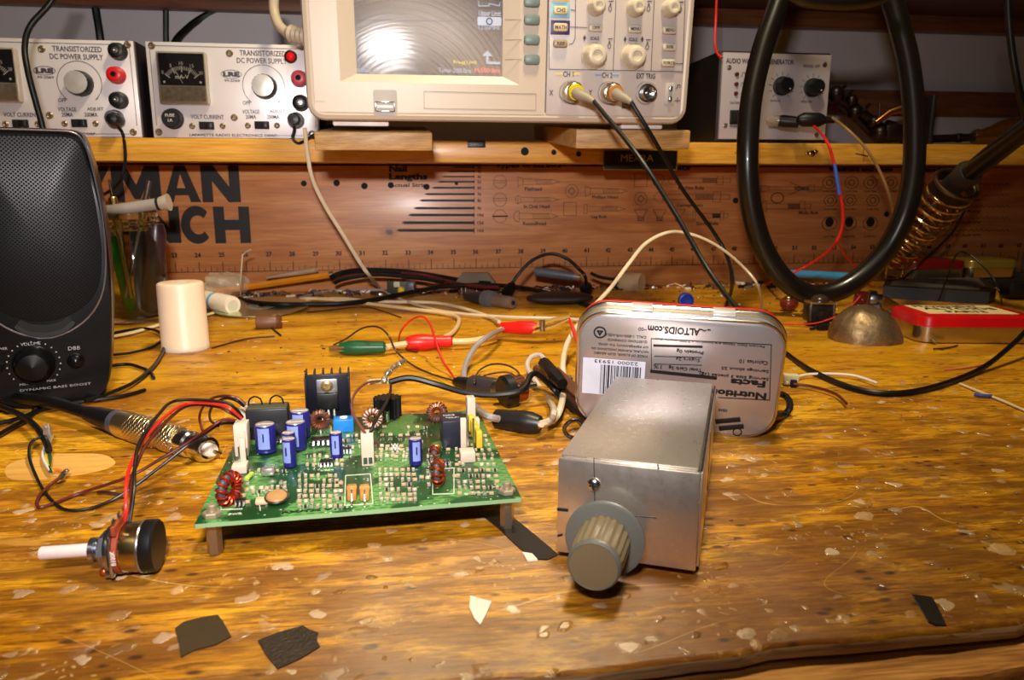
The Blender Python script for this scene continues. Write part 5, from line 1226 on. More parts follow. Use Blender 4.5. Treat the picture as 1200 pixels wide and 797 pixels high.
tool('capacitor', 'brown tubular capacitor lying in front of the compact disc', 'capacitor', a_, c_, [('body', 0, 1, [(.0050, 0), (.0056, .06), (.0056, .93), (.0048, 1)], mat('brown_capacitor_body', (112, 76, 52), .45)), ('end_collar', .84, 1.04, [(.0058, 0), (.0060, .5), (.0046, 1)], mat('rust_collar', (96, 52, 34), .4)), ('lead', 1, 1.3, [(.0005, 0), (.0005, 1)], brass)], None, 20)
# ------------------------------------------------------------------ plug connector at the left edge
A0, A1 = G(108, 486, .0075), G(251, 529, .0058)
dc = A1-A0; LC = dc.length
pg = empty('cable_connector', A0, 'gold and silver knurled cable connector on a thick black cable, left of the circuit board', 'connector')
nick = mat('champagne_nickel', (226, 200, 156), .34, 1, var=.1)
def knurl(name):
    m, nt, bs = nodes(name); t = NT(nt); bs.inputs['Metallic'].default_value = 1; bs.inputs['Base Color'].default_value = lin((222, 196, 152)); bs.inputs['Roughness'].default_value = .36
    w1 = t.put('ShaderNodeTexWave'); w1.inputs['Scale'].default_value = 240; t.K.new(t.coord((1, 1, 1), rot=(0, .6, .5)), w1.inputs[0])
    w2 = t.put('ShaderNodeTexWave'); w2.inputs['Scale'].default_value = 240; t.K.new(t.coord((1, 1, 1), rot=(.5, -.7, -.5)), w2.inputs[0])
    nt.links.new(t.bump(t.math('MULTIPLY', w1.outputs[0], w2.outputs[0]), .7, .0006), bs.inputs['Normal']); return m
kn = knurl('knurled_nickel')
def cs(nm, t0, t1, pr, m, **k): a_, c_ = dc*t0, dc*t1; l = (c_-a_).length; MB().lat(a_, c_, [(p[0]*.80, p[1]*l)+tuple(p[2:]) for p in pr], 36, **k).build(nm, m, pg)
cs('boot', -.04, .24, [(.0044, 0), (.0050, .15), (.0066, .8), (.0070, 1)], black)
cs('boot_collar', .22, .27, [(.0072, 0), (.0072, 1)], mat('grey_violet_collar', (70, 66, 80), .35))
cs('rear_sleeve', .27, .40, [(.0078, 0), (.0080, .1), (.0080, 1)], nick)
cs('knurled_grip', .38, .56, [(.0081, 0), (.0083, .08), (.0083, .92), (.0079, 1)], kn)
cs('sleeve', .56, .64, [(.0074, 0), (.0072, .3), (.0064, 1)], nick)
cs('locking_ring', .63, .74, [(.0074, 0), (.0078, .1), (.0078, .9), (.0072, 1)], kn)
cs('shell', .74, .96, [(.0060, 0), (.0060, .15), (.0072, .2), (.0072, .4), (.0062, .45), (.0062, .6), (.0072, .65), (.0072, .9), (.0066, 1), (.0050, 1), (.0048, .8)], chrome)
cs('insulator', .93, 1.0, [(.0036, 0), (.0036, .8), (.0026, 1)], white_p)
cs('centre_pin', 1.0, 1.05, [(.0010, 0), (.0006, 1)], brass)
MB().tube(crom([G(-30, 462, .006)-A0, G(20, 466, .007)-A0, G(62, 472, .009)-A0, V((0, 0, 0))+dc*-.03], 8), .0030, 10).build('cable', black_rub, pg)
# ------------------------------------------------------------------ tins and the iron stand at the right
def mint(name, fr, w, d, h, lidh, lidm, bodym, label, r=.010, sub=None):
    o = empty(name, fr, label, 'tin')
    def ring(z, g): return [V((x, y, z)) for x, y in rr_outline(w+2*g, d+2*g, r+g*.5, 7)]
    def lf(lv, m, nm):
        vs = []; fs = []; n = len(ring(0, 0))
        for z, g in lv: vs += ring(z, g)
        fs.append(list(range(n))[::-1])
        for j in range(len(lv)-1):
            for i in range(n): fs.append([j*n+i, j*n+(i+1) % n, (j+1)*n+(i+1) % n, (j+1)*n+i])
        fs.append([(len(lv)-1)*n+i for i in range(n)]); return MB().add(vs, fs).build(nm, m, o)
    lf([(0, -.0018), (.0006, -.0006), (.002, -.0003), (h-lidh+.001, -.0003)], bodym, 'body')
    lf([(h-lidh, .0002), (h-lidh+.0004, .0006), (h-lidh+.0010, .0003), (h-.0022, .0003), (h-.0008, -.0004), (h, -.0026)], lidm, 'lid')
    return o
tinb = mat('bright_tin_body', (206, 198, 182), .25, 1, var=.08, scale=10)
goldb = mat('warm_tin_body', (186, 160, 112), .28, 1, var=.1, scale=10)
paper = mat('cream_paper_label', (226, 204, 150), .65)
c = G(1090, 403, 0)
f = Fr((c.x+.0365, c.y+.0265, .0004), R(-2))
o = mint('mint_tin', f, .088, .056, .0205, .0085, mat('bright_red_enamel', (200, 16, 20), .3, coat=.4), tinb, 'red lidded tin with a hand-lettered cream label, at the right edge of the bench', .012)
lb = MB().box((.000, .003, .0206), (.066, .040, .0003), 0).build('paper_label', paper, o)
b = MB(); FL = MX()
b.text('PROMINENT', (-.004, .0165, .0208), h=.0075, w=.050, flip=FL, bold=.01); b.text('ALTOIDS', (.001, .006, .0208), h=.010, w=.056, flip=FL, bold=.02); b.text('PARTS', (-.001, -.0085, .0208), h=.0085, w=.030, flip=FL, bold=.02)
b.build('hand_lettering', ink, lb)
# stand base and the tins behind it
sb = MB(); P = [G(1010, 320, .013), G(1110, 317, .013), G(1168, 338, .013), G(1160, 342, .013), G(1035, 335, .013)]
pts = [(p_.x, p_.y) for p_ in P]
y_lim = lambda x: O0.y+(x-O0.x)*math.tan(BE)-.080
pts = [(x, min(y, y_lim(x))) for x, y in pts]
std = empty('iron_stand', (pts[0][0], pts[0][1], 0), 'soldering iron stand, black tray with a coiled wire holder, at the back right', 'soldering stand')
of = V((pts[0][0], pts[0][1], 0))
MB().poly([(x-of.x, y-of.y) for x, y in pts], .0125).build('base_tray', mat('black_cast_tray', (26, 24, 24), .45), std)
MB().poly([((x-of.x)*.86+.008, (y-of.y)*.8-.003) for x, y in pts], .0010, mx=MX.Translation((0, 0, .0124))).build('sponge_well', mat('dusty_grey_sponge', (74, 66, 60), .8, bump=.4), std)
# coiled spring holder, axis from lower left to upper right
SY = .80
s0, s1 = D(1046, 311, SY+.02), D(1121, 216, SY-.06)
ax = s1-s0; ln_ = ax.length; T = MX.Translation(s0-of) @ ax.to_track_quat('Z', 'Y').to_matrix().to_4x4()
pts_ = []; turns = 11.0; n = int(turns*20)
for i in range(n+1):
    u = i/n; r_ = .0120+.0085*u; a_ = 2*PI*turns*u; pts_.append((r_*math.cos(a_), r_*math.sin(a_), ln_*(u*.93)))
chr2 = mat('warm_chrome_wire', (226, 200, 150), .15, 1, var=.05)
MB().tube(pts_, .0015, 8, mx=T).build('coil_spring', chr2, std)
MB().tube([(.0205*math.cos(k*PI/16), .0205*math.sin(k*PI/16), ln_) for k in range(32)], .0022, 8, closed=True, mx=T).build('top_ring', mat('dark_bronze_ring', (110, 90, 66), .35, .9), std)
MB().lathe([(.0202, ln_*.90), (.0205, ln_*.995), (.0196, ln_*.995), (.0192, ln_*.90)], 32, mx=T, cap=False).build('holder_collar', mat('dark_collar', (44, 34, 28), .35, .6), std)
q0 = s0-of
MB().tube(crom([q0+V((.010, 0, .004)), q0+V((.012, 0, -.006)), V((q0.x+.010, q0.y, .016)), V((q0.x-.004, q0.y, .014)), V((q0.x-.006, q0.y, .020)), q0+V((-.006, 0, -.001))], 8), .0011, 7).build('wire_foot', chr2, std)
MB().tube(crom([q0+ax*.97+V((.02, .004, 0)), q0+ax*.6+V((.035, .012, -.010)), V((q0.x+.030, q0.y+.002, .030)), V((q0.x+.012, q0.y, .0135))], 8), .0014, 7).build('support_wire', mat('dark_wire', (70, 56, 40), .35, .8), std)
# soldering iron
d = ax.normalized(); i0 = D(1121, 214, SY-.06); i1 = D(1245, 118, SY-.22)
ir = empty('soldering_iron', i0, 'black handled soldering iron resting in the coiled wire holder', 'soldering iron')
dd = i1-i0; l = dd.length
MB().lat(dd*-.10, dd*.18, [(.004, 0), (.0105, l*.03), (.0110, l*.16), (.0128, l*.24), (.0100, l*.28)], 28).build('sleeve', mat('dark_brown_rubber_sleeve', (50, 42, 38), .6), ir)
MB().lat(dd*.18, dd, [(.0088, 0), (.0092, l*.2), (.0080, l*.6), (.0078, l*.82)], 28).build('handle', mat('glossy_black_handle', (20, 18, 18), .28), ir)
MB().lat(dd*-.10, dd*-.10-d*.06, [(.0042, 0), (.0040, .03), (.0024, .034), (.0022, .055), (.0008, .060)], 18).build('barrel', mat('dull_steel_barrel', (120, 100, 80), .35, .9), ir)
# low dark board carrying two tins against the back
PBk = Fr(bench.M @ V((bench.y(1150, 325).x+.006, -.040, 0)), BE)
tb = MB().box((.006, 0, .0045), (.150, .066, .009), .0012).build('black_pad', mat('black_pad_surface', (26, 20, 18), .6)); tb.matrix_world = PBk.M; tag(tb, 'low black board under the two small tins at the back right', 'board')
def back_tin(px0, px1, ytop, lm, bm_, lab):
    fr = Fr(bench.M @ V((0, -.070, 0)), BE); a, c = fr.y(px0, 318), fr.y(px1, 318); w_ = c.x-a.x
    return mint('mint_tin', Fr(bench.M @ V(((a.x+c.x)/2, -.070+.0305, .0094)), BE), w_, .056, .0215, .009, lm, bm_, lab, .010)
back_tin(1070, 1136, 300, mat('dark_red_enamel', (104, 12, 12), .3), mat('dim_tin_body', (150, 134, 104), .3, .9), 'small tin with a dark red lid behind the iron stand')
back_tin(1138, 1196, 298, mat('yellow_gold_enamel', (150, 126, 50), .28, .5), tinb, 'small tin with a yellow gold lid, at the far right against the back board')
# solder dome
c = G(1023, 402, 0); random.seed(3)
b = MB(); b.sph((0, 0, 0), 1, 30)
vs = []
for v in b.v:
    if v.z < 0: v = V((v.x, v.y, 0)) if v.z > -.5 else V((v.x, v.y, 0))
    k = 1+.03*math.sin(v.x*9+1)*math.cos(v.y*8)+random.uniform(-.008, .008)
    sh_ = -.12*max(0, v.z)
    vs.append(V(((v.x*k+sh_)*.0268, v.y*k*.024, max(0, v.z)**.95*k*.0265)))
b.v = vs
m, nt, bs = nodes('cast_grey_metal'); t = NT(nt)
p = t.coord((1, 1, 1)); n1 = t.noise(p, 160, 6, .7)
nt.links.new(t.ramp(n1, [(.3, (110, 92, 70)), (.6, (176, 150, 112)), (.8, (206, 196, 186))]), bs.inputs['Base Color']); bs.inputs['Metallic'].default_value = .85; nt.links.new(t.ramp(n1, [(.3, .6), (.7, .32)]), bs.inputs['Roughness'])
nt.links.new(t.bump(n1, .6, .001), bs.inputs['Normal'])
o = b.build('metal_dome', m, loc=(0, 0, 0), sharp=60); o.location = c+V((0, .012, 0)); tag(o, 'rough grey cast metal dome on the bench, left of the red lidded tin', 'metal dome')
# small potentiometer behind the dome
c = G(1024, 370, 0)+V((0, .012, 0)); k = c.y/F
o = empty('trimmer_potentiometer', c, 'small silver and red-brown potentiometer just behind the cast metal dome', 'potentiometer')
MB().box((-.008, 0, .013), (.0125, .002, .016), .001, ry=R(6)).build('red_wafer', mat('red_brown_wafer', (130, 34, 22), .45), o)
MB().lat((-.001, 0, .014), (.010, -.002, .013), [(.0075, 0), (.0080, .001), (.0080, .006), (.0052, .0065), (.0050, .011)], 28).build('can', mat('dull_zinc', (166, 168, 174), .3, 1), o)
MB().lat((.004, -.006, .009), (.006, -.008, -.004), [(.0045, 0), (.0042, .008)], 6).build('shaft', mat('dull_zinc', (166, 168, 174), .3, 1), o)
b = MB()
for dx, dz in ((-.011, .018), (-.007, .013), (-.010, .008)): b.sph((dx, -.0016, dz), .0013, 8)
b.build('solder_joint', tinned, o)
# long-nosed tool tip and brass clip beside the tin
a_, c_ = D(1042, 366, .60), G(1097, 402, .0015)
tool('tapered_rod', 'tapered steel rod leaning on the bench between the metal dome and the red lidded tin', 'rod', a_, c_, [('shaft', 0, .75, [(.0030, 0), (.0042, .3), (.0040, 1)], mat('warm_steel', (176, 150, 112), .3, 1)), ('point', .75, 1, [(.0040, 0), (.0008, 1)], steel)])
c = G(1052, 372, 0)+V((0, .02, 0)); o = MB().box((0, 0, .008), (.018, .006, .012), .002, ry=R(28)).box((-.008, .001, .014), (.008, .005, .007), .0015, ry=R(-20)).build('brass_clip', mat('worn_brass', (176, 136, 60), .35, .9)); o.location = c; tag(o, 'worn brass clip behind the tapered rod', 'clip')
# black cube component with gold plate
c = G(964, 384, 0)+V((0, .010, 0))
o = empty('push_switch', c, 'black square switch with a gold plate and dark dome, behind the mint tin', 'switch')
MB().box((0, 0, .0115), (.0225, .014, .0150), .0015).build('body', mat('dark_brown_black_plastic', (30, 24, 20), .3), o)
MB().box((0, 0, .0198), (.0205, .015, .0018), .0004).build('gold_plate', mat('gold_plate', (216, 176, 96), .28, .9), o)
MB().sph((0, 0, .0205), .0078, 24, half=True, sc=(1, 1, .75)).build('dome', mat('dark_amber_dome', (56, 42, 30), .25), o)
MB().lat((0, -.006, .0085), (0, -1, .008), [(.0078, 0), (.0078, .002), (.0050, .0022), (.0045, .0050), (.0016, .0055)], 28).build('front_boss', mat('dark_brown_black_plastic', (30, 24, 20), .3), o)
for sx in (-.0095, .0095): MB().box((sx, -.0072, .012), (.0014, .0008, .014), .0002).build('side_rail', steel, o)
for sx in (-.006, .006): MB().box((sx, 0, .002), (.003, .010, .004), .0004).build('foot', black, o)
c = G(966, 387, 0); o = MB().box((0, 0, .0025), (.014, .006, .005), .002, rz=.3).cyl((-.007, 0, .002), (-.012, -.001, .001), .0012, n=8).build('small_black_clip', black); o.location = c; tag(o, 'small black clip in front of the square switch', 'clip')
# red-brown round part with gold cap
c = G(924, 365, 0)
o = empty('round_component', c, 'round red-brown component with a shiny gold cap, left of the square switch', 'component')
MB().sph((0, 0, .0075), .0085, 20, sc=(1, .9, .85)).build('body', mat('red_brown_body', (120, 40, 24), .25), o)
MB().sph((-.001, -.002, .0125), .0050, 16, sc=(1, .8, .6)).build('gold_cap', brass, o)
for dx in (-.003, .003): MB().tube([(dx, -.004, .002), (dx-.006, -.012, .0008), (dx-.014, -.014, .0006)], .0005, 6).build('lead', tinned, o)
# blue rod and blue cap
a_, c_ = D(900, 319, .86), D(1006, 324.5, .865)
o = MB().cyl((0, 0, 0), c_-a_, .0044, n=16, bev=.0008).build('blue_rod', mat('light_blue_plastic', (70, 150, 205), .4), loc=(0, 0, 0)); o.location = a_; tag(o, 'light blue plastic rod lying along the foot of the printed board', 'rod')
c = G(803, 360, 0); o = MB().lat((0, .004, .0070), (0, -1, .0066), [(.0060, 0), (.0072, .002), (.0074, .006), (.0070, .0085), (.0058, .0088), (.0052, .0070), (0, .0066)], 24).build('bottle_cap', mat('deep_blue_cap', (20, 50, 160), .35), loc=(0, 0, 0)); o.location = c; tag(o, 'small deep blue screw cap lying on the bench behind the mint tin', 'cap')
# black screwdriver-like tool behind the mint tin
a_, c_ = G(699, 353, .004), G(775, 364, .003)
tool('black_marker', 'black thin handled tool lying behind the mint tin', 'tool', a_, c_, [('handle', 0, .36, [(.0020, 0), (.0042, .05), (.0042, .85), (.0030, 1)], black), ('shaft', .36, 1, [(.0018, 0), (.0012, 1)], mat('dark_steel', (70, 50, 40), .35, .8))])
# ribbed tan cap
a_, c_ = G(727, 330, .0085), G(752, 332, .0085)
tool('ribbed_cap', 'tan ribbed bottle-like cap lying near the foot of the printed board', 'cap', a_, c_, [('neck', -.25, .1, [(.0060, 0), (.0066, 1)], mat('dull_brown_neck', (96, 78, 62), .5)), ('cap', .0, 1, [(.0095, 0), (.0112, .15), (.0112, .9), (.0100, 1)], mat('tan_ribbed_plastic', (186, 156, 118), .5, bump=.5, bscale=60, stretch=(1, 1, 1)))], 28)
# clutter in the middle at the back
c = D(557, 327, .80); c.z = 0
o = empty('power_transistor', c, 'grey metal topped power transistor on a rusty block, against the printed board', 'transistor')
MB().box((0, 0, .0065), (.038, .014, .013), .003).build('block', mat('rusty_dark_block', (74, 34, 26), .6, var=.5), o)
k = MB(); w0, w1 = .044*.5, .028*.5
k.add([(-w0, -.010, .0125), (w0, -.010, .0125), (w0, .008, .0125), (-w0, .008, .0125), (-w1, -.002, .0235), (w1, -.002, .0235), (w1, .006, .0235), (-w1, .006, .0235)], [[0, 3, 2, 1], [4, 5, 6, 7], [0, 1, 5, 4], [1, 2, 6, 5], [2, 3, 7, 6], [3, 0, 4, 7]]); k.build('metal_top', mat('dusty_grey_metal', (128, 118, 104), .5, .4), o)
for dx in (-.012, 0, .012): MB().tube(crom([(dx-.002, -.010, .002), (dx-.002, -.012, .010), (dx, -.013, .013), (dx+.002, -.012, .010), (dx+.002, -.010, .002)], 5), .0006, 6).build('lead', tinned, o)
a_, c_ = G(551, 348, .006), G(601, 355, .0065)
tool('coaxial_adapter', 'grey and black coaxial adapter lying on the bench under the oscilloscope', 'adapter', a_, c_, [('rear_body', -.1, .38, [(.0040, 0), (.0060, .6), (.0062, 1)], mat('dark_rear', (42, 38, 42), .45)), ('collar', .36, .58, [(.0085, 0), (.0088, .2), (.0088, .8), (.0080, 1)], mat('slate_collar', (92, 92, 98), .4)), ('nose', .58, 1, [(.0060, 0), (.0060, .9), (.0052, 1)], mat('brown_grey_nose', (112, 92, 80), .4)), ('pin_hole', .99, 1.02, [(.0022, 0), (.0020, 1)], dark)], 24)
o = MB().sph((0, 0, 0), 1, 20).build('leather_pouch', mat('dark_brown_vinyl', (40, 28, 24), .5, bump=.3)); o.scale = (.034, .018, .0065); o.rotation_euler = (0, 0, .1); o.location = G(656, 349, .0065); tag(o, 'flat dark vinyl pouch lying under the looped black lead', 'pouch')
a_, c_ = D(627, 318, .80), D(680, 325, .79)
tool('grey_tube', 'slate grey plastic tube lying behind the dark pouch', 'tube', a_, c_, [('tube', 0, .85, [(.0046, 0), (.0050, .1), (.0048, 1)], mat('slate_tube', (84, 88, 98), .35)), ('end', .85, 1, [(.0036, 0), (.0030, 1)], mat('dull_tube_end', (120, 104, 98), .4))], 18)
lo2 = [G(596, 348, .003), D(600, 334, .74), D(607, 322, .74), D(624, 305, .745), D(645, 297.5, .75), D(664, 303, .75), D(678, 315, .75), D(686, 325, .745), G(687, 342, .006)]
o = empty('looped_lead', lo2[0], 'short black lead standing in an arch with thick black ends, under the oscilloscope', 'lead'); q = [p_-lo2[0] for p_ in lo2]
MB().tube(crom(q, 8), .0017, 8).build('cable', black_rub, o)
MB().lat(q[0]+V((-.004, 0, 0)), q[2], [(.0030, 0), (.0062, .006), (.0060, .014), (.0026, .022)], 16).build('boot', black_rub, o)
MB().lat(q[8], q[7]+V((0, 0, .001)), [(.0040, 0), (.0066, .003), (.0066, .012), (.0030, .017)], 16).build('boot', black_rub, o)
# little parts heap between the cables
a_ = D(470, 327, .795); 
o = empty('small_circuit_board', (a_.x, a_.y, .002), 'scrap of circuit board with a yellow part, half hidden by black cables at the back', 'circuit board')
MB().box((.0, 0, .0065), (.030, .006, .013), .0006).build('board', mat('dark_olive_board', (54, 54, 40), .5), o)
MB().box((-.004, -.004, .010), (.007, .004, .006), .001).build('white_part', mat('dirty_white_part', (196, 190, 160), .5), o)
MB().sph((.0005, -.005, .004), .0042, 12).build('yellow_part', mat('yellow_bead', (210, 176, 50), .4), o)
MB().box((.010, -.004, .007), (.009, .004, .010), .001).build('grey_part', mat('grey_part', (80, 78, 84), .4), o)
# ------------------------------------------------------------------ helping hand and brass bulb on the shelf
shz = .1665
hb = sh.y(1050, 168, .05); hw0 = sh.M @ V((hb.x, .05, 0)); zt_ = zt
o = empty('helping_hand', (hw0.x, hw0.y, zt_), 'dark jointed helping-hand clamp lying on the shelf beside the waveform generator', 'helping hand')
hp = lambda px, py, dy=0: D(px, py, hw0.y+dy)-V((hw0.x, hw0.y, zt_))
dk = mat('aged_dark_metal', (46, 36, 32), .35, .8); br2 = mat('aged_brass', (150, 100, 40), .28, 1, var=.2)
MB().tube([hp(976, 112), hp(1000, 124), hp(1034, 150)], .0050, 10).build('upper_arm', dk, o)
MB().tube([hp(984, 124, .01), hp(1004, 138, .01), hp(1026, 161, .01)], .0050, 10).build('lower_arm', dk, o)
for px, py, r_ in ((980, 110, .009), (998, 118, .007), (1002, 132, .008), (1024, 143, .007), (1031, 157, .011)): MB().sph(hp(px, py, -.003), r_, 14).build('ball_joint', dk, o)
for px, py in ((985, 106), (993, 112), (1013, 128)): MB().cyl(hp(px, py, -.010), hp(px+5, py-5, .004), .0022, n=10).build('wing_screw', dk, o)
MB().tube([hp(1026, 144, -.01), hp(1042, 132, -.01), hp(1056, 128, -.01)], lambda t: .003+.0035*t, 10).build('brass_clip', br2, o)
MB().tube([hp(1038, 146), hp(1052, 150), hp(1062, 166)], .0060, 10).build('brass_elbow', br2, o)
MB().box(hp(1046, 158)+V((0, 0, .002)), (.030, .028, .020), .006).build('base_block', dk, o)
MB().box(hp(1085, 142, .01), (.006, .030, .056), .002).build('clamp_plate', mat('black_plate', (20, 18, 18), .5), o)
MB().tube([hp(1030, 145), hp(1031, 122)], .0012, 8).build('upright_pin', dk, o)
b0 = D(1090, 163, hw0.y+.02); b1 = D(1140, 161, hw0.y+.02); b2 = D(1182, 158, hw0.y+.02)
o = empty('brass_torch', b0, 'dark rod with brass rings ending in a glossy amber bulb, on the shelf', 'torch')
MB().lat((0, 0, 0), b1-b0, [(.0046, 0), (.0046, .03), (.0054, .031), (.0054, .036), (.0046, .037), (.0046, .055), (.0060, .056), (.0060, .060)], 20).build('rod', dk, o)
MB().box((.018, -.004, -.0065), (.050, .012, .004), .001).build('rest_bar', mat('dull_brown_rest', (90, 74, 50), .5), o)
MB().lat(b1-b0, b2-b0, [(.0075, 0), (.0095, .004), (.0085, .010), (.0100, .013), (.0115, .020), (.0165, .030), (.0195, .042), (.0190, .055), (.0140, .068), (.0060, .074)], 32).build('bulb', mat('amber_brown_glass', (92, 56, 22), .08, .6, coat=.6), o)
# ------------------------------------------------------------------ alligator clips
def clip(label, base, mid, tip, col_m, r0, r1, jawm, grp='alligator clips on the bench', up=V((0, 0, 1)), open_=.10):
    base, mid, tip = V(base), V(mid), V(tip); o = empty('alligator_clip', base, label, 'alligator clip', grp)
    m_, t_ = mid-base, tip-base; l = m_.length
    MB().lat((0, 0, 0), m_, [(r0*.7, 0), (r0, l*.04), (r0*1.05, l*.3), (r1, l*.62), (r1*.98, l*.80), (r1*.72, l)], 24).build('sleeve', col_m, o)
    d = (t_-m_); dl = d.length
    if dl > 1e-4:
        side = d.cross(up).normalized(); w_ = r1*.8
        for s_ in (1, -1):
            off = up*(s_*dl*open_*.5); a = m_-d.normalized()*.004
            b = MB(); vs = []
            for q, ww in ((a+off*1.0, w_), (m_+d*.5+off*1.6, w_*.8), (t_+up*(s_*.0003), w_*.35)):
                for k in (-1, 1):
                    for h_ in (0, 1): vs.append(q+side*(k*ww)+up*(s_*h_*.0013))
            fs = []
            for j in (0, 4): fs += [[j, j+1, j+5, j+4], [j+2, j+6, j+7, j+3], [j, j+4, j+6, j+2], [j+1, j+3, j+7, j+5]]
            fs += [[0, 2, 3, 1], [8, 9, 11, 10]]
            b.add(vs, fs).build('jaw', jawm, o)
    return o
greenp = mat('dark_green_vinyl', (14, 78, 44), .35); redv = mat('red_vinyl', (214, 24, 20), .35)
clip('alligator clip in a green vinyl sleeve, left of the two red ones', G(452, 407, .006), G(398, 408, .0058), G(386, 409, .0052), greenp, .0042, .0052, tinned)
clip('alligator clip in a red vinyl sleeve, lying next to the green one', G(530, 400, .006), G(476, 402, .006), G(466, 403, .005), redv, .0042, .0060, tinned)
q0 = G(586, 384, .010); q1 = G(629, 384, .012); q2 = D(667, 372, q1.y+.004)
o = clip('alligator clip in a wrinkled red sleeve with long brass jaws', q0, q1, q2, redv, .0042, .0052, mat('bright_brass', (222, 184, 100), .3, .5), open_=.08)
MB().cyl(q1-q0+V((.004, -.003, -.002)), q1-q0+V((.004, -.003, .006)), .0022, n=12).build('spring_rivet', steel, o)
blk = mat('black_electrical_sleeve', (24, 20, 20), .4, bump=.3, bscale=90)
clip('alligator clip wrapped in a black sleeve, at the right rear corner of the circuit board', G(579, 490, .0055), G(633, 497, .0055), G(635, 497.4, .0055), blk, .0044, .0054, tinned)
# black-handled clip with a dark copper jaw, right of the black leads
h0, h1 = G(636, 424, .020), G(659, 450, .016); j0, j1 = G(651, 441, .012), G(684, 474, .006)
o = empty('alligator_clip', h0, 'bare brown alligator clip with one black handle, just left of the mint tin', 'alligator clip', 'alligator clips on the bench')
brj = mat('tarnished_copper_jaw', (132, 88, 66), .35, .6, var=.25)
d = h1-h0; MB().lat((0, 0, 0), d, [(.0018, 0), (.0034, .002), (.0036, d.length*.7), (.0030, d.length)], 8).build('handle_sleeve', black_rub, o)
d2 = j1-j0; sd = d2.cross(V((0, 0, 1))).normalized()
for s_, zz in ((1, .0025), (-1, -.0025)):
    b = MB(); vs = []
    for q, ww in ((j0-h0-d2*.12, .0036), (j0-h0+d2*.5, .0040), (j1-h0, .0024)):
        for k in (-1, 1):
            for h_ in (0, 1): vs.append(q+sd*(k*ww)+V((0, 0, zz*(1 if q is not None else 1)+h_*.0008*s_)))
    fs = []
    for j in (0, 4): fs += [[j, j+1, j+5, j+4], [j+2, j+6, j+7, j+3], [j, j+4, j+6, j+2], [j+1, j+3, j+7, j+5]]
    fs += [[0, 2, 3, 1], [8, 9, 11, 10]]; b.add(vs, fs).build('jaw', brj, o)
MB().cyl(j0-h0+d2*.15-sd*.007, j0-h0+d2*.15+sd*.007, .0022, n=14).build('pivot', steel, o)
MB().tube([j0-h0-d2*.1+V((0, 0, -.002)), G(628, 432, .012)-h0], lambda t: .0034-.001*t, 8).build('lower_handle', brj, o)
# ------------------------------------------------------------------ barrel plug and panel jack behind the board
a_, c_ = G(533, 447, .0045), G(583, 455, .0058)
tool('barrel_plug', 'black barrel plug lying behind the circuit board', 'plug', a_, c_, [('boot', 0, .4, [(.0022, 0), (.0032, .2), (.0036, 1)], black), ('barrel', .42, .98, [(.0052, 0), (.0055, .08), (.0055, 1)], mat('grey_black_barrel', (52, 46, 46), .3)), ('nut', .95, 1.08, [(.0050, 0), (.0056, .3), (.0050, 1)], steel)], 28)
a_, c_ = G(588, 460, .0085), G(606, 455, .0095)
o = tool('panel_jack', 'round panel jack with a coppery back standing behind the circuit board', 'jack', a_, c_+V((.004, .002, 0)), [('bezel', 0, .42, [(.0072, 0), (.0088, .25), (.0088, 1)], black), ('shell', .40, .95, [(.0072, 0), (.0072, .9), (.0058, 1)], mat('copper_brown_shell', (150, 92, 66), .25, .9, var=.3)), ('terminal', .95, 1.5, [(.0018, 0), (.0016, 1)], tinned)], 28)
# white T-connector lying right of the mint tin
c = G(926, 452, 0); o = empty('wire_connector', c, 'tiny white two pin connector with wires, right of the mint tin', 'connector')
MB().box((0, 0, .004), (.0085, .006, .006), .0006, rz=-.2).build('housing', mat('yellowed_nylon', (210, 196, 156), .5), o)
MB().box((.0005, -.003, .0025), (.0035, .005, .004), .0004, rz=-.2).build('contact', dark, o)
for nm, m_, P in (('white_wire', white_p, [(922, 449), (940, 440), (968, 438), (1000, 440), (1028, 449)]), ('brown_wire', brownwire, [(930, 450), (952, 453), (978, 461), (992, 473)]), ('left_wire', greywire, [(918, 450), (905, 446)])):
    MB().tube(crom([G(x, y, .0025)-c for x, y in P], 8), .0008, 6).build(nm, m_, o)
# metal grommet ring behind the aluminium box
c = G(672, 503, .0052); o = MB().tube([(.0042*math.cos(k*PI/14), .001*math.sin(k*PI/7), .0042*math.sin(k*PI/14)) for k in range(28)], .0010, 8, closed=True).build('metal_ring', mat('dark_chrome', (120, 116, 116), .2, 1), loc=(0, 0, 0)); o.location = c; tag(o, 'small dark metal ring standing at the left of the aluminium box', 'ring')
# ------------------------------------------------------------------ wires of the circuit board
def W(name, label, pts, r, m, n=8, sub=8, flat=1.0): return wire(name, label, 'wire', pts, r, m, n, None, sub, flat)
W('lead_wire', 'thick red wire looping from the left plug of the circuit board down to the potentiometer', [G(283, 490, .026), G(272, 481, .031), G(257, 474, .033), G(220, 473, .033), G(195, 487, .033), G(169, 515, .032), G(154, 543, .029), G(148, 566, .027), G(147.5, 590, .023), G(147.5, 611, .018)], .00058, redwire)
W('lead_wire', 'black wire arching highest over the red wire to the potentiometer', [G(284, 489, .026), G(276, 479, .031), G(260, 471, .034), G(207, 469.5, .035), G(185, 487, .035), G(164, 518, .033), G(158, 547, .029), G(157, 575, .025), G(152, 612, .018)], .00058, blackwire)
W('lead_wire', 'brown wire running beside the red wire to the potentiometer', [G(282, 491, .0245), G(270, 484, .029), G(255, 477, .031), G(222, 475, .031), G(198, 491, .031), G(173, 519, .030), G(160, 545, .027), G(153.5, 566, .025), G(154, 590, .022), G(149.5, 612, .018)], .00058, brownwire)
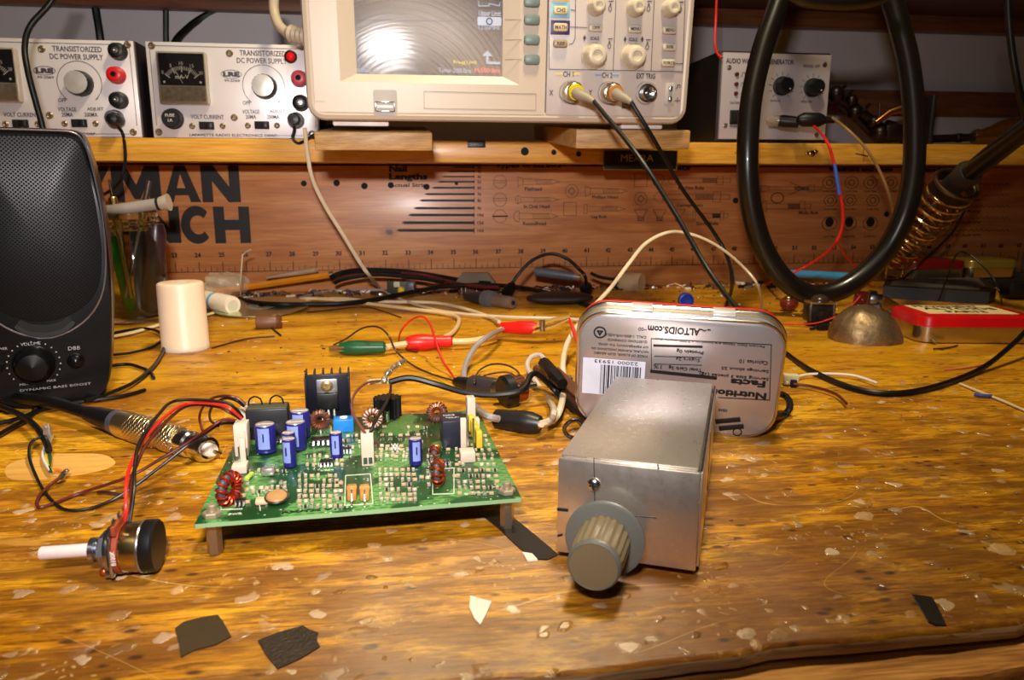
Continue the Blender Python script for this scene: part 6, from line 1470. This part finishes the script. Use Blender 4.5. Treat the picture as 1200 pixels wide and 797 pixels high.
W('lead_wire', 'brown wire crossing from the circuit board plug to the stripped cable at the left', [G(280, 494, .024), G(262, 492, .026), G(248, 500, .024), G(226, 515, .018), G(188, 538, .012), G(150, 559, .008), G(94, 578, .0015), G(60, 591, .0012), G(45, 594, .0012), G(45, 583, .0012), G(58, 569, .002), G(72, 559, .004)], .00062, brownwire)
W('lead_wire', 'black wire crossing the brown one and looping at the far left', [G(279, 496, .022), G(258, 497, .024), G(238, 510, .020), G(220, 522, .016), G(188, 547, .010), G(157, 570, .005), G(130, 587, .0015), G(100, 597, .0012), G(73, 596, .0012), G(52, 576, .0012), G(38, 548, .002), G(34, 530, .004), G(38, 517, .006), G(52, 511, .007)], .00062, blackwire)
W('lead_wire', 'brown wire drooping from the rear left plug beside the connector tip', [G(288, 475, .026), G(279, 467, .029), G(266, 464, .030), G(251, 466, .026), G(240, 474, .018), G(234, 487, .010), G(236, 501, .004), G(243, 513, .0015), G(252, 527, .0012)], .00058, brownwire)
W('lead_wire', 'black wire drooping from the rear left plug behind the connector', [G(286, 476, .027), G(276, 469, .030), G(263, 467, .029), G(251, 474, .022), G(246, 483, .016), G(247, 493, .008), G(256, 500, .003)], .00058, blackwire)
W('lead_wire', 'brown wire rising from the middle plug to the stripped black cable', [G(428, 508, .025), G(420, 496, .027), G(413, 482, .028), G(413, 468, .027), G(420, 456, .025), G(432, 448, .022), G(450, 446, .019)], .00058, mat('mauve_brown_wire', (112, 66, 58), .4))
W('lead_wire', 'black wire rising from the middle plug to the stripped black cable', [G(434, 507, .025), G(439, 495, .027), G(448, 480, .027), G(456, 465, .025), G(458, 452, .021), G(456, 447, .019)], .00062, blackwire)
# black cable with its stripped, soldered end
b0 = G(450, 446, .019)
o = empty('stripped_cable', b0, 'black cable with a stripped soldered end, arching behind the circuit board', 'cable')
MB().tube(crom([G(456, 448, .019)-b0, G(480, 443, .021)-b0, G(510, 450, .018)-b0, G(545, 460, .013)-b0, G(580, 463, .011)-b0, G(612, 457, .013)-b0, G(622, 440, .018)-b0, G(632, 440, .017)-b0, G(655, 462, .006)-b0, G(688, 492, .004)-b0, G(720, 505, .004)-b0], 8), .0016, 8).build('cable', black_rub, o)
MB().tube(crom([G(456, 447, .019)-b0, G(446, 447, .019)-b0, G(432, 448, .020)-b0], 6), .0014, 8).build('bare_insulator', mat('clear_insulator', (220, 206, 170), .3, alpha=.8), o)
random.seed(5)
b = MB(); P = crom([G(450, 446, .020)-b0, G(454, 438, .022)-b0, G(463, 430, .022)-b0, G(474, 423, .020)-b0], 6); b.tube(P, lambda t: .0013+.0005*math.sin(t*22), 8)
for i in range(7):
    q = random.choice(P); b.sph(q, .0018, 8)
b.build('soldered_braid', mat('shiny_braid', (205, 196, 184), .3, .9, bump=.6, bscale=500), o)
W('lead_wire', 'thin dark wire from the green clip arching down to the barrel plug', [G(391, 404, .004), D(404, 398, .505), D(424, 385, .50), D(442, 383, .49), D(455, 393, .475), G(464, 411, .010), G(482, 427, .004), G(505, 438, .0015), G(534, 447, .005)], .00062, mat('dark_brown_wire', (58, 34, 22), .4))
W('lead_wire', 'thin red wire arching over the red clip and down to the barrel plug', [G(467, 401, .003), D(470, 388, .515), D(482, 375, .51), D(495, 371, .50), D(504, 380, .49), D(510, 398, .47), G(518, 421, .008), G(527, 435, .003), G(533, 444, .004)], .0007, redwire)
W('lead_wire', 'dark brown wire looped high over the panel jack', [G(556, 445, .012), D(562, 434, .445), D(576, 427, .445), D(594, 428, .44), D(607, 436, .435), G(610, 449, .014)], .00058, mat('dark_brown_wire', (58, 34, 22), .4))
W('lead_wire', 'maroon wire looped low over the panel jack', [G(556, 448, .010), D(566, 441, .43), D(582, 437, .43), D(597, 437, .428), D(606, 444, .425), G(608, 452, .014)], .00058, brownwire)
W('lead_wire', 'thin red wire hanging from the brass clip jaws down behind the mint tin', [D(667, 373, .50), D(670, 385, .48), D(674, 397, .47), D(682, 410, .46), G(692, 425, .004)], .0006, redwire)
W('lead_wire', 'second thin red wire twisted beside the brass clip jaws', [D(668, 374, .50), D(674, 388, .485), D(677, 400, .47), D(680, 409, .465), G(700, 422, .003)], .0006, mat('pinkish_red_wire', (220, 60, 60), .4))
# clip leads
creamw = mat('cream_cable', (222, 192, 140), .45)
W('clip_lead', 'cream cable joining the green and red alligator clips', [G(452, 407, .006), G(463, 405, .006), G(476, 403, .006)], .0022, creamw)
W('clip_lead', 'cream cable running right from the lying red clip to the wrinkled red clip', [G(529, 400, .006), G(545, 400, .006), G(562, 398, .006), G(577, 393, .007), G(588, 386, .010)], .0022, creamw)
W('clip_lead', 'cream cable curling up from the red clip into the pile of white cables', [G(516, 397, .004), G(530, 390, .003), G(537, 380, .003), G(536, 372, .003), G(520, 367, .003), G(480, 362, .003), G(440, 357, .003), G(400, 352, .003), G(360, 350, .003), G(340, 354, .003)], .0018, creamw)
W('clip_lead', 'grey cable curving from the wrinkled red clip to the black wrapped clip', [G(589, 386, .010), D(572, 394, .49), D(556, 408, .47), D(545, 430, .445), D(545, 450, .42), D(556, 475, .385), G(570, 487, .009), G(584, 491, .0075)], .0018, greywire)
W('clip_lead', 'grey cable leaving the black wrapped clip and looping up to the bare brown clip', [G(632, 497, .0075), G(645, 492, .008), G(649, 480, .012), D(640, 464, .41), D(626, 444, .43), D(618, 430, .445), D(622, 419, .45), D(632, 416, .45), D(638, 421, .445)], .0016, mat('grey_pale_cable', (186, 170, 152), .45))
tw = mat('clear_ivory_twin_lead', (214, 196, 164), .35)
W('speaker_wire', 'ivory twin wire arching high behind the mint tin and down to the black wrapped clip', [G(634, 498, .0075), G(650, 491, .006), G(658, 473, .008), D(661, 447, .41), D(660, 422, .44), D(668, 395, .48), D(690, 365, .53), D(715, 338, .57), D(736, 310, .60), D(757, 285, .62), D(785, 272, .63), D(815, 276, .635), D(845, 291, .64), D(872, 314, .645), D(888, 335, .64), G(893, 362, .003), G(890, 374, .002)], .0017, tw, flat=.7)
W('speaker_wire', 'ivory twin wire hanging from the oscilloscope block and running across the bench', [D(357, 150, .72), D(361, 185, .725), D(367, 212, .73), D(382, 243, .735), D(402, 275, .74), D(420, 305, .745), D(432, 322, .74), G(446, 338, .003), G(465, 349, .003), G(500, 361, .003), G(540, 368, .003), G(600, 372, .003), G(665, 374, .003), G(720, 380, .003)], .0020, tw, flat=.7)
W('speaker_wire', 'ivory cable snaking across the bench to the wrinkled red clip', [G(340, 357, .002), G(362, 351, .002), G(400, 350, .002), G(435, 353, .002), G(470, 354, .003), G(510, 355, .003), G(545, 362, .003), G(575, 372, .003), G(585, 377, .005)], .0016, whitewire)
W('speaker_wire', 'grey cable lying behind the white cables at the back of the bench', [G(352, 349, .002), G(380, 342, .002), G(410, 340, .002), G(450, 340, .002), G(480, 341, .002)], .0014, greywire)
# black cables lying along the back
W('power_cable', 'thick black cable crossing the compact disc and running far right', [G(281, 350, .006), G(300, 355, .0065), G(330, 357, .0065), G(360, 357, .005), G(400, 356, .005), G(440, 351, .006), G(480, 343, .009), G(520, 336, .012), G(570, 334, .012), G(610, 337, .008), G(645, 344, .007), G(680, 355, .003), G(710, 365, .003), G(760, 374, .003)], .0024, black_rub)
def Yb(px): return O0.y+(px-600)/F*.85*math.tan(BE)-.012
W('power_cable', 'thick black cable bundled along the foot of the printed board', [D(388, 326, .79), D(398, 321, .79), D(420, 317, .80), D(460, 317.5, .805), D(500, 322, .81), D(540, 329, .80), D(575, 333, .79)], .0030, black_rub)
W('power_cable', 'second black cable lying just below the bundled one', [D(392, 332, .78), D(404, 327, .78), D(440, 322, .785), D(480, 325, .79), D(520, 330, .785)], .0020, black_rub)
W('hookup_wire', 'dark red wires running into the parts at the foot of the board', [D(470, 320, .79), D(500, 323, .80), D(530, 331, .79), D(560, 336, .77), D(585, 337, .76)], .0018, mat('dark_red_wire', (84, 26, 24), .45))
W('hookup_wire', 'thin brown wire lying right of the film canister', [G(248, 408, .001), G(262, 404, .001), G(290, 397, .001), G(322, 394, .001)], .00058, mat('dark_brown_wire', (58, 34, 22), .4))
W('hookup_wire', 'fine dark wire curving out from the compact disc', [G(360, 366, .001), G(390, 363, .001), G(430, 360, .001), G(470, 372, .001)], .0006, mat('dark_brown_wire', (58, 34, 22), .4))
W('hookup_wire', 'short dark strand lying beside the ribbed tan cap', [D(692, 320, .80), D(704, 325, .80), D(724, 328, .80)], .0018, black_rub)
# cables around the loudspeaker
W('speaker_cable', 'black cable looping out from under the loudspeaker toward the film canister', [G(100, 470, .003), G(130, 460, .003), G(160, 446, .003), G(184, 424, .003), G(193, 403, .003), G(186, 389, .003), G(165, 385, .003), G(130, 391, .003)], .0011, black_rub)
W('speaker_cable', 'thin black cable coming out beside the loudspeaker below the jar', [G(128, 416, .002), G(150, 414, .002), G(175, 408, .002), G(190, 399, .002)], .0009, black_rub)
W('speaker_cable', 'short black cable end sticking out right of the loudspeaker', [G(128, 429, .002), G(150, 427, .002), G(165, 431, .002), G(176, 436, .002), G(180, 443, .0015)], .0011, black_rub)
W('speaker_cable', 'flat ivory cable running from behind the loudspeaker to the canister', [G(125, 396, .002), G(155, 390, .002), G(190, 380, .002), G(230, 372, .002), G(250, 367, .002)], .0022, mat('flat_ivory_cable', (226, 206, 170), .5), flat=.6)
W('speaker_cable', 'thin black cable along the front foot of the loudspeaker', [G(-20, 500, .002), G(20, 491, .002), G(45, 482, .002), G(90, 472, .002), G(140, 465, .0015), G(170, 457, .0015)], .0011, black_rub)
# stripped multi-core cable at the far left
b0 = G(-20, 470, .006)
o = empty('stripped_cable', b0, 'black multi-core cable with stripped coloured cores, lying over the wood plug at the left', 'cable')
MB().tube(crom([V((0, 0, 0)), G(5, 478, .006)-b0, G(25, 487, .006)-b0, G(42, 500, .007)-b0, G(54, 518, .006)-b0, G(57, 528, .005)-b0], 8), .0014, 8).build('sheath', black_rub, o)
for m_, P in ((mat('yellow_core', (210, 190, 60), .4), [(56, 522), (54, 535), (57, 546), (61, 552)]), (greenp, [(57, 523), (59, 536), (58, 547), (60, 553)]), (white_p, [(55, 505), (53, 520), (50, 534), (56, 548), (60, 552)]), (mat('orange_core', (226, 110, 30), .4), [(59, 551), (68, 551), (76, 554)])):
    MB().tube(crom([G(x, y, .003)-b0 for x, y in P], 6), .0006, 6).build('core', m_, o)
b = MB().tube(crom([G(71, 561, .003)-b0, G(74, 556, .004)-b0, G(78, 552, .004)-b0], 5), .0011, 7); b.build('twisted_joint', tinned, o)
crumple((0, 0, 0), (.0016, .0014, .0045), 5, .4, 10).build('foil_shield', mat('crumpled_foil', (206, 200, 190), .3, .8), o).location = G(56, 508, .008)-b0
for i, (c_, P) in enumerate((('hanging', [(-5, 512), (12, 502), (30, 492), (42, 480)]), )):
    W('hookup_wire', 'thin black wire at the far left crossing the multi-core cable', [G(x, y, .002) for x, y in P], .0012, black_rub)
# ------------------------------------------------------------------ cables on and above the shelf
YB_ = O0.y
c = D(50, 146, .62); o = wire('hanging_cable', 'black cable hanging in front of the left power supply down behind the loudspeaker', 'cable', [D(75, -30, .64), D(60, 2, .635), D(36, 30, .63), D(29, 55, .625), D(33, 85, .62), D(42, 120, .62), D(50, 150, .62), D(54, 180, .62), D(58, 260, .60), G(60, 380, .003)], .0024, black_rub, 10)
wire('mains_cable', 'straight black mains cord rising behind the left power supply', 'cord', [D(110, -6, .93), D(113, 15, .93), D(118, 48, .93), D(121, 80, .94)], .0046, black_rub, 8)
wire('mains_cable', 'straight black mains cord rising behind the right power supply', 'cord', [D(194, -6, .94), D(194.5, 15, .94), D(194.5, 48, .94), D(195, 80, .94)], .0036, black_rub, 8)
wire('mains_cable', 'curved black mains cord leaving the right power supply for the upper shelf', 'cord', [D(330, -4, .96), D(300, 2, .96), D(265, 8, .955), D(238, 20, .95), D(220, 33, .94), D(206, 48, .93), D(198, 70, .93)], .0042, black_rub, 8)
b0 = D(322, -10, .72)
o = empty('mains_plug_cord', b0, 'thick ivory cord with a ribbed boot entering the side of the oscilloscope', 'cord'); iv = mat('ivory_cord', (190, 172, 146), .45)
MB().tube(crom([V((0, 0, 0)), D(321, 10, .72)-b0, D(326, 28, .715)-b0, D(337, 39, .71)-b0], 8), .0045, 10).build('cord', iv, o)
k0, k1 = D(336, 38.5, .71)-b0, D(366, 44, .70)-b0; ll = (k1-k0).length
MB().lat(k0, k1, [(.0050, 0)]+[(.0078 if i % 2 else .0058, ll*(.1+.8*i/9)) for i in range(10)]+[(.0080, ll)], 20).build('ribbed_boot', iv, o)
def banana(px, py, y0, pts, lab, mcol=black, cab=black_rub):
    c = D(px, py, y0); n = V((math.sin(BE), -math.cos(BE), 0)); o = empty('banana_plug', c, lab, 'plug', 'banana plugs on the power supplies')
    MB().lat(n*-.001, n, [(.0058, 0), (.0062, .002), (.0060, .014), (.0046, .018), (0, .019)], 20).build('plug_body', mcol, o)
    MB().tube(crom([n*.016]+[p_-c for p_ in pts], 8), .0015, 8).build('cable', cab, o)
pw_ = (pf.M @ V(pf.y(346.5, 141, -.012))); pl = (pf.M @ V(pf.y(138.5, 141, -.012)))
banana(346.5, 141, pw_.y, [D(345, 152, .735), D(343, 162, .735), D(350, 168, .735), D(362, 162, .735), D(376, 153, .74), D(390, 147, .76)], 'black plug with a short looped cable in the right power supply', mat('silver_black_plug', (60, 60, 66), .3))
banana(138.5, 141, pl.y, [D(143, 155, .715), D(146.5, 175, .71), D(146, 195, .71), D(141, 212, .71), D(131, 222, .72), D(118, 230, .73)], 'black plug with a long drooping cable in the left power supply')
# generator leads
gy = (gf.M @ V((0, -.012, 0))).y
a_, c_ = D(897, 140, gy-.012), D(936, 143.5, gy-.02)
o = tool('test_clip', 'test clip with a clear tip and dark sleeve hanging on the waveform generator output', 'clip', a_, c_, [('clear_tip', 0, .42, [(.0016, 0), (.0048, .4), (.0052, 1)], mat('clear_tip_plastic', (176, 160, 140), .15, alpha=.55)), ('sleeve', .40, 1.0, [(.0052, 0), (.0062, .2), (.0056, 1)], black)], 18)
a_, c_ = D(935, 140, gy-.03), D(978, 141, gy-.03)
tool('test_clip', 'all black test clip crossing the right edge of the waveform generator', 'clip', a_, c_, [('sleeve', 0, .7, [(.0040, 0), (.0070, .2), (.0072, .8), (.0050, 1)], black), ('tail', .7, 1, [(.0040, 0), (.0030, 1)], black)], 18)
b0 = D(943, 138, gy-.02); o = empty('lead_wire', b0, 'red wire with a blue sleeved stretch hanging from the waveform generator to the bench', 'wire')
MB().tube(crom([V((0, 0, 0)), D(956, 150, gy-.04)-b0, D(968, 164, .70)-b0, D(976, 186, .69)-b0, D(984, 224, .69)-b0, D(987.5, 245, .69)-b0, D(987, 266, .69)-b0, D(980.5, 283.5, .69)-b0], 8), .0014, 8).build('red_wire', redwire, o)
MB().tube(crom([D(978, 192, .689)-b0, D(980.5, 208, .689)-b0, D(983.5, 228, .689)-b0], 6), .0017, 8).build('blue_sleeve', mat('blue_sleeve', (40, 90, 190), .4), o)
MB().tube(crom([D(980.5, 283.5, .69)-b0, D(968, 297, .70)-b0, D(945, 312, .715)-b0, D(920, 324, .73)-b0, G(898, 333, .002)-b0], 8), .0012, 8).build('left_branch', redwire, o)
MB().tube(crom([D(980.5, 283.5, .69)-b0, D(989, 297, .70)-b0, D(1000, 310, .72)-b0, D(1012, 326, .73)-b0, G(1022, 336, .014)-b0], 8), .0009, 8).build('right_branch', redwire, o)
W('lead_wire', 'tan wire falling from the black test clip behind the big cable loop', [D(975, 138, gy-.03), D(991, 150, .74), D(1013, 172, .73), D(1029, 197, .73), D(1041, 226, .73), D(1047, 252, .74), D(1050, 285, .75)], .0014, mat('tan_wire', (150, 112, 66), .45))
W('lead_wire', 'thin red wire dropping from the upper shelf onto the waveform generator', [D(840, -10, .80), D(839, 20, .80), D(838, 50, .79), D(841, 63, .78), D(846, 68, .775)], .0013, redwire)
W('lead_wire', 'long thin red wire lying behind the mint tin and rising to the small potentiometer', [G(905, 379, .002), G(930, 380, .002), G(955, 379, .004), D(975, 373, .60), D(990, 366, .60), D(1002, 354, .60), D(1008, 347, .60)], .00062, redwire)
W('lead_wire', 'red wire lying flat behind the round red-brown component', [G(930, 343, .002), G(955, 345, .002), G(990, 344, .002), G(1006, 338, .002)], .0014, redwire)
# the big cable loop
lm_ = mat('glossy_brown_black_cable', (20, 15, 11), .30, coat=.25)
wire('cable_loop', 'thick glossy brown-black cable hanging in a huge loop at the right', 'cable', [D(965, -330, .74), D(945, -180, .71), D(925, -40, 0.686), D(912, 5, 0.679), D(893, 60, 0.672), D(880, 120, 0.664), D(876, 180, 0.657), D(879, 235, 0.657), D(892, 285, 0.657), D(915, 323, 0.657), D(945, 344, 0.657), D(978, 342, 0.657), D(1012, 322, 0.657), D(1042, 288, 0.657), D(1062, 245, 0.657), D(1071, 195, 0.664), D(1071, 130, 0.672), D(1064, 70, 0.679), D(1050, 15, 0.686), D(1035, -40, 0.694)], .0092, lm_, 16)
wire('cable_loop', 'small arc of glossy cable just showing at the top, inside the huge loop', 'cable', [D(915, -20, .50), D(940, -3, .50), D(965, 1.5, .50), D(1000, 2, .50), D(1030, -4, .50), D(1055, -20, .50)], .0050, lm_, 12)
wire('hanging_cable', 'thin black cable hanging at the far right edge in front of the shelf', 'cable', [D(1181, -20, .55), D(1182, 20, .55), D(1186, 60, .55), D(1193, 100, .55), D(1202, 135, .555), D(1214, 170, .56)], .0024, black_rub, 10)
# thin wires in front of the two small tins
W('fine_wire', 'fine dark wire arching in front of the small yellow gold tin', [G(1100, 352, .016), D(1112, 320, .70), D(1122, 297, .70), D(1135, 298, .70), D(1150, 310, .69), D(1165, 328, .68), D(1172, 345, .67), G(1174, 356, .002)], .0008, black_rub)
W('power_cable', 'black cable curving behind the red lidded tin at the right edge', [G(1142, 347, .003), G(1152, 336, .003), G(1172, 331, .003), G(1215, 332, .003)], .0030, black_rub)
o = MB().box((0, 0, .010), (.030, .022, .018), .006).build('black_adapter', black); o.location = G(1192, 352, 0)+V((.005, .01, 0)); tag(o, 'black plastic adapter block at the right edge behind the red lidded tin', 'adapter')
W('lead_wire', 'black wire loop poking out at the right end of the mint tin', [G(905, 466, .018), D(915, 462, .37), D(924, 468, .365), D(925, 479, .36), D(917, 487, .358), G(906, 489, .007)], .0017, black_rub)
W('lead_wire', 'black wire loop showing at the left end of the mint tin', [G(687, 443, .012), G(679, 448, .011), G(676, 460, .009), G(678, 470, .006), G(686, 475, .004)], .0011, black_rub)
# ------------------------------------------------------------------ tape, chips of paper, scraps
def flat(name, label, cat, P, h, m, z=0.0003):
    Q = [G(x, y, z) for x, y in P]; c = sum(Q, V((0, 0, 0)))/len(Q); c.z = z-.0002
    o = MB().poly([(q.x-c.x, q.y-c.y) for q in Q], h).build(name, m); o.location = c; return tag(o, label, cat)
tape = mat('black_cloth_tape', (50, 40, 30), .42, bump=.7, bscale=900); tape2 = mat('smooth_black_tape', (34, 30, 26), .3)
flat('tape_piece', 'square of smooth dark tape stuck on the bench at the lower left', 'tape', [(205, 737), (216, 729), (236, 724), (255, 721), (261, 728), (271, 746), (252, 756), (228, 762), (212, 770), (209, 752)], .0004, mat('dark_brown_tape', (66, 52, 34), .35))
flat('tape_piece', 'patch of woven black tape with a torn edge, right of the other lower left tape', 'tape', [(302, 751), (325, 742), (355, 733.5), (362, 738), (373, 742), (371, 750), (375, 758), (352, 772), (325, 784), (312, 768)], .0004, tape)
flat('tape_piece', 'narrow strip of black tape near the front edge at the right', 'tape', [(1069, 697), (1092, 700), (1100, 714), (1109, 733), (1097, 733), (1088, 729), (1078, 712)], .0004, tape2)
flat('tape_piece', 'long strip of flaking black tape running under the circuit board toward the box', 'tape', [(560, 600), (590, 598), (612, 615), (640, 638), (654, 650), (642, 656), (624, 655), (606, 640), (585, 620)], .0004, tape2)
flat('paper_chip', 'pale chip of paper lying on the bench below the circuit board', 'paper chip', [(551, 699), (560, 702), (576, 706), (571, 718), (563, 733), (556, 726), (550, 713)], .00058, mat('pale_pink_paper', (236, 214, 196), .7))
flat('paper_chip', 'small pale flake beside the strip of flaking tape', 'paper chip', [(612, 648), (624, 650), (630, 657), (618, 658)], .0006, mat('pale_pink_paper', (236, 214, 196), .7))
w_ = W('hookup_wire', 'brown thread of wire lying on the bench in front of the red lidded tin', [G(1094, 409, .001), G(1108, 408, .001), G(1122, 405, .001)], .0006, mat('dark_brown_wire', (58, 34, 22), .4))
W('hookup_wire', 'short red and white striped wire on the bench at the right', [G(1107, 433, .001), G(1130, 431, .001), G(1152, 427, .001)], .00058, mat('red_white_wire', (216, 120, 90), .4))
W('hookup_wire', 'thin white wire trailing off the right side of the bench', [G(1125, 450, .001), G(1150, 460, .001), G(1175, 470, .001), G(1205, 483, .001)], .0008, whitewire)
W('hookup_wire', 'blue piece of wire touching the trailing white wire', [G(1142, 462, .0014), G(1150, 463.5, .0014), G(1162, 464, .0014)], .0010, mat('blue_wire', (70, 80, 150), .4))
W('hookup_wire', 'small brown wire offcut lying on the bench left of the red loop', [G(476, 409, .001), G(483, 411, .001), G(489, 412, .001)], .0012, brownwire)
W('hookup_wire', 'black wire bit with a bare end in front of the brown capacitor', [G(318, 384, .001), G(324, 389, .001), G(329, 393, .001)], .0007, black_rub)
W('hookup_wire', 'stiff short wire across the bench above the circuit board plug', [G(115, 577, .001), G(125, 577, .002), G(140, 580, .001)], .00062, mat('dark_brown_wire', (58, 34, 22), .4))
# uncountable crumbs and wire clippings along the back and over the bench
random.seed(21)
cm = [mat('scrap_black', (26, 22, 24), .5), mat('scrap_silver', (206, 200, 190), .3, .8), mat('scrap_white', (226, 214, 196), .6), mat('scrap_purple_brown', (62, 36, 48), .5), mat('scrap_brown', (110, 66, 36), .6), mat('scrap_green', (60, 96, 50), .5)]
b = MB()
def crumb(q, s_, mi):
    a = random.uniform(0, PI)
    if s_ < .0025 or random.random() < .5: b.box(q+V((0, 0, s_*.25)), (s_*random.uniform(.6, 2), s_*random.uniform(.4, 1), s_*.5), s_*.1, mi, rz=a)
    else:
        l = s_*random.uniform(1.5, 4); d = V((math.cos(a)*l, math.sin(a)*l, 0)); b.tube([q+V((0, 0, .0005)), q+d*.5+V((0, 0, random.uniform(.0005, .004))), q+d+V((0, 0, .0005))], .0005, 5, mi)
for i in range(330):
    a = random.uniform(-.36, .36); q = L(a, random.uniform(-.045, -.006)); crumb(q, random.uniform(.0025, .007), random.choice((0, 0, 0, 1, 2, 3, 3, 4)))
for i in range(110):
    q = G(random.uniform(740, 990), random.uniform(334, 372), 0); crumb(q, random.uniform(.001, .0024), random.choice((0, 1, 2, 4, 4, 5)))
for i in range(90):
    q = G(random.uniform(250, 700), random.uniform(345, 440), 0); crumb(q, random.uniform(.0006, .0016), random.choice((0, 1, 2, 4, 4)))
for i in range(40):
    q = G(random.uniform(850, 1200), random.uniform(420, 700), 0); crumb(q, random.uniform(.0004, .0010), random.choice((1, 2, 2, 4)))
tag(b.build('debris', cm), 'crumbs, wire clippings and tiny parts scattered along the back of the bench', 'debris', kind='stuff')
# ------------------------------------------------------------------ light, camera, colour
sc = bpy.context.scene
w = bpy.data.worlds.new('World'); sc.world = w; w.use_nodes = True
bg = w.node_tree.nodes['Background']; bg.inputs[0].default_value = (1, .82, .62, 1); bg.inputs[1].default_value = .05
def area(name, loc, target, sx, sy, power, col, spread=PI):
    l = bpy.data.lights.new(name, 'AREA'); l.shape = 'RECTANGLE'; l.size = sx; l.size_y = sy; l.energy = power; l.color = col; l.spread = spread
    o = bpy.data.objects.new(name, l); C.objects.link(o); o.location = loc
    o.rotation_euler = (V(target)-V(loc)).to_track_quat('-Z', 'Y').to_euler(); return o
area('camera_flash', (-.02, -.01, .206), (-.17, .8, .12), .040, .018, 1.28, (1, .93, .90), R(102))
area('bench_lamp', (.10, .33, .86), (-.04, .56, 0), .10, .10, 3.8, (1, .84, .54), R(125))
area('added_room_fill', (-.5, -.9, 1.5), (0, 0, 0), 1.1, .5, 2.6, (1, .80, .60))  # added fill, no such lamp in view; lights the room the metal reflects
cam = bpy.data.cameras.new('camera'); co = bpy.data.objects.new('camera', cam); C.objects.link(co)
cam.sensor_width = 36; cam.lens = 36*F/1200; cam.clip_start = .01
co.location = CAM; co.rotation_euler = (PI/2-TH, 0, 0)
cam.dof.use_dof = True; cam.dof.focus_distance = .34; cam.dof.aperture_fstop = cam.lens/1000/.0009
sc.camera = co
sc.view_settings.view_transform = 'Standard'; sc.view_settings.look = 'None'; sc.view_settings.gamma = 1; sc.view_settings.use_curve_mapping = False
sc.view_settings.exposure = 0
sc.cycles.use_denoising = True
sc.cycles.max_bounces = 8
